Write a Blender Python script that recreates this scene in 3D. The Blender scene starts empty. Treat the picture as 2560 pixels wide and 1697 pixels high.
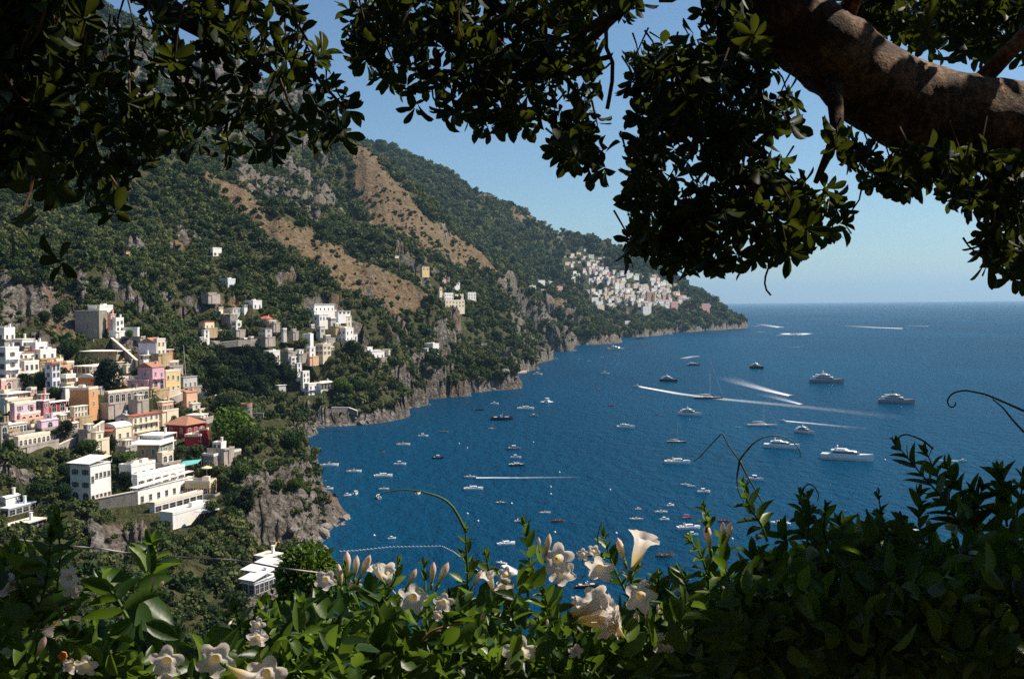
import bpy, bmesh, math, random
import numpy as np
from mathutils import Vector, Matrix, Euler

random.seed(7)
RNG = np.random.default_rng(11)
SC = bpy.context.scene
COL = SC.collection

# ------------------------------------------------------------------ camera
EYE = np.array([0.0, 0.0, 85.0])
FOC, CX, CY = 2489.0, 1280.0, 848.5
PITCH = math.atan((CY - 760.0) / FOC)
ROLL = 0.0094
R0 = np.array([1.0, 0, 0]); U0 = np.array([0, math.sin(PITCH), math.cos(PITCH)])
FWD = np.array([0, math.cos(PITCH), -math.sin(PITCH)])
RIGHT = R0 * math.cos(ROLL) - U0 * math.sin(ROLL)
UP = U0 * math.cos(ROLL) + R0 * math.sin(ROLL)
cam_data = bpy.data.cameras.new("camera"); cam_data.lens = 35.0; cam_data.sensor_width = 36.0
cam_data.clip_start = 0.05; cam_data.clip_end = 300000.0
cam = bpy.data.objects.new("camera", cam_data); COL.objects.link(cam)
m = Matrix.Identity(4)
for i in range(3):
    m[i][0] = RIGHT[i]; m[i][1] = UP[i]; m[i][2] = -FWD[i]; m[i][3] = EYE[i]
cam.matrix_world = m
SC.camera = cam

# ------------------------------------------------------------------ light
SUN_EL, SUN_AZ = math.radians(51.0), math.radians(76.0)       # azimuth from +Y towards +X
SUN_DIR = np.array([math.cos(SUN_EL) * math.sin(SUN_AZ), math.cos(SUN_EL) * math.cos(SUN_AZ), math.sin(SUN_EL)])
world = bpy.data.worlds.new("World"); SC.world = world; world.use_nodes = True
wn, wl = world.node_tree.nodes, world.node_tree.links
sky = wn.new("ShaderNodeTexSky"); sky.sky_type = 'NISHITA'; sky.sun_disc = False
sky.sun_elevation = SUN_EL; sky.sun_rotation = SUN_AZ
sky.air_density = 1.0; sky.dust_density = 0.3; sky.ozone_density = 2.0; sky.altitude = 85
bg = wn["Background"]; bg.inputs[1].default_value = 0.068
tint = wn.new("ShaderNodeMix"); tint.data_type = 'RGBA'; tint.blend_type = 'MULTIPLY'; tint.inputs[0].default_value = 1.0
wl.new(sky.outputs[0], tint.inputs[6]); tint.inputs[7].default_value = (0.80, 0.97, 1.06, 1); wl.new(tint.outputs[2], bg.inputs[0])
sl = bpy.data.lights.new("sun", 'SUN'); sl.energy = 4.8; sl.angle = math.radians(0.5); sl.color = (1.0, 0.905, 0.77)
sun = bpy.data.objects.new("sun", sl); COL.objects.link(sun)
sun.rotation_euler = Vector(SUN_DIR).to_track_quat('Z', 'Y').to_euler()
SC.view_settings.view_transform = 'Standard'; SC.view_settings.look = 'None'
SC.view_settings.exposure = 0.6; SC.view_settings.gamma = 1.0
SC.cycles.use_denoising = False
SC.cycles.max_bounces = 5; SC.cycles.diffuse_bounces = 2; SC.cycles.glossy_bounces = 2
SC.cycles.transmission_bounces = 3; SC.cycles.transparent_max_bounces = 12; SC.cycles.volume_bounces = 0
SC.cycles.caustics_reflective = False; SC.cycles.caustics_refractive = False

# ------------------------------------------------------------------ photo pixels -> rays
def V(x, y): return (x * 1.08245, y * 1.08245)                 # the 2365 px wide view -> full size pixels
def C4(x, y): return (x / 2.751, 560 + y / 2.751)
def C5(x, y): return (850 + x / 2.751, 560 + y / 2.751)
def C6(x, y): return (1700 + x / 2.751, 560 + y / 2.751)
def C7(x, y): return (x / 2.751, 1127 + y / 2.751)
def C8(x, y): return (850 + x / 2.751, 1127 + y / 2.751)
def C9(x, y): return (1700 + x / 2.751, 1127 + y / 2.751)
def K1(x, y): return (x / 5.377, 740 + y / 5.377)
def K2(x, y): return (x / 5.377, 1000 + y / 5.377)
def K3(x, y): return (400 + x / 4.9, 980 + y / 4.9)
def K4(x, y): return (480 + x / 4.9, 680 + y / 4.9)
def K5(x, y): return (1280 + x / 3.816, 560 + y / 3.816)
def K6(x, y): return (x / 3.113, 1280 + y / 3.113)
def ray(u, v):
    d = FWD + RIGHT * ((u - CX) / FOC) - UP * ((v - CY) / FOC)
    return d / d[1]                                             # unit step in +Y (depth)
def at(p, D): return EYE + ray(*p) * D
def sea_at(p):
    d = ray(*p); return EYE + d * (-EYE[2] / d[2])
def sea_D(p):
    d = ray(*p); return -EYE[2] / d[2]
def project(P):
    q = np.asarray(P, float) - EYE
    z = q @ FWD; z = np.where(np.abs(z) < 1e-6, 1e-6, z)
    return CX + FOC * (q @ RIGHT) / z, CY - FOC * (q @ UP) / z, z

# ------------------------------------------------------------------ noise
_perm = np.random.default_rng(3).permutation(256).astype(np.int64); _perm = np.concatenate([_perm, _perm])
_grad = np.stack([np.cos(np.arange(16) / 16 * 2 * np.pi), np.sin(np.arange(16) / 16 * 2 * np.pi)], 1)
def perlin(x, y):
    x = np.asarray(x, float); y = np.asarray(y, float)
    xi = np.floor(x).astype(np.int64); yi = np.floor(y).astype(np.int64)
    xf, yf = x - xi, y - yi
    u = xf**3 * (xf * (xf * 6 - 15) + 10); v = yf**3 * (yf * (yf * 6 - 15) + 10)
    def g(ix, iy, dx, dy):
        h = _grad[_perm[_perm[ix & 255] + (iy & 255)] & 15]
        return h[..., 0] * dx + h[..., 1] * dy
    a = g(xi, yi, xf, yf); b = g(xi + 1, yi, xf - 1, yf); c = g(xi, yi + 1, xf, yf - 1); d = g(xi + 1, yi + 1, xf - 1, yf - 1)
    return (a + u * (b - a)) + v * ((c + u * (d - c)) - (a + u * (b - a)))
def fbm(x, y, o=4, gain=0.5):
    s = 0; a = 1.0; f = 1.0
    for k in range(o):
        s = s + a * perlin(x * f + 17.3 * k, y * f - 9.1 * k); a *= gain; f *= 2.03
    return s
def ridged(x, y, o=4):
    s = 0; a = 1.0; f = 1.0
    for k in range(o):
        s = s + a * (1 - 2 * np.abs(perlin(x * f + 31.7 * k, y * f + 5.3 * k)) * 1.6); a *= 0.5; f *= 2.1
    return s
def smooth(a, b, x):
    t = np.clip((x - a) / (b - a), 0, 1); return t * t * (3 - 2 * t)
def inside(poly, x, y):
    x = np.asarray(x); y = np.asarray(y); r = np.zeros(x.shape, bool); n = len(poly)
    for i in range(n):
        x0, y0 = poly[i]; x1, y1 = poly[(i + 1) % n]
        c = ((y0 > y) != (y1 > y)) & (x < (x1 - x0) * (y - y0) / ((y1 - y0) if y1 != y0 else 1e-9) + x0)
        r ^= c
    return r
def PV(*pts): return [V(*p) for p in pts]

# ------------------------------------------------------------------ object helpers
def tag(o, label=None, cat=None, group=None, kind=None):
    if label: o["label"] = label
    if cat: o["category"] = cat
    if group: o["group"] = group
    if kind: o["kind"] = kind
    return o
def empty(name, loc, label=None, cat=None, group=None, rz=0.0):
    o = bpy.data.objects.new(name, None); COL.objects.link(o); o.empty_display_size = 0.1
    o.location = [float(c) for c in loc]; o.rotation_euler = (0, 0, rz)
    return tag(o, label, cat, group)
def link(name, me, parent=None, loc=None):
    o = bpy.data.objects.new(name, me); COL.objects.link(o)
    if parent is not None: o.parent = parent
    if loc is not None: o.location = [float(c) for c in loc]
    return o
def copy_tree(o, parent=None):
    c = o.copy(); COL.objects.link(c)
    if parent is not None: c.parent = parent
    for ch in list(o.children): copy_tree(ch, c)
    return c
class MB:
    """collects verts and faces of one mesh"""
    def __init__(s): s.v = []; s.f = []; s.m = []; s.n = 0; s.attr = []
    def add(s, verts, faces, mi=0, attr=None):
        verts = np.asarray(verts, float); s.v.append(verts)
        for f in faces: s.f.append([int(i) + s.n for i in f]); s.m.append(mi)
        s.attr.append(np.zeros(len(verts)) if attr is None else np.broadcast_to(np.asarray(attr, float), (len(verts),)))
        s.n += len(verts); return s
    def box(s, c, d, rz=0.0, mi=0, taper=1.0):
        hx, hy, hz = d[0] / 2, d[1] / 2, d[2] / 2
        v = np.array([[-hx, -hy, -hz], [hx, -hy, -hz], [hx, hy, -hz], [-hx, hy, -hz],
                      [-hx * taper, -hy * taper, hz], [hx * taper, -hy * taper, hz], [hx * taper, hy * taper, hz], [-hx * taper, hy * taper, hz]])
        cr, sr = math.cos(rz), math.sin(rz)
        v = np.stack([v[:, 0] * cr - v[:, 1] * sr, v[:, 0] * sr + v[:, 1] * cr, v[:, 2]], 1) + np.asarray(c, float)
        return s.add(v, [(3, 2, 1, 0), (4, 5, 6, 7), (0, 1, 5, 4), (1, 2, 6, 5), (2, 3, 7, 6), (3, 0, 4, 7)], mi)
    def tube(s, pts, rad, n=6, mi=0, caps=True):
        pts = np.asarray(pts, float); k = len(pts)
        rad = np.broadcast_to(np.asarray(rad, float), (k,))
        T = np.gradient(pts, axis=0); T /= np.linalg.norm(T, axis=1)[:, None] + 1e-12
        ref = np.array([0, 0, 1.0]) if abs(T[0][2]) < 0.9 else np.array([1.0, 0, 0])
        vs = []; N = np.cross(T[0], ref); N /= np.linalg.norm(N)
        for i in range(k):
            N = N - T[i] * (N @ T[i]); N /= np.linalg.norm(N) + 1e-12; B = np.cross(T[i], N)
            a = np.arange(n) / n * 2 * np.pi
            vs.append(pts[i] + rad[i] * (np.cos(a)[:, None] * N + np.sin(a)[:, None] * B))
        f = [(i * n + j, i * n + (j + 1) % n, (i + 1) * n + (j + 1) % n, (i + 1) * n + j) for i in range(k - 1) for j in range(n)]
        if caps: f += [tuple(range(n))[::-1], tuple((k - 1) * n + j for j in range(n))]
        return s.add(np.concatenate(vs), f, mi)
    def mesh(s, name, mats, smooth=False, attr=None):
        me = bpy.data.meshes.new(name)
        me.from_pydata(np.concatenate(s.v).tolist() if s.v else [], [], s.f)
        for mt in (mats if isinstance(mats, (list, tuple)) else [mats]): me.materials.append(mt)
        if any(s.m): me.polygons.foreach_set("material_index", s.m)
        if smooth: me.polygons.foreach_set("use_smooth", [True] * len(me.polygons))
        if attr:
            a = me.attributes.new(attr, 'FLOAT', 'POINT'); a.data.foreach_set("value", np.concatenate(s.attr))
        me.update(); return me
    def build(s, name, mats, parent=None, smooth=False, attr=None, loc=None):
        return link(name, s.mesh(name, mats, smooth, attr), parent, loc)
def fast_mesh(name, verts, quads, mats, smooth=False, attrs=None, per=4):
    me = bpy.data.meshes.new(name); nv, nf = len(verts), len(quads)
    me.vertices.add(nv); me.vertices.foreach_set("co", np.asarray(verts, np.float32).ravel())
    me.loops.add(nf * per); me.loops.foreach_set("vertex_index", np.asarray(quads, np.int32).ravel())
    me.polygons.add(nf); me.polygons.foreach_set("loop_start", np.arange(nf, dtype=np.int32) * per)
    me.polygons.foreach_set("loop_total", np.full(nf, per, np.int32))
    for mt in (mats if isinstance(mats, (list, tuple)) else [mats]): me.materials.append(mt)
    for k, a in (attrs or {}).items():
        at_ = me.attributes.new(k, 'FLOAT', 'POINT'); at_.data.foreach_set("value", np.asarray(a, np.float32))
    me.update(calc_edges=True); me.validate()
    if smooth: me.polygons.foreach_set("use_smooth", [True] * len(me.polygons))
    return me

# ------------------------------------------------------------------ material helpers
class NT:
    def __init__(s, name):
        s.mat = bpy.data.materials.new(name); s.mat.use_nodes = True
        s.n = s.mat.node_tree.nodes; s.l = s.mat.node_tree.links; s.n.clear()
        s.out = s.n.new("ShaderNodeOutputMaterial")
    def new(s, t, **kw):
        n = s.n.new(t)
        for k, v in kw.items():
            if k.startswith("i_"):
                key = k[2:].replace("_", " ")
                n.inputs[int(key) if key.isdigit() else key].default_value = v
            else: setattr(n, k, v)
        return n
    def con(s, a, b): s.l.new(a, b)
    def noise(s, scale, detail=4, rough=0.6, vec=None, dist=0.0):
        n = s.new("ShaderNodeTexNoise", i_Scale=scale, i_Detail=detail, i_Roughness=rough, i_Distortion=dist)
        if vec is not None: s.con(vec, n.inputs["Vector"])
        return n.outputs["Fac"]
    def ramp(s, fac, stops):
        r = s.new("ShaderNodeValToRGB"); e = r.color_ramp.elements
        while len(e) < len(stops): e.new(0.5)
        for el, (p, c) in zip(e, stops): el.position = p; el.color = (*c, 1) if len(c) == 3 else c
        s.con(fac, r.inputs[0]); return r.outputs[0]
    def mix(s, fac, a, b, mode='MIX'):
        x = s.new("ShaderNodeMix", data_type='RGBA', blend_type=mode)
        for sock, val in ((0, fac), (6, a), (7, b)):
            if isinstance(val, (int, float)): x.inputs[sock].default_value = val
            elif isinstance(val, tuple): x.inputs[sock].default_value = (*val, 1)
            else: s.con(val, x.inputs[sock])
        return x.outputs[2]
    def math(s, op, a, b=0.0, c=0.0, clamp=False):
        x = s.new("ShaderNodeMath", operation=op, use_clamp=clamp)
        for i, val in enumerate((a, b, c)):
            if isinstance(val, (int, float)): x.inputs[i].default_value = val
            else: s.con(val, x.inputs[i])
        return x.outputs[0]
    def pos(s):
        return s.new("ShaderNodeNewGeometry").outputs["Position"]
    def obj(s): return s.new("ShaderNodeTexCoord").outputs["Object"]
    def attr(s, name): return s.new("ShaderNodeAttribute", attribute_name=name).outputs["Fac"]
    def bump(s, h, strength=0.5, dist=0.1):
        b = s.new("ShaderNodeBump", i_Strength=strength, i_Distance=dist); s.con(h, b.inputs["Height"]); return b.outputs[0]
    def bsdf(s, color, rough=0.7, normal=None, spec=0.3, **kw):
        p = s.new("ShaderNodeBsdfPrincipled")
        for sock, val in (("Base Color", color), ("Roughness", rough)):
            if isinstance(val, (int, float)): p.inputs[sock].default_value = val
            elif isinstance(val, tuple): p.inputs[sock].default_value = (*val, 1)
            else: s.con(val, p.inputs[sock])
        p.inputs["Specular IOR Level"].default_value = spec
        if normal is not None: s.con(normal, p.inputs["Normal"])
        return p.outputs[0]
    def done(s, shader): s.con(shader, s.out.inputs[0]); return s.mat
def plain(name, c, rough=0.7, spec=0.3, var=0.12, scale=1.5, bump=0.0):
    t = NT(name); o = t.obj()
    f = t.noise(scale, 5, 0.65, o)
    dark = tuple(x * (1 - var * 1.6) for x in c); lite = tuple(min(1, x * (1 + var)) for x in c)
    col = t.ramp(f, [(0.3, dark), (0.7, lite)])
    return t.done(t.bsdf(col, rough, t.bump(f, bump, 0.02) if bump else None, spec))

# ================================================================== TERRAIN
CP = []                                                         # control points x, y, z
def cp(pt, D=None, z=None):
    u = V(*pt)
    if D is None: P = sea_at(u)
    elif z is None: P = at(u, D)
    else: P = at(u, D); P = np.array([P[0], P[1], z])
    CP.append(P); return P
def sea_pts(*pts):
    for p in pts: cp(p)
# --- shoreline of the capes and coves
sea_pts((745, 1330), (735, 1255), (762, 1217), (789, 1192), (778, 1178), (735, 1164), (722, 1128))
cp((705, 1090), 508, 0); cp((650, 1010), 620, 0); cp((615, 992), 676, 0)
sea_pts((640, 992), (680, 989), (740, 986), (830, 980), (900, 946), (960, 926), (1040, 909), (1100, 897), (1143, 889))
cp((1135, 875), 1130, 0)
sea_pts((1150, 862), (1185, 861), (1218, 856), (1216, 846), (1205, 822), (1225, 813), (1290, 800), (1340, 779), (1400, 770), (1460, 768), (1500, 768), (1560, 767), (1620, 764), (1680, 760), (1719, 756))
for x, D in ((1722, 3500), (1700, 3750), (1660, 4100), (1620, 4600), (1560, 5200), (1500, 6000)): cp((x, 750), D, 0)
# open water: a floor well below the surface
for p, D in (((1000, 900), 300), ((900, 900), 420), ((830, 900), 500), ((850, 900), 620), ((1000, 900), 800), ((1120, 900), 850), ((1300, 900), 1000), ((1250, 900), 1200),
             ((1400, 900), 1600), ((1500, 900), 2200), ((1700, 900), 2500), ((1850, 900), 3300), ((1900, 900), 4500), ((1800, 900), 5600), ((1500, 900), 300), ((2300, 900), 300),
             ((2400, 900), 900), ((2300, 900), 2000), ((2300, 900), 4000), ((760, 900), 560), ((1300, 900), 200), ((860, 900), 330), ((2000, 900), 160), ((1290, 900), 1450),
             ((900, 900), 660), ((1050, 900), 880), ((1420, 900), 2300), ((1800, 900), 2900)): cp(p, D, -22)
# --- cape with the cliff hotel
for p, D in (((600, 1262), 318), ((650, 1250), 338), ((700, 1240), 352), ((715, 1175), 398), ((755, 1190), 399), ((690, 1115), 420), ((675, 1050), 432), ((640, 1040), 425), ((600, 1050), 405), ((560, 1095), 392),
             ((600, 1150), 358), ((560, 1190), 344), ((650, 1180), 366), ((690, 1150), 394), ((545, 1040), 435), ((600, 1005), 480), ((580, 985), 490), ((660, 1005), 470), ((520, 1180), 345), ((400, 1205), 325), ((460, 1190), 338), ((300, 1200), 322),
             ((300, 1290), 290), ((420, 1290), 296), ((500, 1300), 296), ((560, 1330), 284), ((600, 1400), 262), ((640, 1390), 270), ((200, 1170), 330), ((230, 1240), 300), ((120, 1150), 330), ((60, 1120), 335), ((60, 1230), 288), ((10, 1200), 292),
             ((480, 1075), 390), ((340, 1085), 372), ((440, 1000), 425), ((300, 1000), 408), ((300, 950), 432), ((200, 1030), 385), ((100, 1050), 366), ((50, 980), 398), ((50, 870), 440), ((150, 930), 425),
             ((240, 920), 450), ((350, 905), 470), ((450, 925), 490), ((540, 945), 505), ((400, 880), 500), ((350, 820), 520), ((270, 800), 510), ((150, 800), 500), ((50, 770), 490), ((250, 720), 545), ((200, 745), 525), ((120, 760), 512),
             ((30, 745), 520), ((60, 610), 560), ((150, 650), 556), ((198, 640), 560), ((205, 700), 550), ((330, 760), 560), ((440, 850), 540)): cp(p, D)
# --- slope below the camera
for x, D, z in ((-900, 40, 62), (-900, 120, 40), (-900, 240, 60), (-500, 40, 60), (-300, 120, 30), (0, 40, 58), (0, 120, 20), (0, 200, 16), (200, 230, 12), (400, 40, 56), (400, 120, 14), (400, 200, 8), (600, 200, 6), (700, 230, 0), (800, 170, 0), (900, 120, 0),
                (900, 40, 50), (1200, 90, 0), (1500, 80, 0), (1300, 30, 52), (1700, 30, 50), (2200, 80, 0), (2400, 30, 50), (3300, 80, 0), (3300, 30, 50), (1182, 9, 76), (300, 9, 76), (2100, 9, 76), (1182, 2.5, 82.6), (-300, 2.5, 82.6), (2600, 2.5, 82.6), (1182, 0.01, 83.1), (600, 250, 5), (640, 285, 3), (690, 290, 0.5), (150, 260, 14), (-300, 300, 60), (-300, 450, 90)):
    cp((x, 900), D, z)
# --- middle hill
for p, D in (((680, 962), 702), ((750, 960), 712), ((830, 948), 724), ((900, 915), 790), ((960, 895), 850), ((1040, 885), 935), ((1110, 868), 1008), ((1000, 845), 930), ((1080, 835), 1000), ((900, 850), 830), ((800, 870), 748), ((700, 880), 722), ((620, 935), 660), ((560, 900), 640), ((500, 850), 615), ((600, 850), 715),
             ((700, 800), 765), ((620, 780), 730), ((520, 780), 720), ((450, 760), 690), ((700, 720), 812), ((800, 770), 790), ((900, 770), 860), ((980, 760), 930), ((600, 690), 800), ((500, 680), 745), ((400, 700), 690), ((300, 680), 680), ((800, 690), 850), ((900, 700), 915), ((300, 590), 770), ((400, 600), 800), ((500, 600), 850), ((600, 620), 860), ((250, 500), 830),
             ((400, 470), 900), ((520, 520), 920), ((650, 600), 890), ((740, 640), 890)): cp(p, D)
BR = [((300, 300), 1010), ((430, 372), 990), ((500, 420), 970), ((560, 465), 955), ((650, 530), 940), ((700, 562), 940), ((780, 598), 945), ((850, 625), 955), ((930, 664), 985), ((982, 700), 1012), ((1010, 745), 1030), ((1060, 790), 1062), ((1110, 828), 1090), ((1138, 860), 1110)]
for p, D in BR: cp(p, D)
for (x, y), D in BR[:10]: cp((x + 25, y + 60), D + 190)                      # hollow behind the crest
for (x, y), D in BR[10:13]: cp((x + 15, y + 25), D + 50)
# --- rocky mountain behind
CR = [((60, -10), 1720), ((150, 10), 1720), ((230, 22), 1720), ((320, 88), 1700), ((430, 120), 1690), ((520, 138), 1680), ((600, 182), 1670), ((660, 186), 1660), ((705, 218), 1640), ((740, 280), 1620), ((790, 322), 1610), ((840, 338), 1610),
      ((872, 400), 1590), ((930, 468), 1580), ((1000, 528), 1570), ((1060, 568), 1600), ((1130, 600), 1680), ((1172, 642), 1770), ((1230, 680), 1900), ((1290, 692), 2100), ((1345, 712), 2350), ((1372, 738), 2520)]
CR = [((x, y + (20 if x > 560 else 10) * (1 if x < 1100 else .4)), D) for (x, y), D in CR]
for p, D in CR: cp(p, D)
for (x, y), D in CR[:16]: cp((x + 20, y + 70), D + 300)
for (x, y), D in CR[16:20]: cp((x + 20, y + 25), D + 200)
for p, D in (((1150, 830), 1290), ((1195, 815), 1330), ((1210, 838), 1290), ((1200, 770), 1560), ((1240, 770), 1850), ((1240, 720), 1780), ((1300, 745), 2080), ((1330, 755), 2380), ((1120, 780), 1290), ((1060, 740), 1250), ((1100, 690), 1380), ((1000, 660), 1260), ((1170, 720), 1500), ((1000, 600), 1400), ((900, 560), 1340), ((960, 640), 1220),
             ((820, 540), 1250), ((740, 500), 1290), ((640, 440), 1330), ((560, 370), 1360), ((772, 430), 1560), ((785, 490), 1520), ((815, 540), 1470), ((865, 572), 1420), ((740, 385), 1560), ((765, 475), 1470), ((700, 410), 1490), ((650, 450), 1400), ((720, 500), 1380), ((920, 540), 1500), ((960, 590), 1440), ((660, 360), 1500), ((560, 290), 1520), ((300, 200), 1500), ((100, 200), 1450), ((420, 250), 1500), ((0, 300), 1200), ((100, 400), 1000), ((-200, 200), 1300), ((-300, 500), 800), ((-150, 640), 640), ((-500, 300), 1100)): cp(p, D)
# --- far headland with the village
DR = [((860, 335), 3330), ((950, 372), 3300), ((1050, 408), 3280), ((1130, 438), 3260), ((1200, 474), 3240), ((1270, 519), 3230), ((1340, 544), 3200), ((1400, 569), 3200), ((1440, 584), 3210), ((1530, 628), 3250), ((1600, 668), 3290), ((1640, 694), 3310), ((1685, 727), 3340), ((1715, 748), 3370)]
DR = [((x, y + (20 if x < 1400 else 8)), D) for (x, y), D in DR]
for p, D in DR: cp(p, D)
for (x, y), D in DR: cp((x - 20, y), D + 500, (85 + (702 - y) / 2299 * D) * 0.45)
for p, D in (((1690, 745), 3330), ((1640, 735), 3150), ((1560, 745), 2900), ((1480, 745), 2800), ((1400, 750), 2740), ((1640, 715), 3230), ((1560, 710), 3030), ((1460, 710), 2900), ((1380, 720), 2820), ((1550, 670), 3140), ((1450, 650), 3030), ((1400, 610), 3100), ((1310, 600), 3060),
             ((1330, 662), 2790), ((1300, 615), 2900), ((1375, 712), 2700), ((1290, 650), 2960), ((1325, 700), 2860), ((1255, 600), 3000), ((1400, 690), 2900), ((1360, 640), 3010), ((1240, 640), 2700), ((1200, 620), 2500), ((1160, 570), 2500), ((1250, 560), 3050), ((1180, 520), 2960), ((1100, 480), 2860), ((1060, 520), 2440), ((980, 450), 2700), ((930, 420), 2500), ((1260, 670), 2640)): cp(p, D)
CP = np.array(CP)

_c2 = 14.0 ** 2
def _phi(dx, dy): return np.sqrt(dx * dx + dy * dy + _c2)
_A = _phi(CP[:, None, 0] - CP[None, :, 0], CP[:, None, 1] - CP[None, :, 1])
_n = len(CP)
_A += np.eye(_n) * -0.1
_M = np.block([[_A, np.ones((_n, 1))], [np.ones((1, _n)), np.zeros((1, 1))]])
_W = np.linalg.solve(_M, np.concatenate([CP[:, 2], [0]]))
def base_height(x, y):
    sh = np.shape(x); x = np.ravel(x).astype(float); y = np.ravel(y).astype(float); out = np.empty(len(x))
    for i in range(0, len(x), 20000):
        s = slice(i, i + 20000)
        out[s] = _phi(x[s, None] - CP[None, :, 0], y[s, None] - CP[None, :, 1]) @ _W[:-1] + _W[-1]
    return out.reshape(sh)
def height(x, y):
    z = base_height(x, y); r = np.hypot(x, y)
    sc = np.clip(r / 700.0, 0.35, 2.6)                               # broad relief grows with the size of the hills
    land = smooth(1, 30, z)
    gully = ridged(x / (90 * sc) , y / (90 * sc), 4) * 8.0 * sc
    z = z + land * (gully - 6.5 * sc) * smooth(150, 420, r)
    z = z + land * fbm(x / 26.0, y / 26.0, 4) * 4.0 * smooth(120, 300, r)
    jag = ridged(x / 24.0, y / 24.0, 4) * 2.2 * np.clip(r / 600, 0.7, 3)
    sh = smooth(-3, 2, z) * (1 - smooth(12, 34, z))
    z = z + sh * jag * smooth(100, 250, r)
    z = np.where(z > 0, z + 5.5 * np.clip(r / 700, 0.75, 1.7) * smooth(0, 5, z) * smooth(120, 260, r), z)
    return z

AZ = np.radians(np.linspace(-46, 17, 940))
RR = np.concatenate([np.geomspace(0.5, 190, 90), np.arange(193, 560, 2.4), np.arange(560, 1250, 4.2), np.arange(1250, 2300, 10), np.arange(2300, 3500, 11), np.arange(3500, 6500, 60)])
gx = RR[:, None] * np.sin(AZ)[None, :]; gy = RR[:, None] * np.cos(AZ)[None, :]
GZ = height(gx, gy)
def ground_z(x, y):
    """bilinear look-up on the terrain grid"""
    x = np.asarray(x, float); y = np.asarray(y, float)
    a = (np.arctan2(x, y) - AZ[0]) / (AZ[1] - AZ[0]); r = np.hypot(x, y)
    i = np.clip(np.searchsorted(RR, r) - 1, 0, len(RR) - 2); j = np.clip(np.floor(a).astype(int), 0, len(AZ) - 2)
    fr = np.clip((r - RR[i]) / (RR[i + 1] - RR[i]), 0, 1); fa = np.clip(a - j, 0, 1)
    return (GZ[i, j] * (1 - fa) + GZ[i, j + 1] * fa) * (1 - fr) + (GZ[i + 1, j] * (1 - fa) + GZ[i + 1, j + 1] * fa) * fr
def hit(p, d0=180.0, d1=5000.0):
    """where the ray through pixel p meets the ground (or the sea)"""
    d = ray(*p); t = np.geomspace(d0, d1, 3000); P = EYE + d[None, :] * t[:, None]
    g = np.maximum(ground_z(P[:, 0], P[:, 1]), 0.0); k = np.argmax(P[:, 2] < g)
    if not (P[:, 2] < g).any(): k = len(t) - 1
    return np.array([P[k, 0], P[k, 1], g[k]])

# ------------------------------------------------------------------ buildings: measured first, so that the ground can be levelled under them
HOUSES = []
def H(crop, box, col, label, name="house", dz=0.0, D=None, th=None, cat="house", **kw):
    """box = corner x, base y, top y, width of the left face, width of the right face, in pixels of the crop"""
    xc, yb, yt, wl, wr = box
    pb, pt_, pl, pr = crop(xc, yb), crop(xc, yt), crop(xc - wl, yb), crop(xc + wr, yb)
    P = hit(pb) if D is None else at(pb, D)
    m = P[1] / FOC; wlm = (pb[0] - pl[0]) * m; wrm = (pr[0] - pb[0]) * m; hm = (pb[1] - pt_[1]) * m
    th = math.radians(th) if th else min(max(math.atan2(wrm, wlm), math.radians(24)), math.radians(43))
    va = math.atan2(P[0], P[1])                                   # bearing of the house from the camera
    L = max(wlm / math.cos(th), 2.2); W = max(wrm / math.sin(th), 2.2)
    rz = -va - th                                                 # local X = along the left face towards the corner
    h = dict(P=P, L=L, W=W, H=max(hm, 1.6), rz=rz, col=col, label=label, name=name, cat=cat); h.update(kw); HOUSES.append(h)
    cx_, sx_ = math.cos(rz), math.sin(rz)
    c = (P[0] - L / 2 * cx_ - W / 2 * sx_, P[1] - L / 2 * sx_ + W / 2 * cx_); h["c"] = c
    return h
OLD = "houses of the near town"
# ---- near town, upper rows
H(K1, (1335, 440, 205, 300, 100), 'stone', "tall bare stone bastion wall below the crag", "stone_bastion", cat="bastion", roof='flat', rc='cream', A=(0, 0), B=(0, 0))
H(K1, (1345, 290, 150, 150, 165), 'white', "white house perched on top of the stone bastion", roof='terrace', A=(2, 1), B=(3, 1))
H(K1, (1492, 440, 262, 14, 58), 'pink', "narrow salmon pink house leaning on the stone bastion", roof='flat', B=(1, 2))
H(K1, (1560, 500, 322, 30, 100), 'white', "tall white house one step below the salmon pink one", roof='terrace', B=(2, 2))
H(K1, (1850, 570, 450, 185, 25), 'white', "low plain white house with a blank wall and garden tree in front", roof='terrace', A=(0, 0), B=(0, 0))
H(K1, (2100, 800, 632, 225, 130), 'paleblue', "blank white walled house with a tiled shed roof above the stair", roof='gable', rc='tile', A=(0, 0), B=(3, 2))
H(K1, (2245, 890, 725, 25, 85), 'red', "small red house at the end of the upper row", roof='flat', rc='white', B=(1, 2))
H(K1, (1565, 890, 752, 430, 148), 'ochre', "long ochre stone house with a white canopy roof", roof='flat', rc='white', over=1.2, A=(2, 1), B=(2, 1))
H(K1, (1240, 1065, 950, 190, 250), 'cream', "cream house with a deep dark veranda under a white roof", roof='flat', rc='white', over=1.6, A=(2, 1), B=(2, 1), arcade='A')
H(K1, (1580, 1010, 900, 30, 120), 'ochre', "ochre lower storey under the long stone house", roof='flat', rc='cream', B=(3, 1))
H(K1, (1255, 1245, 1095, 190, 85), 'orange', "orange house with a domed cream roof", roof='vault', rc='cream', A=(1, 1), B=(1, 1))
H(K1, (1198, 1510, 1262, 238, 118), 'orangebrown', "tall burnt orange tower house below the domed one", roof='terrace', A=(0, 0), B=(1, 2))
H(K1, (2055, 1285, 960, 190, 155), 'rose', "rose pink villa with an arched loggia and tiled roof", roof='gable', rc='tile', A=(1, 2), B=(2, 2), archB=True, balcony='B')
H(K1, (1985, 1255, 1140, 255, 50), 'rose', "flat white roofed rose wing beside the arched villa", roof='flat', rc='white', A=(2, 1), B=(0, 0), over=.6)
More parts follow.
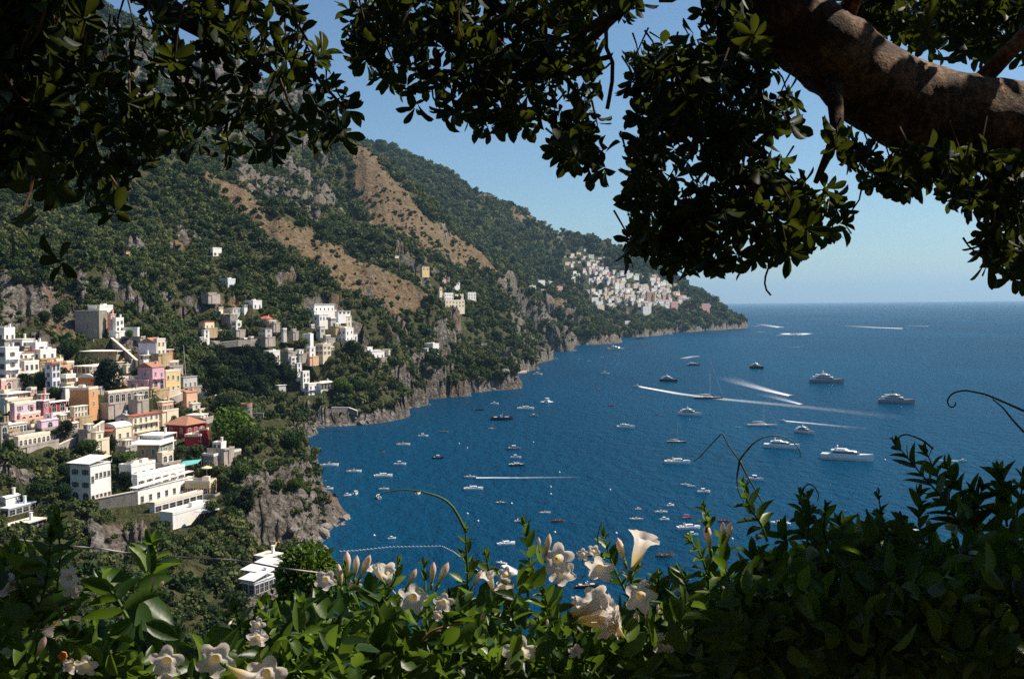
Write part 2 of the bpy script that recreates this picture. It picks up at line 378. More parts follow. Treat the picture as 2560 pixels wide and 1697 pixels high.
H(C4, (1142, 1162, 1022, 20, 98), 'yellow', "butter yellow house beside the rose pink villa", roof='terrace', B=(3, 2))
H(C4, (1285, 1262, 1160, 40, 72), 'peach', "little peach house with a tiled roof at the road bend", roof='gable', rc='tile', A=(0, 0), B=(2, 1))
# ---- near town, white cluster at the edge
H(K1, (60, 610, 455, 90, 130), 'white', "topmost white house of the stacked white cluster", roof='terrace', A=(1, 1), B=(2, 1))
H(K1, (300, 700, 590, 215, 150), 'white', "broad white house with a cream roof in the stacked cluster", roof='flat', rc='cream', A=(2, 1), B=(2, 1))
H(K1, (480, 765, 655, 120, 145), 'white', "white terrace house at the upper end of the stacked cluster", roof='terrace', A=(0, 0), B=(1, 1))
H(K1, (545, 865, 750, 90, 195), 'white', "white house with a long parapet below the cluster end", roof='terrace', A=(1, 1), B=(2, 1))
H(K1, (85, 1140, 715, 100, 165), 'white', "tallest plain white house at the town's edge", roof='terrace', A=(1, 3), B=(1, 3), balcony='B')
H(K1, (300, 880, 770, 60, 170), 'white', "small white house with a red awning and plants", roof='flat', rc='redtile', A=(1, 1), B=(2, 1))
H(K1, (705, 1230, 905, 90, 100), 'paleblue', "pale blue white house with a red canopy on its roof", roof='flat', rc='redtile', over=1.0, A=(1, 3), B=(2, 3))
H(K1, (1000, 1190, 1135, 140, 60), 'white', "low white garden terrace left of the orange house", "garden_terrace", cat="terrace", roof='terrace', A=(0, 0), B=(0, 0))
H(K1, (880, 1330, 1235, 14, 110), 'white', "small white cube house by the hedge", roof='flat', rc='white', A=(0, 0), B=(0, 0))
H(K1, (20, 1290, 1150, 40, 180), 'pink', "pink house with an arched window under the white one", roof='terrace', B=(1, 1), archB=True)
H(K1, (95, 1420, 1325, 130, 255), 'brownpink', "brown pink house under a wide white roof slab", roof='flat', rc='white', over=1.0, A=(1, 1), B=(3, 1))
H(K2, (200, 290, 70, 30, 265), 'lilac', "lilac pink house with a toothed parapet", roof='terrace', B=(2, 2), A=(0, 0))
H(K2, (275, 330, 212, 40, 250), 'pink', "pink arcade with round arches under the lilac house", "arcade", cat="arcade", roof='terrace', B=(3, 1), archB=True, A=(0, 0))
H(K2, (590, 275, 22, 125, 70), 'magenta', "dusky magenta house with a flat pale roof", roof='flat', rc='white', A=(1, 2), B=(1, 2))
H(K2, (672, 190, 45, 14, 205), 'red', "crimson house with a pale canopy roof", roof='flat', rc='white', over=.8, A=(0, 0), B=(2, 1), archB=True)
H(K2, (700, 290, 215, 14, 285), 'white', "white terrace in front of the crimson house", "garden_terrace", cat="terrace", roof='terrace', A=(0, 0), B=(4, 1))
H(K2, (560, 400, 290, 30, 210), 'lilac', "vaulted lilac grey storehouse beside the arcade", roof='vault', rc='lilac', A=(0, 0), B=(1, 1), archB=True)
H(K2, (12, 560, 325, 40, 92), 'stone', "stone gatehouse with an arched doorway at the edge", "gatehouse", roof='flat', rc='stone', B=(1, 1), archB=True)
# ---- near town, middle
H(K2, (1790, 560, 215, 40, 345), 'cream', "cream hotel of three storeys with balconies and a red eave", "hotel", cat="hotel", roof='flat', rc='redtile', over=.7, A=(0, 0), B=(5, 3), archB=True, balcony='B', D=415)
H(K2, (1750, 330, 230, 190, 30), 'paleblue', "grey gabled annex behind the cream hotel", "annex", roof='gable', rc='grey', A=(1, 1), B=(0, 0), D=424)
H(K2, (1560, 545, 372, 195, 200), 'cream', "low cream house with an orange tile awning and white vaulted roof", roof='vault', rc='white', A=(2, 1), B=(2, 1), awn='A', D=403)
H(K2, (2140, 1030, 602, 400, 190), 'ochre', "large ochre brick house with teal shutters", roof='flat', rc='white', over=1.0, A=(3, 3), B=(3, 3), D=386, shut=True)
H(K2, (2180, 540, 480, 260, 150), 'white', "white canopy terrace between the ochre house and the hotel", "canopy_terrace", cat="terrace", roof='flat', rc='white', over=1.0, A=(0, 0), B=(0, 0), D=400)
H(K2, (1225, 1400, 880, 255, 260), 'white', "tall white villa with arches and a sloping canvas roof", "villa", cat="villa", roof='awning', rc='white', A=(2, 3), B=(5, 2), archA=True, D=334)
H(K3, (325, 520, 405, 240, 220), 'red', "red villa with white window surrounds and a hipped tile roof", "villa", cat="villa", roof='hip', rc='tile', over=.9, A=(2, 1), B=(3, 1), D=420, white=True)
H(K3, (475, 690, 545, 165, 90), 'red', "red annex with an arched white window below the villa", "annex", roof='terrace', A=(0, 0), B=(1, 1), archB=True, D=412, white=True)
H(K3, (575, 660, 465, 85, 22), 'red', "slim red turret between villa and annex", "turret", cat="turret", roof='terrace', A=(0, 0), B=(0, 0), D=415)
H(K3, (500, 335, 288, 165, 85), 'cream', "cream house with a white roof behind the red villa", roof='flat', rc='white', A=(0, 0), B=(2, 1), D=440)
H(K3, (660, 930, 785, 130, 335), 'stone', "stone terrace house with a white parapet on the cliff", roof='terrace', rc='white', A=(2, 1), B=(0, 0), D=392)
H(K3, (610, 1265, 1115, 290, 82), 'yellow', "ochre yellow block with a pink roof terrace", "terrace_block", roof='terrace', rc='cream', A=(3, 1), B=(0, 0), D=356)
# ---- the white cliff hotel, one building of stepped tiers
H(C7, (905, 205, 112, 80, 160), 'white', "white penthouse tier at the top of the cliff hotel", "hotel_tier", cat="hotel", roof='terrace', A=(1, 1), B=(3, 1), D=350)
H(C7, (945, 262, 180, 30, 330), 'white', "white second tier of the cliff hotel behind its canvas awning", "hotel_tier", cat="hotel", roof='terrace', A=(0, 0), B=(6, 1), D=344)
H(C7, (950, 372, 268, 20, 385), 'white', "glazed restaurant tier of the cliff hotel under a white awning", "hotel_tier", cat="hotel", roof='awning', rc='white', A=(0, 0), B=(7, 1), D=337, balcony='B')
H(C7, (1065, 430, 372, 30, 335), 'white', "dark windowed gallery tier of the cliff hotel", "hotel_tier", cat="hotel", roof='terrace', rc='cream', A=(0, 0), B=(7, 1), big=True, D=330)
H(C7, (1190, 545, 440, 85, 300), 'white', "lowest white sun deck of the cliff hotel", "hotel_tier", cat="hotel", roof='terrace', A=(1, 1), B=(0, 0), D=322)
# ---- beach club and lower edge
H(C7, (1752, 1000, 905, 80, 160), 'whiteblue', "white beach club with a ribbed awning over the shore", "beach_club", cat="beach club", roof='awning', rc='ribbed', A=(2, 1), B=(5, 1), big=True, D=262, T=False)
H(C7, (1770, 900, 842, 85, 145), 'whiteblue', "upper glazed floor of the beach club", "beach_club", cat="beach club", roof='awning', rc='ribbed', A=(2, 1), B=(5, 1), D=268, big=True, T=False)
H(C7, (1850, 775, 735, 95, 90), 'white', "cream roofed pavilion behind the beach club", "pavilion", cat="pavilion", roof='flat', rc='cream', A=(0, 0), B=(2, 1), D=284, T=False)
H(C7, (105, 585, 520, 70, 180), 'whiteblue', "glass fronted pavilion with a cream roof under the garden", "pavilion", cat="pavilion", roof='flat', rc='cream', over=.8, A=(2, 1), B=(5, 1), D=288, big=True)
H(C7, (60, 455, 400, 50, 175), 'whiteblue', "blue white garden pergola house above the glass pavilion", "pavilion", cat="pavilion", roof='flat', rc='paleblue', A=(1, 1), B=(4, 1), D=300, big=True)
H(C7, (40, 362, 330, 40, 90), 'white', "small white canvas shelter by the lawn", "shelter", cat="shelter", roof='vault', rc='white', A=(0, 0), B=(0, 0), D=306)
# ---- middle hill
G = "houses on the wooded hill across the bay"
mid = [
 (K4, (440, 205, 95, 100, 90), 'paleblue', "blue white house high among the trees of the hill", dict(A=(2, 1), B=(2, 1), roof='terrace')),
 (K4, (200, 300, 268, 40, 95), 'stone', "low ruined stone hut under the blue white house", dict(roof='flat', rc='cream')),
 (K4, (750, 448, 362, 100, 105), 'white', "white house with a pale roof above the stone ruins", dict(A=(2, 1), B=(2, 1), roof='terrace')),
 (K4, (500, 505, 452, 90, 140), 'greywhite', "grey white terrace house over a stone wall", dict(A=(1, 1), B=(3, 1), roof='flat', rc='white')),
 (K4, (470, 625, 520, 105, 85), 'stone', "beige stone house with two storeys on the lane", dict(A=(2, 2), B=(1, 2), roof='flat', rc='cream')),
 (K4, (545, 738, 630, 60, 62), 'white', "small upright white house below the beige stone one", dict(A=(1, 2), B=(1, 2), roof='terrace')),
 (K4, (160, 705, 615, 75, 110), 'cream', "cream house with a red striped awning", dict(A=(1, 1), B=(2, 1), roof='flat', rc='redtile')),
 (K4, (150, 820, 722, 30, 62), 'white', "narrow white house beneath the red striped one", dict(B=(1, 2), roof='flat', rc='white')),
 (K4, (920, 600, 572, 100, 60), 'cream', "cottage with a bright red tile roof on the hill", dict(A=(2, 1), B=(1, 1), roof='hip', rc='redtile', over=.8)),
 (K4, (945, 660, 610, 30, 85), 'brownpink', "small brown house below the red roofed cottage", dict(B=(2, 1), roof='flat', rc='cream')),
 (K4, (900, 815, 700, 90, 80), 'greywhite', "grey house with a flat roof by the pair of cypresses", dict(A=(2, 2), B=(1, 2), roof='flat', rc='stone')),
 (K4, (1500, 490, 402, 50, 245), 'white', "long white villa with dark openings under the brown patch", dict(B=(5, 1), A=(1, 1), roof='flat', rc='white', over=.6)),
 (K4, (1790, 525, 488, 40, 150), 'white', "low white wing stepping down from the long villa", dict(B=(3, 1), roof='flat', rc='cream')),
 (K4, (1895, 660, 545, 20, 60), 'cream', "tall cream tower house at the end of the stepped wing", dict(B=(1, 2), roof='flat', rc='cream')),
 (K4, (1560, 600, 535, 85, 112), 'white', "white bungalow in front of the long villa", dict(A=(1, 1), B=(3, 1), roof='flat', rc='white')),
 (K4, (1450, 885, 772, 92, 38), 'white', "bright white cube house with a blank side", dict(A=(1, 1), B=(0, 0), roof='terrace')),
 (K4, (1570, 745, 670, 50, 60), 'greywhite', "small grey white house under the trees", dict(A=(1, 1), B=(1, 1), roof='flat', rc='cream')),
 (K4, (1885, 855, 702, 140, 95), 'white', "large white house with stacked terraces", dict(A=(3, 2), B=(2, 2), roof='terrace', balcony='A')),
 (K4, (1985, 835, 755, 30, 42), 'white', "white side wing with a red chimney of the stacked house", dict(B=(1, 1), roof='flat', rc='tile')),
 (K4, (1605, 1020, 900, 95, 98), 'cream', "pale cream house on a tall stone footing", dict(A=(2, 2), B=(2, 2), roof='terrace')),
 (K4, (1445, 1058, 940, 42, 68), 'white', "white house with narrow openings left of the pale cream one", dict(A=(1, 2), B=(1, 2), roof='terrace')),
 (K4, (1315, 1028, 972, 42, 50), 'white', "tiny white house in the middle of the grove", dict(A=(1, 1), B=(1, 1), roof='flat', rc='white')),
 (K4, (945, 1082, 988, 68, 132), 'white', "long low white house standing alone in the dark wood", dict(A=(1, 1), B=(3, 1), roof='terrace')),
 (K4, (1220, 1165, 1068, 82, 92), 'white', "white house with a stepped roof and blue shaded side", dict(A=(1, 1), B=(2, 2), roof='terrace')),
 (K4, (1290, 1235, 1130, 30, 50), 'white', "white stair tower below the stepped roof house", dict(B=(1, 2), roof='flat', rc='white')),
 (K4, (1360, 1375, 1255, 30, 80), 'white', "white house next to a tall dark cypress", dict(B=(2, 2), roof='terrace')),
 (K4, (1430, 1525, 1392, 50, 220), 'white', "big white seaside villa with a scalloped terrace front", dict(B=(4, 2), A=(1, 2), roof='terrace', balcony='B')),
 (K4, (1580, 1445, 1362, 60, 148), 'white', "white veranda wing with a wide pale roof behind the seaside villa", dict(B=(4, 1), big=True, roof='hip', rc='cream', over=.8)),
 (K4, (1065, 1490, 1405, 35, 85), 'greywhite', "small house with a bright white roof in the dark wood", dict(B=(1, 1), roof='flat', rc='white', over=.5)),
 (K4, (2190, 1075, 985, 50, 170), 'white', "sprawling flat white house over the headland", dict(B=(3, 1), A=(1, 1), roof='flat', rc='white')),
 (K4, (2150, 995, 942, 30, 62), 'white', "white upper annex behind the sprawling flat house", dict(B=(1, 1), roof='terrace')),
 (C4, (1465, 222, 170, 18, 58), 'white', "solitary white house highest on the green slope", dict(A=(1, 1), B=(2, 1), roof='terrace')),
 (C4, (870, 245, 190, 10, 24), 'peach', "small peach hut at the foot of the grey crag", dict(roof='flat', rc='tile')),
 (C5, (335, 905, 868, 45, 30), 'cream', "cream cottage above the sprawling flat house", dict(A=(1, 1), B=(1, 1), roof='flat', rc='cream')),
 (C5, (640, 888, 832, 60, 42), 'white', "white house with a stair near the headland tip", dict(A=(2, 1), B=(1, 1), roof='terrace')),
 (C5, (600, 892, 868, 36, 26), 'white', "low white garage beside the house with the stair", dict(roof='flat', rc='white')),
 (C5, (720, 520, 478, 20, 60), 'white', "white balcony hotel on the second mountain, upper block", dict(B=(4, 2), roof='terrace')),
 (C5, (790, 512, 484, 12, 60), 'cream', "cream block joined to the white balcony hotel", dict(B=(3, 1), roof='flat', rc='cream')),
 (C5, (725, 572, 528, 20, 135), 'cream', "long cream lower block under the balcony hotel", dict(B=(6, 2), roof='terrace')),
 (C5, (880, 515, 474, 14, 56), 'white', "white house right of the balcony hotel", dict(B=(3, 2), roof='terrace')),
 (C5, (775, 422, 394, 14, 50), 'white', "white house above the balcony hotel", dict(B=(2, 1), roof='flat', rc='white')),
 (C5, (700, 362, 340, 12, 30), 'pink', "small pinkish house on the upper mule track", dict(B=(1, 1), roof='flat', rc='cream')),
 (C5, (565, 318, 294, 16, 50), 'yellow', "lone yellow house under the brown spur", dict(B=(2, 1), roof='flat', rc='cream')),
 (C5, (380, 236, 220, 10, 26), 'cream', "tiny pale hut in the hollow of the second mountain", dict(roof='flat', rc='white')),
 (C5, (685, 462, 438, 10, 18), 'cream', "small cream house left above the balcony hotel", dict(B=(1, 1), roof='flat', rc='white')),
 (C5, (955, 448, 428, 12, 20), 'cream', "little house in the trees right of the balcony hotel", dict(B=(1, 1), roof='flat', rc='cream')),
 (C5, (1305, 458, 425, 10, 42), 'cream', "cream house on the shoulder facing the far village", dict(B=(2, 1), roof='flat', rc='cream')),
 (C5, (1365, 440, 390, 12, 46), 'white', "white house at the crest of the shoulder", dict(B=(2, 2), roof='terrace')),
 (C5, (1436, 412, 394, 8, 24), 'white', "small white house beyond the shoulder crest", dict(B=(1, 1), roof='flat', rc='white')),
 (C5, (1490, 458, 430, 10, 42), 'pink', "pale pink house at the end of the shoulder", dict(B=(2, 1), roof='flat', rc='cream')),
]
for crop, box, col, lab, kw in mid: H(crop, box, col, lab, group=G, **kw)

for crop, box, col, lab, kw in [
 (C4, (745, 1242, 1168, 14, 275), 'stone', "long grey stone arcade below the rose villa", dict(B=(7, 1), archB=True, roof='terrace', name="arcade")),
 (K1, (890, 1185, 1080, 60, 120), 'white', "white house with a terrace left of the domed orange one", dict(A=(1, 1), B=(2, 1), roof='terrace')),
 (K1, (2115, 805, 600, 14, 105), 'cream', "cream house joined to the blank white walled one", dict(B=(2, 2), roof='terrace')),
 (C4, (1262, 1132, 1058, 14, 92), 'greywhite', "greyish house under glass roofs at the road bend", dict(B=(3, 1), roof='flat', rc='grey')),
 (C4, (1405, 1202, 1182, 34, 100), 'white', "broad white canvas roof among the dark trees", dict(roof='awning', name="canvas_pavilion", cat="pavilion")),
 (K2, (1000, 252, 100, 14, 165), 'cream', "pale columned house above the climbing road wall", dict(B=(4, 2), roof='flat', rc='cream')),
 (K2, (120, 470, 340, 30, 220), 'greywhite', "grey white pergola house behind the umbrella trees", dict(B=(5, 1), big=True, roof='flat', rc='white')),
 (K2, (250, 640, 530, 40, 400), 'cream', "cream shop terrace along the lower street", dict(B=(7, 1), archB=True, roof='terrace', name="shop_terrace")),
 (K1, (620, 1040, 950, 40, 130), 'white', "white house in the garden gap of the stacked cluster", dict(A=(1, 1), B=(2, 1), roof='terrace')),
 (K1, (150, 880, 790, 20, 150), 'white', "white loggia house next to the tallest plain one", dict(B=(3, 1), archB=True, roof='terrace')),
 (K1, (330, 1010, 905, 30, 180), 'white', "white terraced house in the middle of the stacked cluster", dict(B=(3, 1), roof='terrace')),
 (K1, (1700, 1040, 930, 20, 130), 'cream', "cream annex between the ochre storey and the rose villa", dict(B=(2, 1), roof='flat', rc='cream')),
 (K2, (1290, 545, 440, 30, 90), 'cream', "narrow cream house at the top of the road wall", dict(B=(1, 1), roof='flat', rc='cream')),
 (K3, (30, 240, 130, 60, 130), 'peach', "peach house above the cream hotel", dict(A=(1, 1), B=(2, 1), roof='flat', rc='cream')),
 (K3, (400, 230, 150, 30, 90), 'greywhite', "small grey house by the stone ramp", dict(B=(1, 1), roof='flat', rc='cream')),
 (K3, (750, 705, 640, 100, 60), 'white', "low white garden house behind the stone terrace", dict(A=(2, 1), roof='terrace')),
 (K3, (30, 880, 770, 60, 130), 'cream', "cream house with an arch between ochre house and canopy", dict(B=(2, 1), archB=True, roof='terrace')),
]: H(crop, box, col, lab, **{**dict(A=(0, 0), B=(0, 0)), **kw})
NF = "small houses packed between the larger ones of the near town"; fr_ = random.Random(8)
for crop, x, y in ((K1, 120, 1010), (K1, 420, 870), (K1, 640, 800), (K1, 760, 960), (K1, 900, 1000), (K1, 1180, 1190), (K1, 60, 1390), (K1, 420, 1330), (K1, 560, 1420), (K1, 1480, 1120), (K1, 1620, 1180), (K1, 1850, 1420), (K2, 820, 300), (K2, 930, 420), (K2, 1180, 420), (K2, 60, 420), (K2, 420, 420), (K2, 1690, 640), (K1, 1930, 870), (K1, 2280, 960), (K1, 1300, 1020), (K1, 250, 1120)):
    w = fr_.uniform(60, 120); H(crop, (x, y, y - fr_.uniform(60, 105), w * .5, w), fr_.choice(['white', 'cream', 'cream', 'pink', 'ochre', 'peach', 'yellow', 'lilac']), "small plain house packed between the larger ones of the near town", group=NF, A=(1, 1), B=(2, 1), roof=fr_.choice(['terrace', 'flat', 'vault', 'terrace']))
MF = "small pale houses half hidden among the trees of the wooded hill"
for x, y in ((330, 480), (640, 440), (390, 560), (1760, 690), (1720, 845), (280, 900), (640, 850), (720, 860), (1120, 750), (1240, 740), (60, 1120), (90, 840), (1880, 960), (2050, 960), (1700, 960), (1180, 990), (1640, 830), (2240, 1000), (350, 760), (1000, 640), (1460, 690), (1700, 610)):
    w = fr_.uniform(34, 70); H(K4, (x, y, y - fr_.uniform(22, 42), w * .6, w), fr_.choice(['white', 'white', 'cream', 'greywhite', 'stone']), "small pale house half hidden among the trees of the wooded hill", group=MF, A=(1, 1), B=(2, 1), roof=fr_.choice(['terrace', 'flat', 'flat']))
# ---- far village on the headland
VG = "houses of the far village on the headland"
vr = random.Random(21)
far = [((762, 735, 704, 14, 64), 'white', "broad white hotel front at the left edge of the far village"), ((800, 772, 742, 14, 70), 'white', "white block one step below the broad hotel front"), ((815, 812, 782, 14, 66), 'cream', "cream block lowest in the left corner of the far village"), ((905, 800, 765, 14, 60), 'white', "white hotel wing stepping towards the sea in the far village"),
       ((1080, 735, 685, 14, 100), 'cream', "large cream block in the middle of the far village"), ((735, 565, 530, 12, 95), 'white', "long white house apart from the others below the upper road"),
       ((985, 640, 560, 14, 40), 'white', "tall white house standing up from the village roofs"), ((1230, 620, 585, 14, 70), 'cream', "broad cream house above the village church"),
       ((1250, 880, 800, 20, 80), 'white', "white villa in the woods below the village"), ((1810, 812, 765, 14, 75), 'pink', "pink villa out on the headland slope"),
       ((1290, 720, 655, 14, 70), 'brownpink', "brownish house beside the church tower"), ((1520, 800, 750, 14, 65), 'pink', "pale pink block at the seaward edge of the village"),
       ((1320, 550, 515, 12, 50), 'white', "white house on the village skyline"), ((1080, 960, 935, 14, 50), 'white', "white house down by the far cove"), ((1010, 1000, 985, 12, 50), 'cream', "low beach house on the far cove")]
for bx, col, lab in far: H(K5, bx, col, lab, "house", group=VG, B=(4, 2) if bx[4] > 60 else (2, 1), A=(0, 0), roof='terrace')
H(K5, (1362, 718, 648, 6, 12), 'yellow', "slim yellow church tower in the far village", "church_tower", cat="tower", group=VG, roof='hip', rc='tile', A=(0, 0), B=(1, 2))
VPOLY = [(525, 500), (560, 480), (660, 445), (800, 420), (960, 440), (1100, 460), (1330, 500), (1440, 530), (1560, 590), (1600, 680), (1680, 705), (1590, 795), (1300, 780), (1000, 800), (900, 820), (800, 790), (750, 690), (640, 620), (545, 530)]
GAPS = [[(560, 545), (720, 560), (900, 570), (960, 600), (850, 640), (640, 610)], [(1080, 520), (1300, 530), (1320, 580), (1050, 580)]]
seen_ = []
def far_spots(poly, n, gaps, mind):
    xs = [q[0] for q in poly]; ys = [q[1] for q in poly]; k = tries = 0
    while k < n and tries < 6000:
        tries += 1; x = vr.uniform(min(xs), max(xs)); y = vr.uniform(min(ys), max(ys))
        if not inside(poly, np.array([x]), np.array([y]))[0] or any(inside(g_, np.array([x]), np.array([y]))[0] for g_ in gaps): continue
        if any(abs(x - a) < mind * 1.5 and abs(y - b_) < mind * .6 for a, b_ in seen_): continue
        seen_.append((x, y)); k += 1
        h = H(K5, (x, y, y - vr.uniform(11, 22), vr.uniform(8, 18), vr.uniform(16, 52)), vr.choice(['white', 'white', 'white', 'white', 'cream', 'cream', 'pink', 'greywhite']), "small pale house crowded among the others in the far village", "house", group=VG, A=(0, 0), B=(2, 1), roof=vr.choice(['flat', 'terrace', 'flat']), rc=vr.choice(['white', 'cream', 'tile', 'white']), simple=True)
far_spots(VPOLY, 190, GAPS, 18)
far_spots([(490, 280), (700, 250), (890, 310), (880, 400), (700, 420), (500, 400)], 22, [], 30)
far_spots([(160, 560), (500, 560), (500, 640), (160, 640)], 5, [], 30)
far_spots([(1680, 690), (1900, 780), (1940, 820), (1790, 800)], 3, [], 30)
# ---- level the ground under each of them
for step_, h in [(q_, h_) for q_ in (0, 1) for h_ in HOUSES]:
    P, L, W, rz = h["P"], h["L"], h["W"], h["rz"]; c = h["c"]; R_ = math.hypot(L, W) / 2 + 48
    r0 = math.hypot(c[0], c[1]); i0, i1 = np.searchsorted(RR, [r0 - R_, r0 + R_]); a0 = math.atan2(c[0], c[1]); da = R_ / r0
    j0, j1 = np.searchsorted(AZ, [a0 - da, a0 + da])
    if i1 <= i0 or j1 <= j0: continue
    X = gx[i0:i1, j0:j1] - P[0]; Y = gy[i0:i1, j0:j1] - P[1]
    lx = X * math.cos(rz) + Y * math.sin(rz); ly = -X * math.sin(rz) + Y * math.cos(rz)
    mg = 1.0 + P[1] / 900.0
    dd = np.maximum(np.maximum(-L - lx, lx), np.maximum(-ly, ly - W)) - mg
    front = ((ly < 0) | (lx > 0)) & (np.hypot(gx[i0:i1, j0:j1], gy[i0:i1, j0:j1]) < math.hypot(P[0], P[1]) + 3)
    cap = P[2] + 0.2 + np.where(front, np.maximum(dd - 14, 0), np.maximum(dd, 0)) * 1.6
    if step_ == 1: GZ[i0:i1, j0:j1] = np.minimum(GZ[i0:i1, j0:j1], np.maximum(cap, 1.0))
    elif P[2] > 6:
        fill_ = P[2] - 0.5 - np.maximum(dd, 0) * 1.25
        GZ[i0:i1, j0:j1] = np.where(front & (dd < 12), np.maximum(GZ[i0:i1, j0:j1], fill_), GZ[i0:i1, j0:j1])

_d = ray(*C7(1955, 655)); _q = EYE + _d * ((5.5 - EYE[2]) / _d[2]); _r0 = math.hypot(_q[0], _q[1]); _a0 = math.atan2(_q[0], _q[1])
_lat = (np.arctan2(gx, gy) - _a0) * _r0; _rad = np.hypot(gx, gy) - _r0
_cap = np.where(_rad < 0, 4.2 + 0.2 * -_rad, 4.2 + np.maximum(_rad - 9 + 5 * fbm(gx / 9, gy / 9, 3), 0) * 1.5) + np.maximum(np.abs(_lat) - 10, 0) * 1.7
GZ = np.where((_rad > -70) & (_rad < 60) & (np.abs(_lat) < 70), np.minimum(GZ, np.maximum(_cap, 1.0)), GZ)
# --- which kind of ground where
BROWN = [PV((425, 345), (500, 390), (560, 435), (655, 505), (780, 570), (930, 640), (995, 690), (978, 722), (900, 722), (850, 700), (800, 680), (790, 650), (730, 612), (650, 572), (560, 510), (490, 445)),
         PV((805, 325), (860, 325), (895, 400), (945, 465), (1015, 520), (1080, 560), (1175, 600), (1150, 635), (1080, 620), (1030, 625), (970, 610), (930, 560), (860, 520), (825, 440)),
         PV((110, 722), (170, 715), (215, 740), (235, 770), (150, 785), (100, 765)), PV((495, 690), (550, 690), (560, 715), (500, 715)), PV((965, 560), (1010, 555), (1010, 590), (960, 590)),
         PV((1330, 690), (1290, 700), (1235, 700), (1260, 760)), PV((1050, 405), (1130, 438), (1270, 520), (1240, 520), (1120, 455))]
ROCK = [PV((520, 360), (600, 360), (680, 380), (760, 430), (770, 480), (740, 510), (650, 500), (560, 440)), PV((0, 600), (90, 640), (205, 630), (207, 740), (0, 770)),
        PV((1185, 715), (1300, 690), (1360, 760), (1290, 805), (1205, 825), (1180, 790)), PV((1100, 790), (1160, 790), (1225, 850), (1150, 868), (1105, 820)), PV((290, 560), (345, 560), (345, 590), (290, 590)),
        PV((540, 1095), (650, 1085), (710, 1085), (795, 1190), (740, 1260), (570, 1270), (560, 1180)), PV((215, 1205), (340, 1215), (330, 1290), (200, 1290)), PV((0, 60), (300, 60), (720, 200), (760, 330), (500, 330), (200, 250)),
        PV((620, 640), (680, 640), (690, 665), (630, 660)), PV((1270, 505), (1330, 535), (1300, 560), (1260, 530)), PV((380, 560), (440, 520), (470, 560), (400, 590))]
def ground_kind(P):
    """brown grass and bare rock weights for points on the ground"""
    x, y, z = P[..., 0], P[..., 1], P[..., 2]
    u, v, d = project(P); r = np.hypot(x, y)
    w = 34 * fbm(x / (r * .02 + 5), y / (r * .02 + 5), 5, .62)
    u = u + w * .7; v = v + 22 * fbm(x / (r * .02 + 5) + 40, y / (r * .02 + 5) + 11, 5, .62)
    br = np.zeros(x.shape); rk = np.zeros(x.shape)
    lim = [(840, 1075), (1400, 1720), (430, 640), (600, 900), (1200, 1700), (1500, 2500), (2700, 3400)]
    for pl, (a, b) in zip(BROWN, lim): br = np.maximum(br, inside(pl, u, v) & (r > a) & (r < b))
    lim = [(1150, 1600), (480, 640), (1350, 2600), (1150, 1500), (700, 900), (290, 470), (250, 340), (1200, 1800), (780, 960), (2900, 3400), (700, 1000)]
    for pl, (a, b) in zip(ROCK, lim): rk = np.maximum(rk, inside(pl, u, v) & (r > a) & (r < b))
    return br, rk
RKN = smooth(-.25, .05, fbm(gx / 40 + 3, gy / 40, 4))
gp = np.stack([gx, gy, GZ], -1)
dzr = np.gradient(GZ, axis=0) / np.gradient(RR)[:, None]; dza = np.gradient(GZ, axis=1) / (RR[:, None] * (AZ[1] - AZ[0]))
SLOPE = np.hypot(dzr, dza)
BRW, RKW = ground_kind(gp); RKW = RKW * np.where(RR[:, None] > 600, RKN, 1.0)
RKW = np.maximum(RKW, smooth(1.5, 2.6, SLOPE + 0.5 * fbm(gx / 30, gy / 30, 3)))
RKW = np.maximum(RKW, 1 - smooth(5, 13, GZ + 5 * fbm(gx / 25, gy / 25, 3)))
HMASK = np.zeros(GZ.shape, bool)
for h in HOUSES:
    HMASK |= (gx - h["c"][0]) ** 2 + (gy - h["c"][1]) ** 2 < (math.hypot(h["L"], h["W"]) / 2 + 6) ** 2
_sc = np.clip(RR / 500.0, 0.6, 3.5)[:, None]
GZ = GZ + np.where(HMASK, 0, 1) * RKW * smooth(0.5, 6, GZ) * smooth(190, 260, RR)[:, None] * (ridged(gx / (24 * _sc), gy / (24 * _sc), 5) * 4.2 * _sc - 2.6 * _sc + ridged(gx / (6 * _sc) + 9, gy / (6 * _sc), 3) * 1.0 * _sc)
# ledges: rock is pushed in and out sideways with height, so that the cliffs break into strata
_w = np.where(HMASK, 0, 1) * RKW * smooth(1, 5, GZ) * smooth(190, 260, RR)[:, None] * _sc
gp = np.stack([gx + _w * 3.2 * fbm(GZ / (5.5 * _sc) + .02 * gy, (gx + gy) / (34 * _sc), 3), gy + _w * 3.6 * fbm(GZ / (3.6 * _sc) + 30 + .03 * gx, (gx - gy) / (26 * _sc), 3), GZ], -1)
nr, na = GZ.shape
idx = np.arange(nr * na).reshape(nr, na)
q = np.stack([idx[:-1, :-1], idx[:-1, 1:], idx[1:, 1:], idx[1:, :-1]], -1).reshape(-1, 4)
keep = (GZ.ravel()[q] > -4).any(1); q = q[keep]
used = np.unique(q); remap = np.full(nr * na, -1); remap[used] = np.arange(len(used))
t = NT("hillside_ground")
P_ = t.pos(); br = t.attr("brown"); rk = t.attr("rock")
n1 = t.noise(0.02, 8, 0.7, P_); n2 = t.noise(0.35, 6, 0.7, P_); n3 = t.noise(0.09, 6, 0.65, P_, 1.5)
n23 = t.math('ADD', t.math('MULTIPLY', n2, .5), t.math('MULTIPLY', n3, .5))
green = t.ramp(n23, [(0.3, (0.026, 0.034, 0.012)), (0.5, (0.06, 0.065, 0.026)), (0.72, (0.15, 0.125, 0.065))])
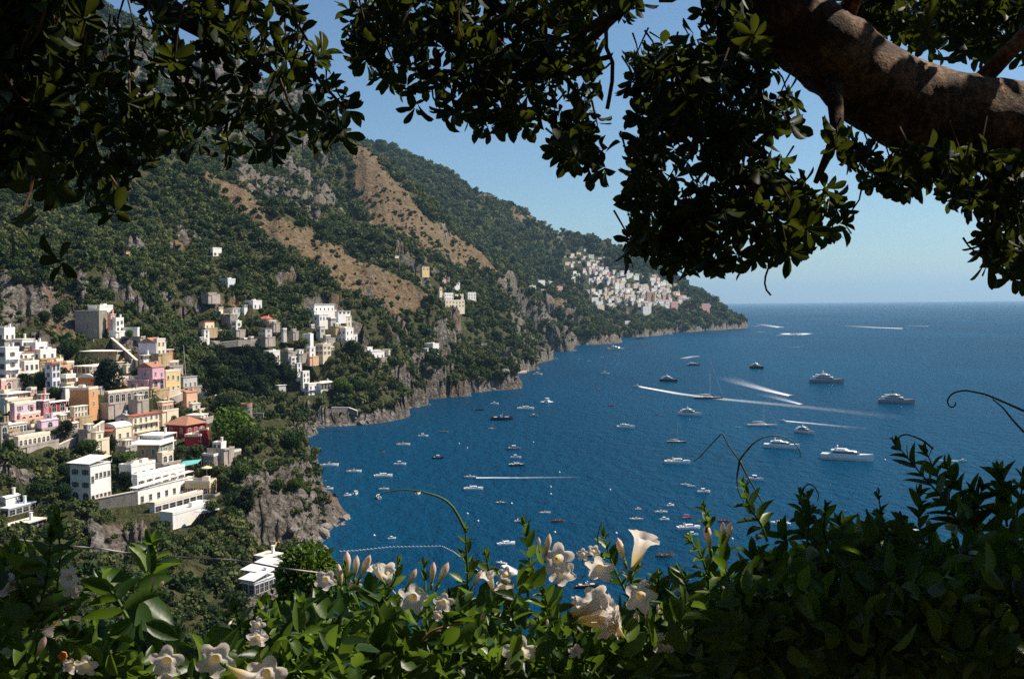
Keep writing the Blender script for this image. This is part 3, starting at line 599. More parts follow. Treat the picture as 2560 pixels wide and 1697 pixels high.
brown = t.ramp(n23, [(0.34, (0.045, 0.042, 0.018)), (0.44, (0.13, 0.092, 0.05)), (0.54, (0.21, 0.145, 0.085)), (0.66, (0.33, 0.26, 0.19))])
rockc = t.ramp(n3, [(0.28, (0.05, 0.042, 0.034)), (0.45, (0.16, 0.135, 0.11)), (0.62, (0.27, 0.245, 0.22)), (0.78, (0.42, 0.385, 0.35))])
vo = t.new('ShaderNodeTexVoronoi', feature='DISTANCE_TO_EDGE', i_Scale=0.22); wv = t.new('ShaderNodeMapping'); t.con(P_, wv.inputs[0]); wv.inputs['Scale'].default_value = (1, 1, .35)
ad = t.new('ShaderNodeVectorMath', operation='MULTIPLY_ADD'); nz = t.new('ShaderNodeTexNoise', i_Scale=.25, i_Detail=4.0); t.con(P_, nz.inputs[0]); t.con(nz.outputs['Color'], ad.inputs[0]); ad.inputs[1].default_value = (9, 9, 9); t.con(wv.outputs[0], ad.inputs[2]); t.con(ad.outputs[0], vo.inputs[0])
rockc = t.mix(t.ramp(vo.outputs['Distance'], [(0.0, (.75, .75, .75)), (.16, (0, 0, 0))]), rockc, (0.045, 0.038, 0.03))
rust = t.mix(t.ramp(n1, [(0.55, (0, 0, 0)), (0.66, (0.6, 0.6, 0.6))]), rockc, (0.24, 0.125, 0.06))
bf = t.math('MULTIPLY', t.math('SUBTRACT', t.math('ADD', br, t.math('MULTIPLY', t.math('SUBTRACT', n2, 0.5), 1.3)), 0.32), 2.6, clamp=True)
rf = t.math('GREATER_THAN', t.math('ADD', rk, t.math('MULTIPLY', t.math('SUBTRACT', n2, 0.5), 1.2)), 0.48)
c = t.mix(bf, green, brown); c = t.mix(rf, c, rust)
h = t.math('ADD', t.math('MULTIPLY', n3, 2.0), t.math('ADD', n2, t.math('MULTIPLY', t.math('MINIMUM', vo.outputs['Distance'], .3), 1.2)))
ground_mat = t.done(t.bsdf(c, 0.95, t.bump(h, 1.0, 2.2), 0.1))
me = fast_mesh("hills", gp.reshape(-1, 3)[used], remap[q], ground_mat, True, {"brown": BRW.ravel()[used], "rock": RKW.ravel()[used]})
hills = link("hills", me); tag(hills, kind="structure")

# ================================================================== SEA
t = NT("sea_water")
P_ = t.pos()
mp = t.new("ShaderNodeMapping", vector_type='POINT'); t.con(P_, mp.inputs[0]); mp.inputs["Scale"].default_value = (1.0, 0.55, 1.0)
mp.inputs["Rotation"].default_value = (0, 0, 0.5)
w1 = t.noise(0.16, 6, 0.62, mp.outputs[0]); w2 = t.noise(0.011, 4, 0.6, mp.outputs[0]); w3 = t.noise(0.0016, 4, 0.55, mp.outputs[0], 0.6)
hgt = t.math('ADD', w1, t.math('MULTIPLY', w2, 1.2))
deep = t.ramp(w3, [(0.3, (0.0003, 0.031, 0.072)), (0.5, (0.0004, 0.042, 0.096)), (0.7, (0.0006, 0.058, 0.122))])
p = t.new("ShaderNodeBsdfPrincipled"); t.con(deep, p.inputs["Base Color"])
p.inputs["Roughness"].default_value = 0.32; p.inputs["IOR"].default_value = 1.33; p.inputs["Specular IOR Level"].default_value = 0.03
t.con(t.bump(hgt, 1.0, 3.5), p.inputs["Normal"])
sea_mat = t.done(p.outputs[0])
b = MB(); rr = [30, 200, 500, 1200, 3000, 8000, 20000, 55000]; aa = np.radians(np.linspace(-75, 75, 61))
vs = np.array([[r_ * math.sin(a_), r_ * math.cos(a_), 0.0] for r_ in rr for a_ in aa])
b.add(vs, [(i * 61 + j, i * 61 + j + 1, (i + 1) * 61 + j + 1, (i + 1) * 61 + j) for i in range(7) for j in range(60)])
sea = b.build("sea", sea_mat); tag(sea, kind="structure")
for pl in sea.data.polygons: pass
sea.data.flip_normals() if sea.data.polygons[0].normal.z < 0 else None
if hills.data.polygons[1000].normal.z < 0: hills.data.flip_normals()

# ================================================================== HAZE
t = NT("haze_air")
pv = t.new("ShaderNodeVolumePrincipled"); pv.inputs["Color"].default_value = (0.45, 0.72, 1.0, 1); pv.inputs["Density"].default_value = HAZE = 3.2e-5
pv.inputs["Anisotropy"].default_value = 0.2
t.con(pv.outputs[0], t.out.inputs["Volume"]); haze_mat = t.mat
b = MB(); b.box((0, 20000, 460), (120000, 76000, 1000)); hz = b.build("haze", haze_mat); tag(hz, kind="stuff")

# ================================================================== VEGETATION ON THE HILLS
def leaf_cards(n, rad, size, rng, flat=0.75, shell=0.55, lumps=5):
    """small leaf clumps spread through an uneven crown; returns quads (n,4,3)"""
    lc = rng.normal(size=(lumps, 3)) * 0.38; lr = rng.uniform(0.45, 0.8, lumps)
    k = rng.integers(0, lumps, n); d = rng.normal(size=(n, 3)); d /= np.linalg.norm(d, axis=1)[:, None]
    rr_ = rng.uniform(shell, 1.0, n) ** 0.7
    c = (lc[k] + d * (rr_ * lr[k])[:, None]) * np.array([1, 1, flat]) * rad
    nrm = d + rng.normal(size=(n, 3)) * 0.55; nrm /= np.linalg.norm(nrm, axis=1)[:, None]
    a = np.cross(nrm, rng.normal(size=(n, 3))); a /= np.linalg.norm(a, axis=1)[:, None]; b_ = np.cross(nrm, a)
    s = size * rng.uniform(0.6, 1.35, n)[:, None]
    return np.stack([c - a * s - b_ * s * .7, c + a * s * .8 - b_ * s, c + a * s + b_ * s * .7, c - a * s * .7 + b_ * s], 1)
def quads_mesh(name, Q, mat, attrs=None):
    n = len(Q); return fast_mesh(name, Q.reshape(-1, 3), np.arange(n * 4).reshape(n, 4), mat, False, attrs)
def foliage_mat(name, dark, mid, lite, sc=0.02, trans=0.25):
    t = NT(name); oi = t.new("ShaderNodeObjectInfo"); isl = t.new("ShaderNodeNewGeometry")
    w = t.noise(sc, 3, 0.6, t.pos())
    f = t.math('ADD', t.math('MULTIPLY', oi.outputs["Random"], 0.55), t.math('MULTIPLY', isl.outputs["Random Per Island"], 0.3))
    f = t.math('ADD', f, t.math('MULTIPLY', w, 0.6))
    c = t.ramp(f, [(0.3, dark), (0.68, mid), (1.0, lite)])
    d = t.bsdf(c, 0.75, None, 0.15)
    tr = t.new("ShaderNodeBsdfTranslucent"); t.con(c, tr.inputs[0])
    mx = t.new("ShaderNodeMixShader", i_0=trans); t.con(d, mx.inputs[1]); t.con(tr.outputs[0], mx.inputs[2])
    return t.done(mx.outputs[0])
SCRUB_MAT = foliage_mat("scrub_leaves", (0.018, 0.036, 0.012), (0.047, 0.076, 0.023), (0.14, 0.15, 0.05))
TREE_MAT = foliage_mat("tree_leaves", (0.012, 0.032, 0.008), (0.030, 0.062, 0.014), (0.07, 0.11, 0.022), 0.06)
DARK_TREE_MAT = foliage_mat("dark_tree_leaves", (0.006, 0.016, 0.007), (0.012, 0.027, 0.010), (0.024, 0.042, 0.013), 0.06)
BRIGHT_TREE_MAT = foliage_mat("bright_tree_leaves", (0.035, 0.065, 0.010), (0.065, 0.115, 0.014), (0.10, 0.16, 0.02), 0.06)
BARK = plain("tree_bark", (0.10, 0.07, 0.05), 0.9, 0.1)

HOUSE_SPOTS = []                                                # filled by the builders: x, y, radius kept clear
def scatter_scrub():
    rg = np.random.default_rng(5)
    dA = AZ[1] - AZ[0]; dR = np.gradient(RR)
    spac = np.interp(RR, [150, 350, 700, 1100, 1600, 3000, 3600], [2.3, 2.7, 3.6, 4.8, 6.5, 9.5, 11])
    area = (RR * dA * dR)[:, None] * np.sqrt(1 + np.minimum(SLOPE, 2.0) ** 2)
    dens = np.ones(GZ.shape); u, v, d = project(gp)
    patch = fbm(gx / 45, gy / 45, 3)
    dens = 0.62 + 0.5 * smooth(-0.25, 0.2, patch + 0.6 * fbm(gx / 160 + 7, gy / 160, 2))
    dens = np.where(RR[:, None] < 470, np.maximum(dens, 0.95), dens)
    dens = np.where(BRW > 0.5, 0.16 + 0.45 * (patch > 0.12), dens)
    dens = np.where(RKW > 0.5, 0.22 + 0.5 * (patch > 0.1), dens)
    dens = np.where((GZ < 5), 0.0, dens) * (0.75 + 0.35 * np.clip(patch * 2 + .6, 0, 1))
    dens = np.where((RR[:, None] < 150) | (RR[:, None] > 3600) | (u < -260) | (u > 2000), 0, dens)
    vis = np.maximum.accumulate((GZ - 85.0) / RR[:, None], axis=0)         # hidden ground needs no scrub
    dens = np.where((GZ + 14 - 85.0) / RR[:, None] < vis - 1e-9, 0.0, dens)
    cnt = rg.poisson(dens * area / (spac[:, None] ** 2))
    i, j = np.nonzero(cnt); rep = cnt[i, j]; i = np.repeat(i, rep); j = np.repeat(j, rep)
    r = RR[i] + (rg.random(len(i)) - .5) * dR[i]; a = AZ[j] + (rg.random(len(i)) - .5) * dA
    x, y = r * np.sin(a), r * np.cos(a); z = ground_z(x, y)
    ok = np.ones(len(x), bool)
    for hx, hy, hr in HOUSE_SPOTS: ok &= (x - hx) ** 2 + (y - hy) ** 2 > hr * hr
    sz = np.interp(r, RR, spac) * np.clip(rg.lognormal(-0.32, 0.5, len(r)), 0.2, 2.1)
    sz = sz * np.where((r < 560), 0.8, 1.0)
    sz = np.where(BRW[i, j] > 0.5, sz * 0.5, sz); sz = np.where(RKW[i, j] > 0.5, sz * 0.65, sz)
    return np.stack([x, y, z + 0.15 * sz], 1)[ok], sz[ok], rg.random(ok.sum()) * 6.283
def instance_stuff(name, pts, scl, rot, sources):
    me = bpy.data.meshes.new(name); me.vertices.add(len(pts)); me.vertices.foreach_set("co", pts.astype(np.float32).ravel())
    for k, arr in (("sz", scl), ("rz", rot)):
        a = me.attributes.new(k, 'FLOAT', 'POINT'); a.data.foreach_set("value", np.asarray(arr, np.float32))
    o = link(name, me); tag(o, kind="stuff")
    ng = bpy.data.node_groups.new(name, 'GeometryNodeTree')
    ng.interface.new_socket("Geometry", in_out='INPUT', socket_type='NodeSocketGeometry')
    ng.interface.new_socket("Geometry", in_out='OUTPUT', socket_type='NodeSocketGeometry')
    N, L = ng.nodes, ng.links
    gi = N.new("NodeGroupInput"); go = N.new("NodeGroupOutput")
    gtg = N.new("GeometryNodeGeometryToInstance")
    for so in sources:
        oi = N.new("GeometryNodeObjectInfo"); oi.inputs[0].default_value = so; oi.inputs[1].default_value = True
        L.new(oi.outputs["Geometry"], gtg.inputs[0])
    iop = N.new("GeometryNodeInstanceOnPoints"); iop.inputs["Pick Instance"].default_value = True
    L.new(gi.outputs[0], iop.inputs["Points"])
    join = N.new("GeometryNodeJoinGeometry")
    for so in sources:
        oi = N.new("GeometryNodeObjectInfo"); oi.inputs[0].default_value = so; oi.inputs[1].default_value = True
        L.new(oi.outputs["Geometry"], join.inputs[0])
    L.new(join.outputs[0], iop.inputs["Instance"]); N.remove(gtg)
    s_ = N.new("GeometryNodeInputNamedAttribute"); s_.data_type = 'FLOAT'; s_.inputs[0].default_value = "sz"
    z_ = N.new("GeometryNodeInputNamedAttribute"); z_.data_type = 'FLOAT'; z_.inputs[0].default_value = "rz"
    cx = N.new("ShaderNodeCombineXYZ"); L.new(z_.outputs[0], cx.inputs[2])
    L.new(s_.outputs[0], iop.inputs["Scale"]); L.new(cx.outputs[0], iop.inputs["Rotation"])
    L.new(iop.outputs[0], go.inputs[0])
    md = o.modifiers.new("scatter", 'NODES'); md.node_group = ng
    return o
SCRUB_SRC = []
for k in range(4):
    rg = np.random.default_rng(40 + k)
    Q = leaf_cards(230, 0.72, 0.115, rg, 0.8, 0.5, 6); Q[..., 2] += 0.35
    SCRUB_SRC.append(bpy.data.objects.new("scrub_clump", quads_mesh("scrub_clump", Q, SCRUB_MAT)))

# --- trees one can tell apart
def crown_quads(kind, rg):
    if kind == 'round': Q = leaf_cards(2400, 0.5, 0.034, rg, 0.95, 0.45, 16); Q[..., 2] += 0.62
    elif kind == 'pine': Q = leaf_cards(2400, 0.5, 0.034, rg, 0.5, 0.45, 16); Q[..., 2] += 0.72
    elif kind == 'tall': Q = leaf_cards(2200, 0.36, 0.032, rg, 1.5, 0.45, 14); Q[..., 2] += 0.58
    else:
        Q = leaf_cards(1500, 0.12, 0.02, rg, 4.0, 0.5, 7); Q[..., 2] += 0.52
    return Q
TREE_PROTO = {}
def tree(kind, matk, P, h, label, group=None, rz=None):
    key = (kind, matk)
    if key not in TREE_PROTO:
        rg = np.random.default_rng(len(TREE_PROTO) + 70)
        mt = {'mid': TREE_MAT, 'dark': DARK_TREE_MAT, 'bright': BRIGHT_TREE_MAT}[matk]
        tb = MB(); top = 0.75 if kind != 'cypress' else 0.9
        tb.tube([(0, 0, -0.12), (0.01, 0, 0.2), (0, 0.015, 0.45), (0, 0, top)], [0.035, 0.027, 0.02, 0.006], 7)
        if kind != 'cypress':
            for a in range(5):
                an = a * 1.26 + .3; tb.tube([(0, 0.005, 0.3 + a * .04), (math.cos(an) * .16, math.sin(an) * .16, 0.5 + a * .03), (math.cos(an) * .3, math.sin(an) * .3, 0.62 + a * .03)], [0.014, 0.009, 0.004], 5)
        TREE_PROTO[key] = (tb.mesh("trunk", BARK, True), quads_mesh("crown", crown_quads(kind, rg), mt))
    tm, cm = TREE_PROTO[key]
    name = {'round': 'broadleaf_tree', 'pine': 'umbrella_pine', 'tall': 'tall_tree', 'cypress': 'cypress_tree'}[kind]
    e = empty(name, P, label, "tree", group, random.random() * 6.28 if rz is None else rz); e.scale = (h, h, h)
    link("trunk", tm, e); link("crown", cm, e)
    return e
def tree_px(kind, matk, foot, top_v, label, group=None, wide=1.0):
    P = hit(foot); h = (foot[1] - top_v) / FOC * P[1]
    e = tree(kind, matk, P, h, label, group); e.scale = (h * wide, h * wide, h); HOUSE_SPOTS.append((P[0], P[1], h * .25)); return e

# ================================================================== BUILDINGS
WC = dict(white=(0.80, 0.77, 0.72), cream=(0.76, 0.64, 0.47), pink=(0.68, 0.36, 0.34), rose=(0.66, 0.37, 0.42), red=(0.36, 0.035, 0.03), orange=(0.55, 0.22, 0.08), orangebrown=(0.56, 0.29, 0.13),
          ochre=(0.46, 0.34, 0.19), yellow=(0.70, 0.52, 0.25), peach=(0.70, 0.42, 0.27), stone=(0.30, 0.26, 0.22), lilac=(0.62, 0.46, 0.56), magenta=(0.40, 0.16, 0.20), brownpink=(0.42, 0.25, 0.20),
          paleblue=(0.66, 0.68, 0.74), whiteblue=(0.72, 0.76, 0.80), greywhite=(0.52, 0.49, 0.45))
def plaster(name, c, stone=False):
    t = NT(name); P_ = t.pos(); o = t.obj()
    mp = t.new("ShaderNodeMapping"); t.con(P_, mp.inputs[0]); mp.inputs["Scale"].default_value = (0.9, 0.9, 0.22)
    n1 = t.noise(1.0, 5, 0.65, mp.outputs[0]); n2 = t.noise(0.35, 5, 0.6, P_); n3 = t.noise(3.0 if stone else 8.0, 4, 0.7, P_)
    lo = tuple(x * (0.45 if stone else 0.72) for x in c); hi = tuple(min(0.86, x * 1.08) for x in c)
    f = t.math('ADD', t.math('MULTIPLY', n1, 0.5), t.math('ADD', t.math('MULTIPLY', n2, 0.3), t.math('MULTIPLY', n3, 0.2)))
    col = t.ramp(f, [(0.33, lo), (0.52 if stone else 0.47, c), (0.72, hi)])
    return t.done(t.bsdf(col, 0.9, t.bump(n3, 0.5 if stone else 0.15, 0.25 if stone else 0.03), 0.15))
WM = {k: plaster("plaster_" + k, v, k in ('stone', 'ochre')) for k, v in WC.items()}
def tiles(name, a, b_):
    t = NT(name); w = t.new("ShaderNodeTexWave", i_Scale=1.4, i_Distortion=1.2, i_Detail=2.0); t.con(t.obj(), w.inputs[0])
    f = t.math('ADD', t.math('MULTIPLY', w.outputs["Fac"], 0.45), t.math('MULTIPLY', t.noise(1.3, 5, 0.7, t.pos()), 0.6))
    return t.done(t.bsdf(t.ramp(f, [(0.25, a), (0.75, b_)]), 0.85, t.bump(w.outputs["Fac"], 0.6, 0.08), 0.15))
RM = dict(white=plaster("roof_white", (0.80, 0.76, 0.69)), cream=plaster("roof_cream", (0.74, 0.64, 0.52)), tile=tiles("roof_tiles", (0.26, 0.11, 0.07), (0.52, 0.27, 0.17)), redtile=tiles("roof_red", (0.38, 0.07, 0.04), (0.62, 0.19, 0.11)),
          stone=WM['stone'], grey=plaster("roof_grey", (0.34, 0.33, 0.34)), lilac=WM['lilac'], paleblue=WM['paleblue'])
t = NT("ribbed_canvas"); w = t.new("ShaderNodeTexWave", i_Scale=0.55); t.con(t.obj(), w.inputs[0])
RM['ribbed'] = t.done(t.bsdf(t.ramp(w.outputs["Fac"], [(0.08, (0.35, 0.35, 0.34)), (0.2, (0.80, 0.77, 0.72))]), 0.8))
t = NT("window_glass"); P_ = t.pos(); gl = t.ramp(t.noise(0.7, 2, 0.5, P_), [(0.35, (0.012, 0.014, 0.016)), (0.7, (0.05, 0.055, 0.06))]); GLASS = t.done(t.bsdf(gl, 0.15, None, 0.5))
FRAME_W = plain("white_frame", (0.74, 0.72, 0.68), 0.6); FRAME_G = plain("grey_frame", (0.40, 0.37, 0.33), 0.7); SHUT_T = plain("teal_shutter", (0.22, 0.38, 0.40), 0.6); SHUT_B = plain("brown_shutter", (0.16, 0.09, 0.05), 0.7)
IRON = plain("pale_rail", (0.62, 0.60, 0.57), 0.6)
PALE_STONE = plaster("pale_masonry", (0.42, 0.36, 0.31), True)
_WIN = {}
def window_meshes(w, h, arch, frame, shut):
    w = round(w * 5) / 5; h = round(h * 5) / 5
    key = (w, h, arch, frame.name, shut.name if shut else None)
    if key in _WIN: return _WIN[key]
    f = MB(); p = MB(); n = 9; r = w / 2
    def prof(x):                                              # outline from bottom left round the top to bottom right
        if not arch: return [(-r - x, 0), (-r - x, h + x), (r + x, h + x), (r + x, 0)]
        a = [(-(r + x) * math.cos(k / n * math.pi), h - r + (r + x) * math.sin(k / n * math.pi)) for k in range(n + 1)]
        return [(-r - x, 0)] + a + [(r + x, 0)]
    o = prof(0.16); i = prof(0.0); k = len(o)
    v = [(a, -0.10, b_) for a, b_ in o] + [(a, -0.10, b_) for a, b_ in i] + [(a, 0.02, b_) for a, b_ in o] + [(a, 0.0, b_) for a, b_ in i]
    fs = []
    for q in range(k - 1): fs += [(q, q + 1, k + q + 1, k + q), (2 * k + q + 1, 2 * k + q, q, q + 1)[::-1], (k + q, k + q + 1, 3 * k + q + 1, 3 * k + q)]
    f.add(v, fs); f.box((0, -0.12, -0.06), (w + .5, .22, .12))
    f.box((0, -0.05, h / 2), (0.06, 0.04, h * .98)); f.box((0, -0.05, h * .55), (w, 0.036, 0.06))
    if shut and not arch:
        for s_ in (-1, 1): f.box((s_ * (w * .75 + .17), -0.06, h / 2), (w / 2, 0.06, h), mi=1)
    p.add([(a, -0.02, b_) for a, b_ in i], [tuple(range(k))])
    p.add([(a, -0.005, b_) for a, b_ in i], [tuple(range(k))[::-1]])
    _WIN[key] = (f.mesh("window", [frame] + ([shut] if shut else [])), p.mesh("pane", GLASS)); return _WIN[key]
def put_window(e, face, s, z, w, h, arch, frame, shut):
    fm, pm = window_meshes(w, h, arch, frame, shut)
    o = link("window", fm, e)
    if face == 'A': o.location = (s, -0.003, z)
    else: o.location = (0.003, s, z); o.rotation_euler = (0, 0, math.pi / 2)
    link("pane", pm, o)
def house(h):
    L, W, Hh = h["L"], h["W"], h["H"]; P = h["P"]; D = P[1]; rng = random.Random(int(P[0] * 13 + P[1] * 7))
    if h.get("simple"):
        b = MB(); b.box((-L / 2, W / 2, Hh / 2 - 4), (L, W, Hh + 8)); rb = MB()
        e = b.build(h["name"], WM[h["col"]], None, loc=P); e.rotation_euler = (0, 0, h["rz"]); tag(e, h["label"], h["cat"], h["group"])
        rb.box((-L / 2, W / 2, Hh + .25), (L + .5, W + .5, 0.5)); rb.build("roof", RM[h["rc"]], e)
        for k in range(2):
            fm, pm = window_meshes(1.6, 1.8, False, FRAME_W, None)
            o = link("window", pm, e); o.location = (0.05, W * (0.3 + .4 * k), Hh * .45); o.rotation_euler = (0, 0, math.pi / 2)
        HOUSE_SPOTS.append((h["c"][0], h["c"][1], max(L, W) * .6 + 2)); HOUSE_SPOTS.append((P[0], P[1] - 7, max(L, W) * .5 + 1)); return e
    e = empty(h["name"], P, h["label"], h["cat"], h.get("group", OLD), h["rz"])
    wm = WM[h["col"]]
    b = MB(); deep = 4 + D / 250
    b.box((-L / 2, W / 2, Hh / 2 - deep / 2), (L, W, Hh + deep))
    if D < 600 and h["col"] not in ('stone',):                 # a plinth and a string course
        b.box((-L / 2, W / 2, -deep / 2 + .15), (L + .16, W + .16, deep + .3))
    wall = b.build("wall", wm, e)
    roof, rc = h.get("roof", 'flat'), RM[h.get("rc", 'white' if h["col"] in ('white', 'paleblue', 'whiteblue', 'greywhite') else 'cream')]
    ov = h.get("over", 0.3); r = MB()
    if roof == 'flat':
        r.box((-L / 2, W / 2, Hh + .16), (L + 2 * ov, W + 2 * ov, 0.32))
        if ov > 0.55:
            for sx in (-L - ov + .15, ov - .15):
                for sy in (-ov + .15, W + ov - .15): r.box((sx, sy, Hh - .9), (.14, .14, 1.78))
    elif roof == 'terrace':
        r.box((-L / 2, W / 2, Hh + .06), (L + .2, W + .2, 0.12))
        pw, ph = .25, .85
        r.box((-L / 2, pw / 2 - .08, Hh + .12 + ph / 2), (L + .16, pw, ph)); r.box((-L / 2, W - pw / 2 + .08, Hh + .12 + ph / 2), (L + .16, pw, ph))
        r.box((pw / -2 + .08, W / 2, Hh + .12 + ph / 2), (pw, W - 2 * pw + .14, ph)); r.box((-L + pw / 2 - .08, W / 2, Hh + .12 + ph / 2), (pw, W - 2 * pw + .14, ph))
        if L > 4 and W > 4 and D < 1200:
            r.box((-L * rng.uniform(.3, .7), W * rng.uniform(.55, .8), Hh + .9), (L * .28, W * .25, 1.7))
    elif roof == 'hip':
        a = min(L, W) * .22; hh = min(L, W) * .28
        v = [(-L - ov, -ov, Hh), (ov, -ov, Hh), (ov, W + ov, Hh), (-L - ov, W + ov, Hh), (-L + a * 1.6, W / 2, Hh + hh), (-a * 1.6, W / 2, Hh + hh)]
        if W > L: v[4] = (-L / 2, a * 1.6, Hh + hh); v[5] = (-L / 2, W - a * 1.6, Hh + hh); r.add(v, [(0, 1, 4), (1, 2, 5, 4), (2, 3, 5), (3, 0, 4, 5), (3, 2, 1, 0)])
        else: r.add(v, [(0, 1, 5, 4), (1, 2, 5), (2, 3, 4, 5), (3, 0, 4), (3, 2, 1, 0)])
        r.box((-L / 2, W / 2, Hh - .12), (L + ov * 1.6, W + ov * 1.6, .2))
    elif roof == 'gable':
        hh = L * .26
        v = [(-L - ov, -ov, Hh - .1), (ov, -ov, Hh - .1), (-L / 2, -ov, Hh + hh), (-L - ov, W + ov, Hh - .1), (ov, W + ov, Hh - .1), (-L / 2, W + ov, Hh + hh)]
        r.add(v, [(0, 1, 2), (5, 4, 3), (1, 4, 5, 2), (3, 0, 2, 5), (0, 3, 4, 1)])
    elif roof == 'vault':
        n = 10; hh = min(L, W) * .22; v = []
        for y in (-.2, W + .2):
            for k in range(n + 1): v.append((-L / 2 + (L / 2 + .2) * math.cos(k / n * math.pi), y, Hh + hh * math.sin(k / n * math.pi)))
        m_ = n + 1; r.add(v, [(k, k + 1, m_ + k + 1, m_ + k) for k in range(n)] + [tuple(range(m_))[::-1], tuple(range(m_, 2 * m_)), (0, m_, 2 * m_ - 1, n)])
        r.box((-L / 2, W / 2, Hh + .05), (L + .5, W + .5, .16))
    elif roof == 'awning':
        hi, lo = Hh + 2.2, Hh + .9
        v = [(-L - .4, W + .3, hi), (.3, W + .3, hi), (.9, -1.3, lo), (-L - .4, -1.3, lo)]; v2 = [(a, b_, c_ - .1) for a, b_, c_ in v]
        r.add(v + v2, [(0, 1, 2, 3)[::-1], (4, 5, 6, 7), (0, 1, 5, 4), (1, 2, 6, 5), (2, 3, 7, 6), (3, 0, 4, 7)])
        for y in np.linspace(-.9, W, max(3, int(W / 4))): r.box((.5, y, Hh + (lo - Hh) / 2), (.1, .1, lo - Hh + .1))
        for x in np.linspace(-L, 0, max(2, int(L / 4))): r.box((x, -1.0, Hh + .45), (.1, .1, .9))
        r.box((-L / 2, W / 2, Hh + .06), (L + .5, W + .5, .2))
    if r.n: r.build("roof", rc, e)
    if roof in ('gable', 'hip') or (D < 520 and rng.random() < .4):
        c_ = MB(); hx = -L * rng.uniform(.2, .4); c_.box((hx, W * .7, Hh + 1.2), (.7, .7, 2.6)); c_.box((hx, W * .7, Hh + 2.56), (.95, .95, .14)); c_.build("chimney", wm, e)
    if 300 < D < 1150 and h.get("T", True) and h["name"] not in ("hotel_tier", "turret", "stone_bastion") and rng.random() < (.72 if D < 600 else .35):
        d_ = rng.uniform(2.2, 4.0); tb = MB(); z0 = .34
        tb.box((-L / 2 + d_ / 2 - .3, -d_ / 2 - .03, z0 - 3.2), (L + d_, d_, 6.4)); tb.box((d_ / 2 + .03, W / 2 - .2, z0 - 3.21), (d_, W + .3, 6.4))
        tb.box((-L / 2 + d_ / 2 - .3, -d_ - .03, z0 + .3), (L + d_ + .1, .22, .85)); tb.box((d_ + .03, W / 2 - d_ / 2, z0 + .31), (.22, W + d_, .83))
        tb.build("terrace", PALE_STONE if rng.random() < .6 else WM[rng.choice(['cream', 'ochre', 'white', 'peach'])], e)
    shut = SHUT_T if h.get("shut") else (SHUT_B if rng.random() < .3 else None)
    fr = FRAME_W if (h.get("white") or h["col"] not in ('white', 'whiteblue', 'paleblue')) else FRAME_G
    for face, span in (('A', L), ('B', W)):
        nx, nf = h.get(face, (0, 0))
        if not nx: continue
        fh = Hh / nf; arch = bool(h.get("arch" + face))
        for f_ in range(nf):
            for k in range(nx):
                s = span * (k + .5) / nx; ww = min(1.15, span / nx * .5); wh = min(2.0 if rng.random() < .35 or f_ == 0 else 1.5, fh * .62)
                if h.get("big"): ww = span / nx * .78; wh = fh * .66
                ar = arch and f_ == 0
                if ar: ww = min(span / nx * .62, 2.4); wh = fh * .72  # open arches get the dark pane too, in place of a shaded hollow
                put_window(e, face, -s if face == 'A' else s, f_ * fh + (fh * .12 if (ar or wh > 1.8 or h.get("big")) else fh * .3), max(ww, .6), max(wh, .8), ar, fr, None if (h.get("big") or ar or span / nx < 2.6) else shut)
    bal = h.get("balcony")
    if bal:
        span = L if bal == 'A' else W; nf = h[bal][1]
        for f_ in range(1, nf) if nf > 1 else (0,):
            z = f_ * Hh / nf + .05; c_ = MB(); q = MB(); n = max(4, int(span / .9))
            c_.box((0, 0, 0), (span * .92, 1.3, .16))
            for k in range(n + 1): q.box((span * .92 * (k / n - .5) * .98, -.55, .54), (.06, .06, .92))
            q.box((0, -.55, 1.03), (span * .92, .09, .07))
            o = c_.build("balcony", wm, e); q.build("railing", IRON, o)
            if bal == 'A': o.location = (-L / 2, -.65, z)
            else: o.location = (.65, W / 2, z); o.rotation_euler = (0, 0, math.pi / 2)
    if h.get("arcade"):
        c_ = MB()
        c_.box((-L / 2, -.012, Hh * .45), (L * .86, .03, Hh * .8)); c_.build("veranda_shade_panel", GLASS, e)  # dark sheet on the wall paints the veranda's deep shade
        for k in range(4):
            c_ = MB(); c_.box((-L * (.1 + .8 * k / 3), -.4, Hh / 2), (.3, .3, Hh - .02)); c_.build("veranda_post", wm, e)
    if h.get("awn"):
        c_ = MB(); v = [(-L, -.02, Hh - .05), (0, -.02, Hh - .05), (.2, -2.6, Hh - 1.1), (-L - .2, -2.6, Hh - 1.1)]; v2 = [(a, b_, c2 - .12) for a, b_, c2 in v]
        c_.add(v + v2, [(0, 1, 2, 3)[::-1], (4, 5, 6, 7), (0, 1, 5, 4), (1, 2, 6, 5), (2, 3, 7, 6), (3, 0, 4, 7)]); c_.build("tiled_awning", RM['redtile'], e)
    HOUSE_SPOTS.append((h["c"][0], h["c"][1], max(L, W) * .56 + .6))
    vx, vy = -P[0] / math.hypot(P[0], P[1]), -P[1] / math.hypot(P[0], P[1])
    HOUSE_SPOTS.append((P[0] + vx * 3.5, P[1] + vy * 3.5, max(L, W) * .4 + 2.5)); return e
for h in HOUSES: house(h)

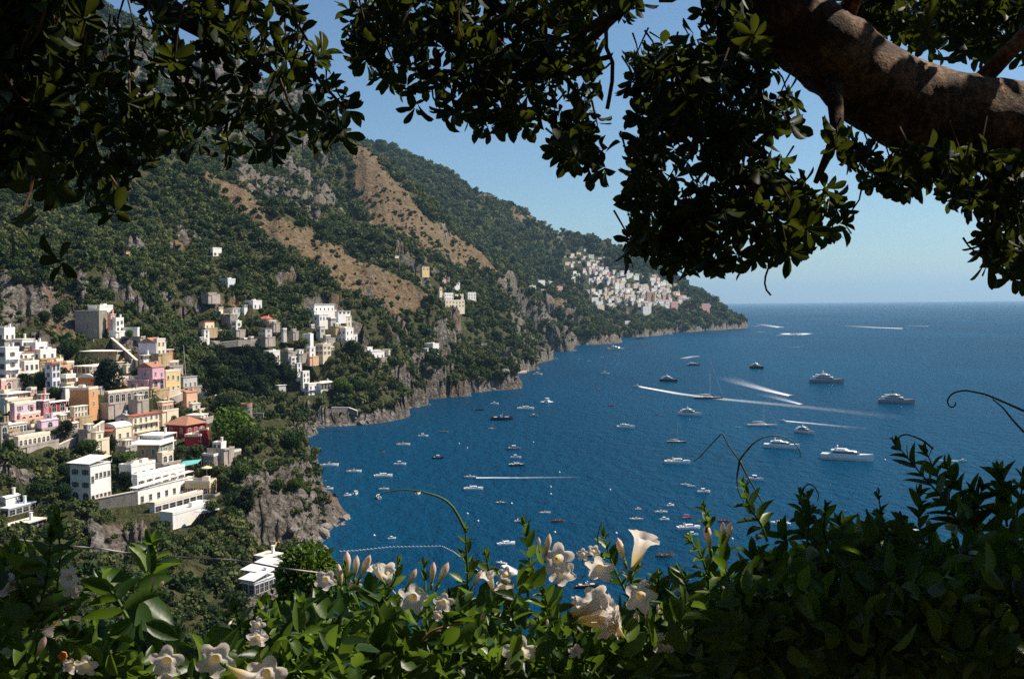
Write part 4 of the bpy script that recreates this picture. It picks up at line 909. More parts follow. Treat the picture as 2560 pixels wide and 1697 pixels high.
# ---- stone tower on the cape
P = at(K3(1065, 470), 478); e = empty("watchtower", P, "round stone watchtower with a brick crown on the cape", "tower")
m_ = P[1] / FOC / 4.9
b = MB(); ang = np.arange(20) / 20 * 2 * np.pi; prof = [(66 * m_ * 1.12, -3), (66 * m_ * 1.04, 80 * m_), (66 * m_, 300 * m_)]
v = np.concatenate([np.stack([r_ * np.cos(ang), r_ * np.sin(ang), np.full(20, z_)], 1) for r_, z_ in prof])
b.add(v, [(i * 20 + j, i * 20 + (j + 1) % 20, (i + 1) * 20 + (j + 1) % 20, (i + 1) * 20 + j) for i in range(2) for j in range(20)] + [tuple(range(40, 60))]); b.build("wall", WM['stone'], e)
b = MB(); z0 = 300 * m_
v = np.concatenate([np.stack([r_ * np.cos(ang), r_ * np.sin(ang), np.full(20, z_)], 1) for r_, z_ in ((70 * m_, z0 - .4), (70 * m_, z0 + 36 * m_), (58 * m_, z0 + 36 * m_), (58 * m_, z0 + .1))])
b.add(v, [(i * 20 + j, i * 20 + (j + 1) % 20, (i + 1) * 20 + (j + 1) % 20, (i + 1) * 20 + j) for i in range(3) for j in range(20)] + [tuple(range(60, 80))]); b.build("crown", tiles("tower_brick", (0.28, 0.16, 0.10), (0.5, 0.32, 0.22)), e)
HOUSE_SPOTS.append((P[0], P[1], 9))
P = at(K3(1190, 590), 468); e = empty("tower_ramp", P, "stone ramp and arched gate joined to the watchtower", "gate")
b = MB(); b.box((0, 3, 190 * m_ / 2 - 2), (120 * m_, 7, 190 * m_ + 4), taper=.8); b.build("buttress", WM['stone'], e)
b = MB(); z1 = 190 * m_
for sx in (-1, 1): b.box((sx * 52 * m_, 3, z1 + 55 * m_), (20 * m_, 1.2, 110 * m_))
b.box((0, 3, z1 + 120 * m_), (125 * m_, 1.2, 22 * m_)); b.build("archway", WM['stone'], e)
HOUSE_SPOTS.append((P[0], P[1], 6))

# ---- retaining walls, parapets and stairs
def wall_run(name, label, pts, Ds, drop, mat, thick=.7, cap=None, cat="wall", arches=()):
    """a wall along pixels of its top edge at the given distances"""
    Q = [at(p, D) for p, D in zip(pts, Ds)]; e = empty(name, Q[0], label, cat); b = MB(); c_ = MB()
    for A_, B_ in zip(Q[:-1], Q[1:]):
        d = B_ - A_; ln = math.hypot(d[0], d[1]); n = np.array([-d[1], d[0]]) / ln * thick / 2
        def seg(mb, z0, z1, g):
            v = []
            for T in (A_, B_):
                for s_ in (-1, 1):
                    for z_ in (z0, z1): v.append((T[0] + s_ * n[0] * g - Q[0][0], T[1] + s_ * n[1] * g - Q[0][1], T[2] + z_ - Q[0][2]))
            mb.add(v, [(0, 1, 5, 4), (2, 6, 7, 3), (1, 3, 7, 5), (0, 4, 6, 2), (0, 2, 3, 1), (4, 5, 7, 6)])
        seg(b, -drop, 0, 1.0); seg(c_, 0.002, .28, 1.35)
    b.build("masonry", mat, e); c_.build("coping", cap or RM['cream'], e)
    for (i, f_, w_, h_, zz) in arches:
        A_, B_ = Q[i], Q[i + 1]; T = A_ + (B_ - A_) * f_ - Q[0]; d = B_ - A_; a_ = MB(); n_ = 8
        vv = [(-w_ / 2, -thick / 2 - .03, 0)] + [(-w_ / 2 * math.cos(k / n_ * math.pi), -thick / 2 - .03, h_ - w_ / 2 + w_ / 2 * math.sin(k / n_ * math.pi)) for k in range(n_ + 1)] + [(w_ / 2, -thick / 2 - .03, 0)]
        a_.add(vv, [tuple(range(len(vv)))]); o = a_.build("arch_shade_panel", GLASS, e); o.location = (T[0], T[1], T[2] + zz); o.rotation_euler = (0, 0, math.atan2(d[1], d[0]))  # flat dark panel standing in for the shade inside the arch
    return e
ST = WM['stone']
wall_run("retaining_wall", "tall stone road wall with a blind arch climbing the town", [K2(600, 690), K2(880, 560), K2(1050, 490), K2(1390, 285)], [366, 374, 380, 402], 9.5, PALE_STONE, .8, arches=((1, .55, 3.0, 5.5, -8.0),))
wall_run("retaining_wall", "grey stone garden wall beneath the arched white villa", [K2(1265, 1335), K2(1835, 1225)], [329, 336], 7, ST)
wall_run("stair_wall", "long pale stair parapet descending from the bastion", [K1(1365, 455), K1(1590, 640), K1(1840, 865)], [528, 505, 478], 4.5, ST, .9, cat="stair")
wall_run("road_parapet", "curved white parapet of the road below the rose villa", [C4(1030, 1228), C4(1130, 1207), C4(1220, 1176), C4(1252, 1160)], [452, 458, 466, 474], 3.5, PALE_STONE, .5)
wall_run("retaining_wall", "terrace wall under the yellow house along the road", [C4(1030, 1205), C4(1140, 1165), C4(1240, 1125)], [462, 466, 472], 3.0, WM['cream'], .5)
wall_run("retaining_wall", "rock coloured wall along the bathing terrace of the near cape", [C5(-60, 1262), C5(60, 1262), C5(120, 1285)], [668, 675, 672], 3, ST, 1.0)
wall_run("road_viaduct", "pale road viaduct with arches on the brown spur", [C5(470, 612), C5(560, 606), C5(640, 600), C5(662, 592)], [1012, 1004, 1000, 1010], 9, PALE_STONE, 3.0, cat="viaduct", arches=((2, .3, 5, 7, -8.5), (2, .8, 5, 7, -8.5)))
wall_run("retaining_wall", "buff wall of the lane above the dark wood", [K4(230, 905), K4(380, 860), K4(560, 840), K4(760, 840)], [690, 694, 700, 715], 4, ST, .8)
# ---- teal awning terrace and parasols
P = at(K3(330, 985), 378); e = empty("canopy", P, "teal and white canvas canopy over a red terrace", "canopy", rz=.2)
m_ = P[1] / FOC / 4.9; b = MB()
b.add([(-95 * m_, 0, 85 * m_), (0, -1.2, 92 * m_), (0, 4, 130 * m_), (-60 * m_, 4.5, 122 * m_)], [(0, 1, 2, 3)]); b.add([(0, -1.2, 92 * m_), (130 * m_, 0, 112 * m_), (165 * m_, 4, 140 * m_), (0, 4, 130 * m_)], [(0, 1, 2, 3)])
b.build("canvas", plain("teal_canvas", (0.16, 0.52, 0.50), 0.8), e)
b = MB()
for x_, y_, z_ in ((-90, 0, 85), (0, -1.1, 92), (128, 0, 112), (-58, 4.4, 122), (160, 3.9, 140)): b.box((x_ * m_, y_, z_ * m_ / 2 - .5), (.12, .12, z_ * m_ + 1))
b.build("post", IRON, e)
b = MB(); b.box((60 * m_, 2, .4), (9, 4, 1.6)); b.build("terrace_wall", WM['red'], e)
WHITE_CANVAS = plain("white_canvas", (0.80, 0.77, 0.70), 0.8); YEL_CANVAS = plain("yellow_canvas", (0.75, 0.66, 0.36), 0.8); PINK_CANVAS = plain("pink_canvas", (0.72, 0.42, 0.42), 0.8)
_PAR = {}
def parasol(P, mat, label, size=1.0, group="beach parasols"):
    if mat.name not in _PAR:
        a = np.arange(10) / 10 * 2 * np.pi; b = MB(); v = [(0, 0, 2.6)] + [(1.5 * math.cos(x), 1.5 * math.sin(x), 2.0) for x in a] + [(1.5 * math.cos(x), 1.5 * math.sin(x), 1.85) for x in a]
        b.add(v, [(0, 1 + k, 1 + (k + 1) % 10) for k in range(10)] + [(1 + k, 11 + k, 11 + (k + 1) % 10, 1 + (k + 1) % 10) for k in range(10)])
        p = MB(); p.tube([(0, 0, -.5), (0, 0, 2.55)], .04, 6); _PAR[mat.name] = (b.mesh("canopy", mat), p.mesh("pole", IRON))
    e = empty("parasol", P, label, "parasol", group); e.scale = (size,) * 3
    link("canopy", _PAR[mat.name][0], e); link("pole", _PAR[mat.name][1], e)
parasol(at(K3(575, 1010), 362), YEL_CANVAS, "pale yellow parasol on the pink roof terrace", 1.3, None)
for k, (x, y) in enumerate(((480, 1530), (540, 1515), (600, 1530), (670, 1510), (555, 1545))): parasol(at(K3(x, y), 327 + k * .7), WHITE_CANVAS, "small white parasol on the cliff hotel sun deck", 1.1, "parasols on the sun deck")
rp = random.Random(4)
for k in range(26):
    p = K3(rp.uniform(1255, 1520), rp.uniform(405, 470)); D = 655 + rp.uniform(-12, 10); Q = at(p, D); Q[2] = max(Q[2] - 2.6, .8)
    parasol(Q, PINK_CANVAS, "pink parasol in the packed rows of the small beach", 1.15, "pink parasols on the small beach")
# beach decks
for nm, lab, poly, D0, mt in (("bathing_platform", "sandy bathing platform under the cave of the near cape", [C7(1850, 700), C7(1900, 625), C7(2050, 600), C7(2060, 630), C7(1950, 705)], 345, plain("sand", (0.46, 0.27, 0.14), 0.9)),
                              ("beach_platform", "small beach packed with pink parasols by the tower", [K3(1240, 400), K3(1500, 400), K3(1540, 440), K3(1280, 485)], 650, plain("beach_stones", (0.45, 0.34, 0.30), 0.9)),
                              ("bathing_platform", "pale bathing platform at the foot of the second cape", [C5(1085, 1015), C5(1190, 985), C5(1290, 990), C5(1285, 1015), C5(1110, 1028)], 1240, plain("platform", (0.46, 0.36, 0.31), 0.9))):
    Q = []
    for p in poly: d = ray(*p); Q.append(EYE + d * (((5.5 if 'cave' in lab else 1.6) - EYE[2]) / d[2]))
    Q = np.array(Q); b = MB(); k = len(Q); o_ = Q[0].copy(); Q = Q - o_; lo = Q - [0, 0, 7.0 if 'cave' in lab else 3.0]
    b.add(np.concatenate([Q, lo]), [tuple(range(k))] + [(i, i + k, (i + 1) % k + k, (i + 1) % k) for i in range(k)]); HOUSE_SPOTS.append((*(o_[:2] + Q[:, :2].mean(0)), 11 if 'cave' in lab else 6)); x = b.build(nm, mt, loc=o_); tag(x, lab, "platform")

# ================================================================== SINGLE TREES
TW = "dark trees of the wooded valley"
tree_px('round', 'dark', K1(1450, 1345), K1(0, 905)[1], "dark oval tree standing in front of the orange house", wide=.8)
tree_px('round', 'mid', K1(810, 335), K1(0, 105)[1], "round green tree at the foot of the grey crag")
tree_px('round', 'mid', K1(610, 400), K1(0, 245)[1], "broad tree left of the round one under the crag")
tree_px('round', 'bright', K1(1740, 575), K1(0, 475)[1], "small clipped bright tree before the plain white house")
tree_px('round', 'mid', K1(930, 870), K1(0, 640)[1], "wide green tree between the white cluster and the ochre house", wide=1.2)
tree_px('round', 'mid', K1(1060, 670), K1(0, 560)[1], "smaller tree above the ochre stone house")
tree_px('round', 'mid', K1(1150, 1500), K1(0, 1370)[1], "green garden tree hiding the foot of the burnt orange house")
tree_px('round', 'mid', K1(750, 1370), K1(0, 1240)[1], "clipped hedge tree beside the small white cube house", wide=1.5)
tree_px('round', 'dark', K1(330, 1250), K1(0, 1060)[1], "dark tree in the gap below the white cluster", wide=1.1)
tree_px('round', 'bright', K1(560, 1250), K1(0, 1050)[1], "yellow green tree in the gap below the white cluster")
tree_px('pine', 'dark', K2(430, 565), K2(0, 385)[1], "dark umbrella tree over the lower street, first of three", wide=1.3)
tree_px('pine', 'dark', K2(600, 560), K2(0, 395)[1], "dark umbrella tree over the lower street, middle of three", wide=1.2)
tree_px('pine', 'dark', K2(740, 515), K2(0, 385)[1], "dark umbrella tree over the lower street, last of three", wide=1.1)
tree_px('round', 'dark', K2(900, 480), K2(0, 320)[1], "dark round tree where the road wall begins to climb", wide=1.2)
tree_px('round', 'mid', K2(1060, 400), K2(0, 235)[1], "green tree above the climbing road wall")
tree_px('round', 'mid', K2(1250, 265), K2(0, 95)[1], "tall green tree behind the climbing road wall")
tree_px('round', 'mid', K2(1410, 200), K2(0, 50)[1], "green tree below the tall burnt orange house")
tree_px('round', 'mid', K2(120, 720), K2(0, 540)[1], "round green tree next to the stone gatehouse")
tree_px('round', 'mid', K2(1200, 730), K2(0, 550)[1], "dense green tree below the road wall arch", wide=1.5)
tree_px('round', 'dark', K2(1480, 720), K2(0, 550)[1], "dark garden tree in front of the low cream house", wide=1.2)
tree_px('pine', 'mid', K2(1680, 900), K2(0, 690)[1], "spreading pine above the white cliff hotel", wide=1.7)
tree_px('round', 'dark', K2(880, 1100), K2(0, 910)[1], "dark tree pressed against the arched white villa", wide=1.1)
tree_px('round', 'mid', K2(560, 1330), K2(0, 1090)[1], "wide green tree on the slope under the road wall", wide=1.5)
tree_px('round', 'mid', K2(850, 1340), K2(0, 1130)[1], "green tree just below the arched white villa")
tree_px('round', 'dark', K2(1690, 1210), K2(0, 1010)[1], "dark tree on the terrace wall beside the cliff hotel")
tree_px('round', 'bright', K3(900, 710), K3(0, 245)[1], "largest bright green tree on the cape below the watchtower", wide=.95)
tree_px('round', 'mid', K3(1110, 640), K3(0, 420)[1], "green tree between the bright one and the tower ramp")
tree_px('round', 'dark', K3(800, 310), K3(0, 70)[1], "dark round tree left of the watchtower", wide=1.3)
tree_px('round', 'mid', K3(1600, 740), K3(0, 505)[1], "rounded tree at the very edge of the cape", wide=1.1)
tree_px('round', 'mid', K3(640, 1490), K3(0, 1335)[1], "small round tree on the cliff hotel sun deck", wide=1.1)
tree_px('round', 'mid', K3(1010, 1080), K3(0, 890)[1], "bushy tree on the cliff beside the yellow block", wide=1.2)
tree_px('round', 'bright', K3(1660, 1215), K3(0, 1075)[1], "bright bush like tree clinging to the sea cliff", wide=1.3)
tree_px('round', 'mid', K3(1450, 1235), K3(0, 1070)[1], "green tree rooted in a cleft of the sea cliff")
tree_px('tall', 'dark', K3(1080, 1490), K3(0, 1210)[1], "tall dark tree low on the sea cliff")
tree_px('round', 'mid', K3(860, 1560), K3(0, 1400)[1], "green tree just outside the cliff hotel deck")
tree_px('cypress', 'dark', K4(875, 870), K4(0, 760)[1], "taller of two slim cypresses by the grey house")
tree_px('cypress', 'dark', K4(905, 870), K4(0, 790)[1], "shorter of two slim cypresses by the grey house")
tree_px('cypress', 'dark', K4(1478, 1400), K4(0, 1180)[1], "single tall cypress behind the big seaside villa", wide=1.3)
tree_px('round', 'mid', K4(1000, 860), K4(0, 730)[1], "olive green tree right of the slim cypresses")
tree_px('round', 'mid', K4(1200, 1360), K4(0, 1170)[1], "green tree left of the white house by the cypress", wide=1.2)
tree_px('round', 'bright', K4(1830, 1520), K4(0, 1330)[1], "bright green tree beside the big seaside villa", wide=1.2)
tree_px('round', 'dark', K4(1960, 1060), K4(0, 860)[1], "large dark tree above the wooded headland", wide=1.2)
tree_px('round', 'mid', K4(2020, 1480), K4(0, 1290)[1], "green tree between the villa and the headland cliff")
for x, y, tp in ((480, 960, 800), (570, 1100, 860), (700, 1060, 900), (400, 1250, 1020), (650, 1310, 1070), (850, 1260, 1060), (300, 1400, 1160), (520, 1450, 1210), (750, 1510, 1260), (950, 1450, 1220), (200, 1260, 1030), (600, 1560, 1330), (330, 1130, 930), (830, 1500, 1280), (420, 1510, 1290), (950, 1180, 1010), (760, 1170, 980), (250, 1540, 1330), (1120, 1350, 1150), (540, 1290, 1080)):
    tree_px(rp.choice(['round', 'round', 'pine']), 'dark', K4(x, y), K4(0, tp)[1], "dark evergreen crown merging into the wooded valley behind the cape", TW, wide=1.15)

# ---- a few parked cars and a pole
CARP = {k: plain("car_paint_" + k, c, .35, .5, .03) for k, c in (("white", (.75, .75, .74)), ("grey", (.28, .29, .31)), ("blue", (.06, .12, .25)))}; TYRE = plain("tyre", (.02, .02, .02), .8)
def car(p, paint, rz, label):
    P = hit(p); P[2] += .15; e = empty("parked_car", P, label, "car", "cars parked along the hillside lanes", rz)
    b = MB()
    for y, zz in ((-.85, 0), (.85, 0)): pass
    pr = [(-2.1, .35), (-2.1, .85), (-1.3, .95), (1.0, .95), (2.0, .8), (2.15, .4)]; n = len(pr)
    b.add([(x, y, z) for y in (-.86, .86) for x, z in pr], [tuple(range(n)), tuple(range(n, 2 * n))[::-1]] + [(i, i + n, (i + 1) % n + n, (i + 1) % n) for i in range(n)]); b.build("body", CARP[paint], e)
    b = MB(); pr = [(-1.7, .95), (-1.15, 1.45), (.3, 1.45), (1.0, .95)]; n = 4
    b.add([(x, y * (.9 if z > 1 else 1), z) for y in (-.78, .78) for x, z in pr], [tuple(range(n)), tuple(range(n, 2 * n))[::-1]] + [(i, i + n, (i + 1) % n + n, (i + 1) % n) for i in range(n)]); b.build("cabin", GLASS, e)
    for x in (-1.35, 1.35):
        for y in (-.8, .8): b = MB(); b.tube([(x, y - .1, .33), (x, y + .1, .33)], .33, 12); b.build("wheel", TYRE, e)
    HOUSE_SPOTS.append((P[0], P[1] - 2, 5))
car(K1(1850, 1425), "white", .3, "white car parked below the rose villa"); car(K1(1925, 1408), "blue", .3, "dark blue car parked below the rose villa")
car(K4(245, 862), "white", .2, "first white car parked on the lane wall above the dark wood"); car(K4(325, 858), "grey", .2, "grey car between white ones on the lane above the dark wood"); car(K4(690, 842), "white", .1, "white car parked alone at the far end of the lane")
P = at(C4(1280, 1045), 500); b = MB(); b.tube([(0, 0, -3), at(C4(1262, 832), 500) - P], [.16, .09], 8); o = b.build("pole", IRON, None, loc=P); tag(o, "tall slim pole rising in front of the dark wood", "pole")

# ================================================================== BOATS
BM = dict(white=plain("hull_white", (0.84, 0.83, 0.80), 0.35, 0.5, 0.04), dark=plain("hull_navy", (0.035, 0.04, 0.055), 0.35, 0.5, 0.05), grey=plain("hull_grey", (0.30, 0.31, 0.33), 0.4, 0.5, 0.05), wood=plain("hull_wood", (0.28, 0.15, 0.07), 0.5, 0.4, 0.2),
          red=plain("hull_red", (0.42, 0.07, 0.05), 0.4, 0.5, 0.05), teak=plain("teak_deck", (0.42, 0.29, 0.17), 0.7), glass=plain("boat_glass", (0.012, 0.014, 0.018), 0.15, 0.6, 0.05), metal=plain("mast_metal", (0.55, 0.54, 0.52), 0.4, 0.5, 0.05),
          canvas=plain("boat_canvas", (0.70, 0.66, 0.58), 0.8), blue=plain("blue_canvas", (0.06, 0.38, 0.50), 0.8), beige=plain("boat_cushion", (0.62, 0.50, 0.36), 0.8), orange=plain("orange_hull", (0.55, 0.2, 0.08), 0.6))
def hull_mesh(bw, dk, sheer, mat, rub=None, deck='teak', stern=0.9, gun=0.0):
    """hull of length 1: bw = half beam, dk = freeboard; open well when gun > 0"""
    b = MB(); n = 12; xs = np.linspace(-0.5, 0.5, n); V_ = []
    for x in xs:
        s = (x + .5); w = bw * (stern + (1 - stern) * min(1, s * 3)) * (1 - max(0, (s - .42) / .58) ** 2.3) + 0.002
        z = dk * (1 + sheer * max(0, s - .35) ** 1.5); fl = 1 + .0 * s
        V_ += [(x + .04 * max(0, s - .8), w, z), (x, w * .96, z * .45), (x - .01 * s, w * .72, -0.012), (x, 0, -0.035), (x - .01 * s, -w * .72, -0.012), (x, -w * .96, z * .45), (x + .04 * max(0, s - .8), -w, z)]
    f = [(i * 7 + j, (i + 1) * 7 + j, (i + 1) * 7 + j + 1, i * 7 + j + 1) for i in range(n - 1) for j in range(6)] + [tuple(range(7))]
    b.add(V_, f)
    dv = [(V_[i * 7][0] if i else -.495, V_[i * 7][1] * .94 * q, V_[i * 7][2] * (1 - gun)) for i in range(n) for q in (1, -1)]
    b.add(dv, [(2 * i, 2 * i + 1, 2 * i + 3, 2 * i + 2) for i in range(n - 1)], 1)
    ed = [(V_[i * 7 + (0 if q > 0 else 6)][0], V_[i * 7][1] * q, V_[i * 7][2]) for q in (1, -1) for i in range(n)]
    for q in (0, 1):
        o = [ed[q * n + i] for i in range(n)]; i_ = [(x, y * .9, z) for x, y, z in o]; k = n
        b.add(o + i_, [(i, i + 1, k + i + 1, k + i) for i in range(k - 1)], 0)
    return b.mesh("hull", [BM[mat], BM[deck]])
def cab(b, x0, x1, w, z0, z1, rake_f=.5, rake_b=.15, taper=.86, mi=0):
    h = z1 - z0; v = []
    for z, s, xf, xb in ((z0, 1, x1, x0), (z1, taper, x1 - h * rake_f * 2, x0 + h * rake_b)):
        v += [(xb, -w * s, z), (xf - w * .4, -w * s, z), (xf, -w * s * .45, z), (xf, w * s * .45, z), (xf - w * .4, w * s, z), (xb, w * s, z)]
    b.add(v, [(i, (i + 1) % 6, 6 + (i + 1) % 6, 6 + i) for i in range(6)] + [tuple(range(6, 12))], mi)
def boat_parts(kind, col):
    P = []
    if kind in ('yacht3', 'yacht3d'):
        P.append(("hull", hull_mesh(.105, .075, .55, col, deck='teak')))
        a = MB(); cab(a, -.34, .20, .088, .074, .118, .5); cab(a, -.26, .10, .078, .118, .155, .6); cab(a, -.17, .03, .060, .155, .178, .7)
        for z, x0, x1, w in ((.120, -.42, .17, .092), (.157, -.33, .08, .082)): a.box(((x0 + x1) / 2, 0, z), (x1 - x0, w * 1.9, .006))
        P.append(("superstructure", a.mesh("superstructure", BM['white'])))
        g = MB(); cab(g, -.30, .205, .0895, .086, .107, .5, 0, .955); cab(g, -.22, .105, .0795, .128, .147, .6, 0, .955); P.append(("window_band", g.mesh("window_band", BM['glass'])))
        m = MB(); m.tube([(-.10, 0, .17), (-.115, 0, .225)], [.012, .005], 6); m.tube([(-.15, 0, .19), (-.10, 0, .2), (-.06, 0, .19)], .006, 5); m.box((-.11, 0, .213), (.012, .06, .006)); m.tube([(-.112, .02, .2), (-.112, .02, .24)], .012, 7)
        P.append(("radar_mast", m.mesh("radar_mast", BM['dark' if kind == 'yacht3d' else 'white'])))
        p = MB(); p.box((-.455, 0, .03), (.09, .17, .014)); P.append(("bathing_platform", p.mesh("bathing_platform", BM['teak'])))
    elif kind == 'yacht2':
        P.append(("hull", hull_mesh(.115, .072, .5, col, deck='white')))
        a = MB(); cab(a, -.32, .24, .094, .072, .118, .75); a.box((-.14, 0, .121), (.34, .168, .006)); cab(a, -.24, .02, .066, .123, .142, .8)
        P.append(("superstructure", a.mesh("superstructure", BM['white'])))
        g = MB(); cab(g, -.27, .243, .0955, .086, .108, .75, 0, .95); P.append(("window_band", g.mesh("window_band", BM['glass'])))
        m = MB(); m.tube([(-.2, .06, .12), (-.19, .055, .175), (-.19, -.055, .175), (-.2, -.06, .12)], .007, 6); P.append(("radar_arch", m.mesh("radar_arch", BM['white'])))
        p = MB(); p.box((-.46, 0, .025), (.08, .17, .014)); P.append(("bathing_platform", p.mesh("bathing_platform", BM['teak'])))
    elif kind == 'cruiser':
        P.append(("hull", hull_mesh(.14, .075, .45, col, deck='white')))
        a = MB(); cab(a, -.16, .27, .10, .078, .125, 1.1); P.append(("cabin", a.mesh("cabin", BM['white'])))
        g = MB(); cab(g, -.10, .255, .101, .096, .117, 1.1, 0, .95); P.append(("windscreen", g.mesh("windscreen", BM['glass'])))
        m = MB(); m.tube([(-.20, .11, .075), (-.17, .10, .16), (-.17, -.10, .16), (-.20, -.11, .075)], .008, 6); P.append(("radar_arch", m.mesh("radar_arch", BM['white'])))
        s = MB(); s.box((-.33, 0, .083), (.12, .18, .03)); P.append(("sun_pad", s.mesh("sun_pad", BM['beige'])))
    elif kind == 'motor':
        P.append(("hull", hull_mesh(.17, .085, .5, col, deck='white', gun=.35)))
        a = MB(); cab(a, -.08, .16, .10, .07, .15, .5); a.box((-.02, 0, .18), (.26, .24, .012)); P.append(("cabin", a.mesh("cabin", BM['white'])))
        g = MB(); cab(g, -.04, .165, .102, .105, .14, .5, 0, .94); P.append(("windscreen", g.mesh("windscreen", BM['glass'])))
        e = MB(); e.box((-.47, 0, .10), (.06, .07, .11)); P.append(("outboard_motor", e.mesh("outboard_motor", BM['dark'])))
        c = MB(); c.box((-.30, 0, .075), (.16, .22, .03)); P.append(("bench", c.mesh("bench", BM['beige'])))
    elif kind == 'open':
        P.append(("hull", hull_mesh(.16, .075, .5, col, deck='teak', gun=.4)))
        a = MB(); a.box((-.02, 0, .085), (.10, .12, .08)); a.box((.02, 0, .14), (.02, .11, .04)); P.append(("console", a.mesh("console", BM['white'])))
        c = MB(); c.box((-.28, 0, .07), (.14, .24, .03)); c.box((.22, 0, .075), (.18, .18, .025)); P.append(("bench", c.mesh("bench", BM['beige'])))
    elif kind == 'awning':
        P.append(("hull", hull_mesh(.16, .075, .5, col, deck='white', gun=.4)))
        a = MB(); a.box((-.04, 0, .24), (.5, .28, .015)); P.append(("sun_roof", a.mesh("sun_roof", BM['blue' if col == 'white' else 'red'])))
        p = MB()
        for sx in (-.27, .19):
            for sy in (-.12, .12): p.tube([(sx, sy, .05), (sx, sy, .235)], .007, 5)
        P.append(("roof_frame", p.mesh("roof_frame", BM['metal'])))
    elif kind == 'dinghy':
        P.append(("hull", hull_mesh(.18, .09, .4, col, deck='beige', gun=.55, stern=.75)))
        c = MB(); c.box((-.2, 0, .07), (.07, .3, .02)); c.box((.1, 0, .07), (.07, .28, .02)); P.append(("thwart", c.mesh("thwart", BM['wood'])))
    elif kind in ('sail', 'ketch'):
        P.append(("hull", hull_mesh(.115, .055, .35, col, deck='teak', stern=.6)))
        a = MB(); cab(a, -.16, .16, .055, .054, .082, .9); P.append(("cabin", a.mesh("cabin", BM['white'])))
        m = MB(); m.tube([(.06, 0, .05), (.06, 0, 1.12)], [.0075, .005], 6); m.tube([(.06, 0, .12), (-.34, 0, .125)], .006, 6); m.box((.06, 0, .66), (.008, .09, .006)); m.box((.06, 0, .9), (.008, .06, .006)); P.append(("mast", m.mesh("mast", BM['metal'])))
        r = MB()
        for q in ((.485, 0, .08), (-.48, 0, .06), (.05, .11, .06), (.05, -.11, .06)): r.tube([q, (.06, 0, 1.1)], .0016, 4)
        P.append(("rigging", r.mesh("rigging", BM['metal'])))
        s = MB(); s.tube([(.05, 0, .145), (-.15, 0, .15), (-.33, 0, .14)], [.016, .02, .01], 7); P.append(("furled_sail", s.mesh("furled_sail", BM['canvas'])))
        if kind == 'ketch':
            z = MB(); z.tube([(-.28, 0, .05), (-.28, 0, .5)], [.006, .004], 6); P.append(("mizzen_mast", z.mesh("mizzen_mast", BM['metal'])))
    return P
_BP = {}
OFF = dict(yacht3=.085, yacht3d=.085, yacht2=.08, cruiser=.07, motor=.09, open=.04, awning=.13, dinghy=.04, sail=.0, ketch=.0)
NAME = dict(yacht3="motor_yacht", yacht3d="motor_yacht", yacht2="motor_yacht", cruiser="cabin_cruiser", motor="motorboat", open="open_motorboat", awning="canopy_boat", dinghy="rowing_boat", sail="sailing_yacht", ketch="sailing_yacht")
CAT = dict(yacht3="yacht", yacht3d="yacht", yacht2="yacht", cruiser="boat", motor="boat", open="boat", awning="boat", dinghy="rowing boat", sail="sailboat", ketch="sailboat")
def boat(crop, x, y, ln, kind, hd, col, label, group="boats at anchor in the bay", mast=None):
    u, v = crop(x, y); px = crop(x + ln, y)[0] - u
    P = sea_at((u, v + OFF[kind] * px)); P[2] = 0
    h = math.radians(hd); L = px * P[1] / FOC / (abs(math.cos(h)) + .3 * abs(math.sin(h)))
    if (kind, col) not in _BP: _BP[(kind, col)] = boat_parts(kind, col)
    e = empty(NAME[kind], P, label, CAT[kind], group, h - math.atan2(P[0], P[1])); zs = 1.0 if 'sail' in kind or 'ketch' in kind else 1.6; L *= 1.06
    e.scale = (L, L, L * zs)
    for nm, me in _BP[(kind, col)]:
        o = link(nm, me, e)
        if mast and nm in ('mast', 'rigging'): o.scale = (1, 1, mast)
    return e
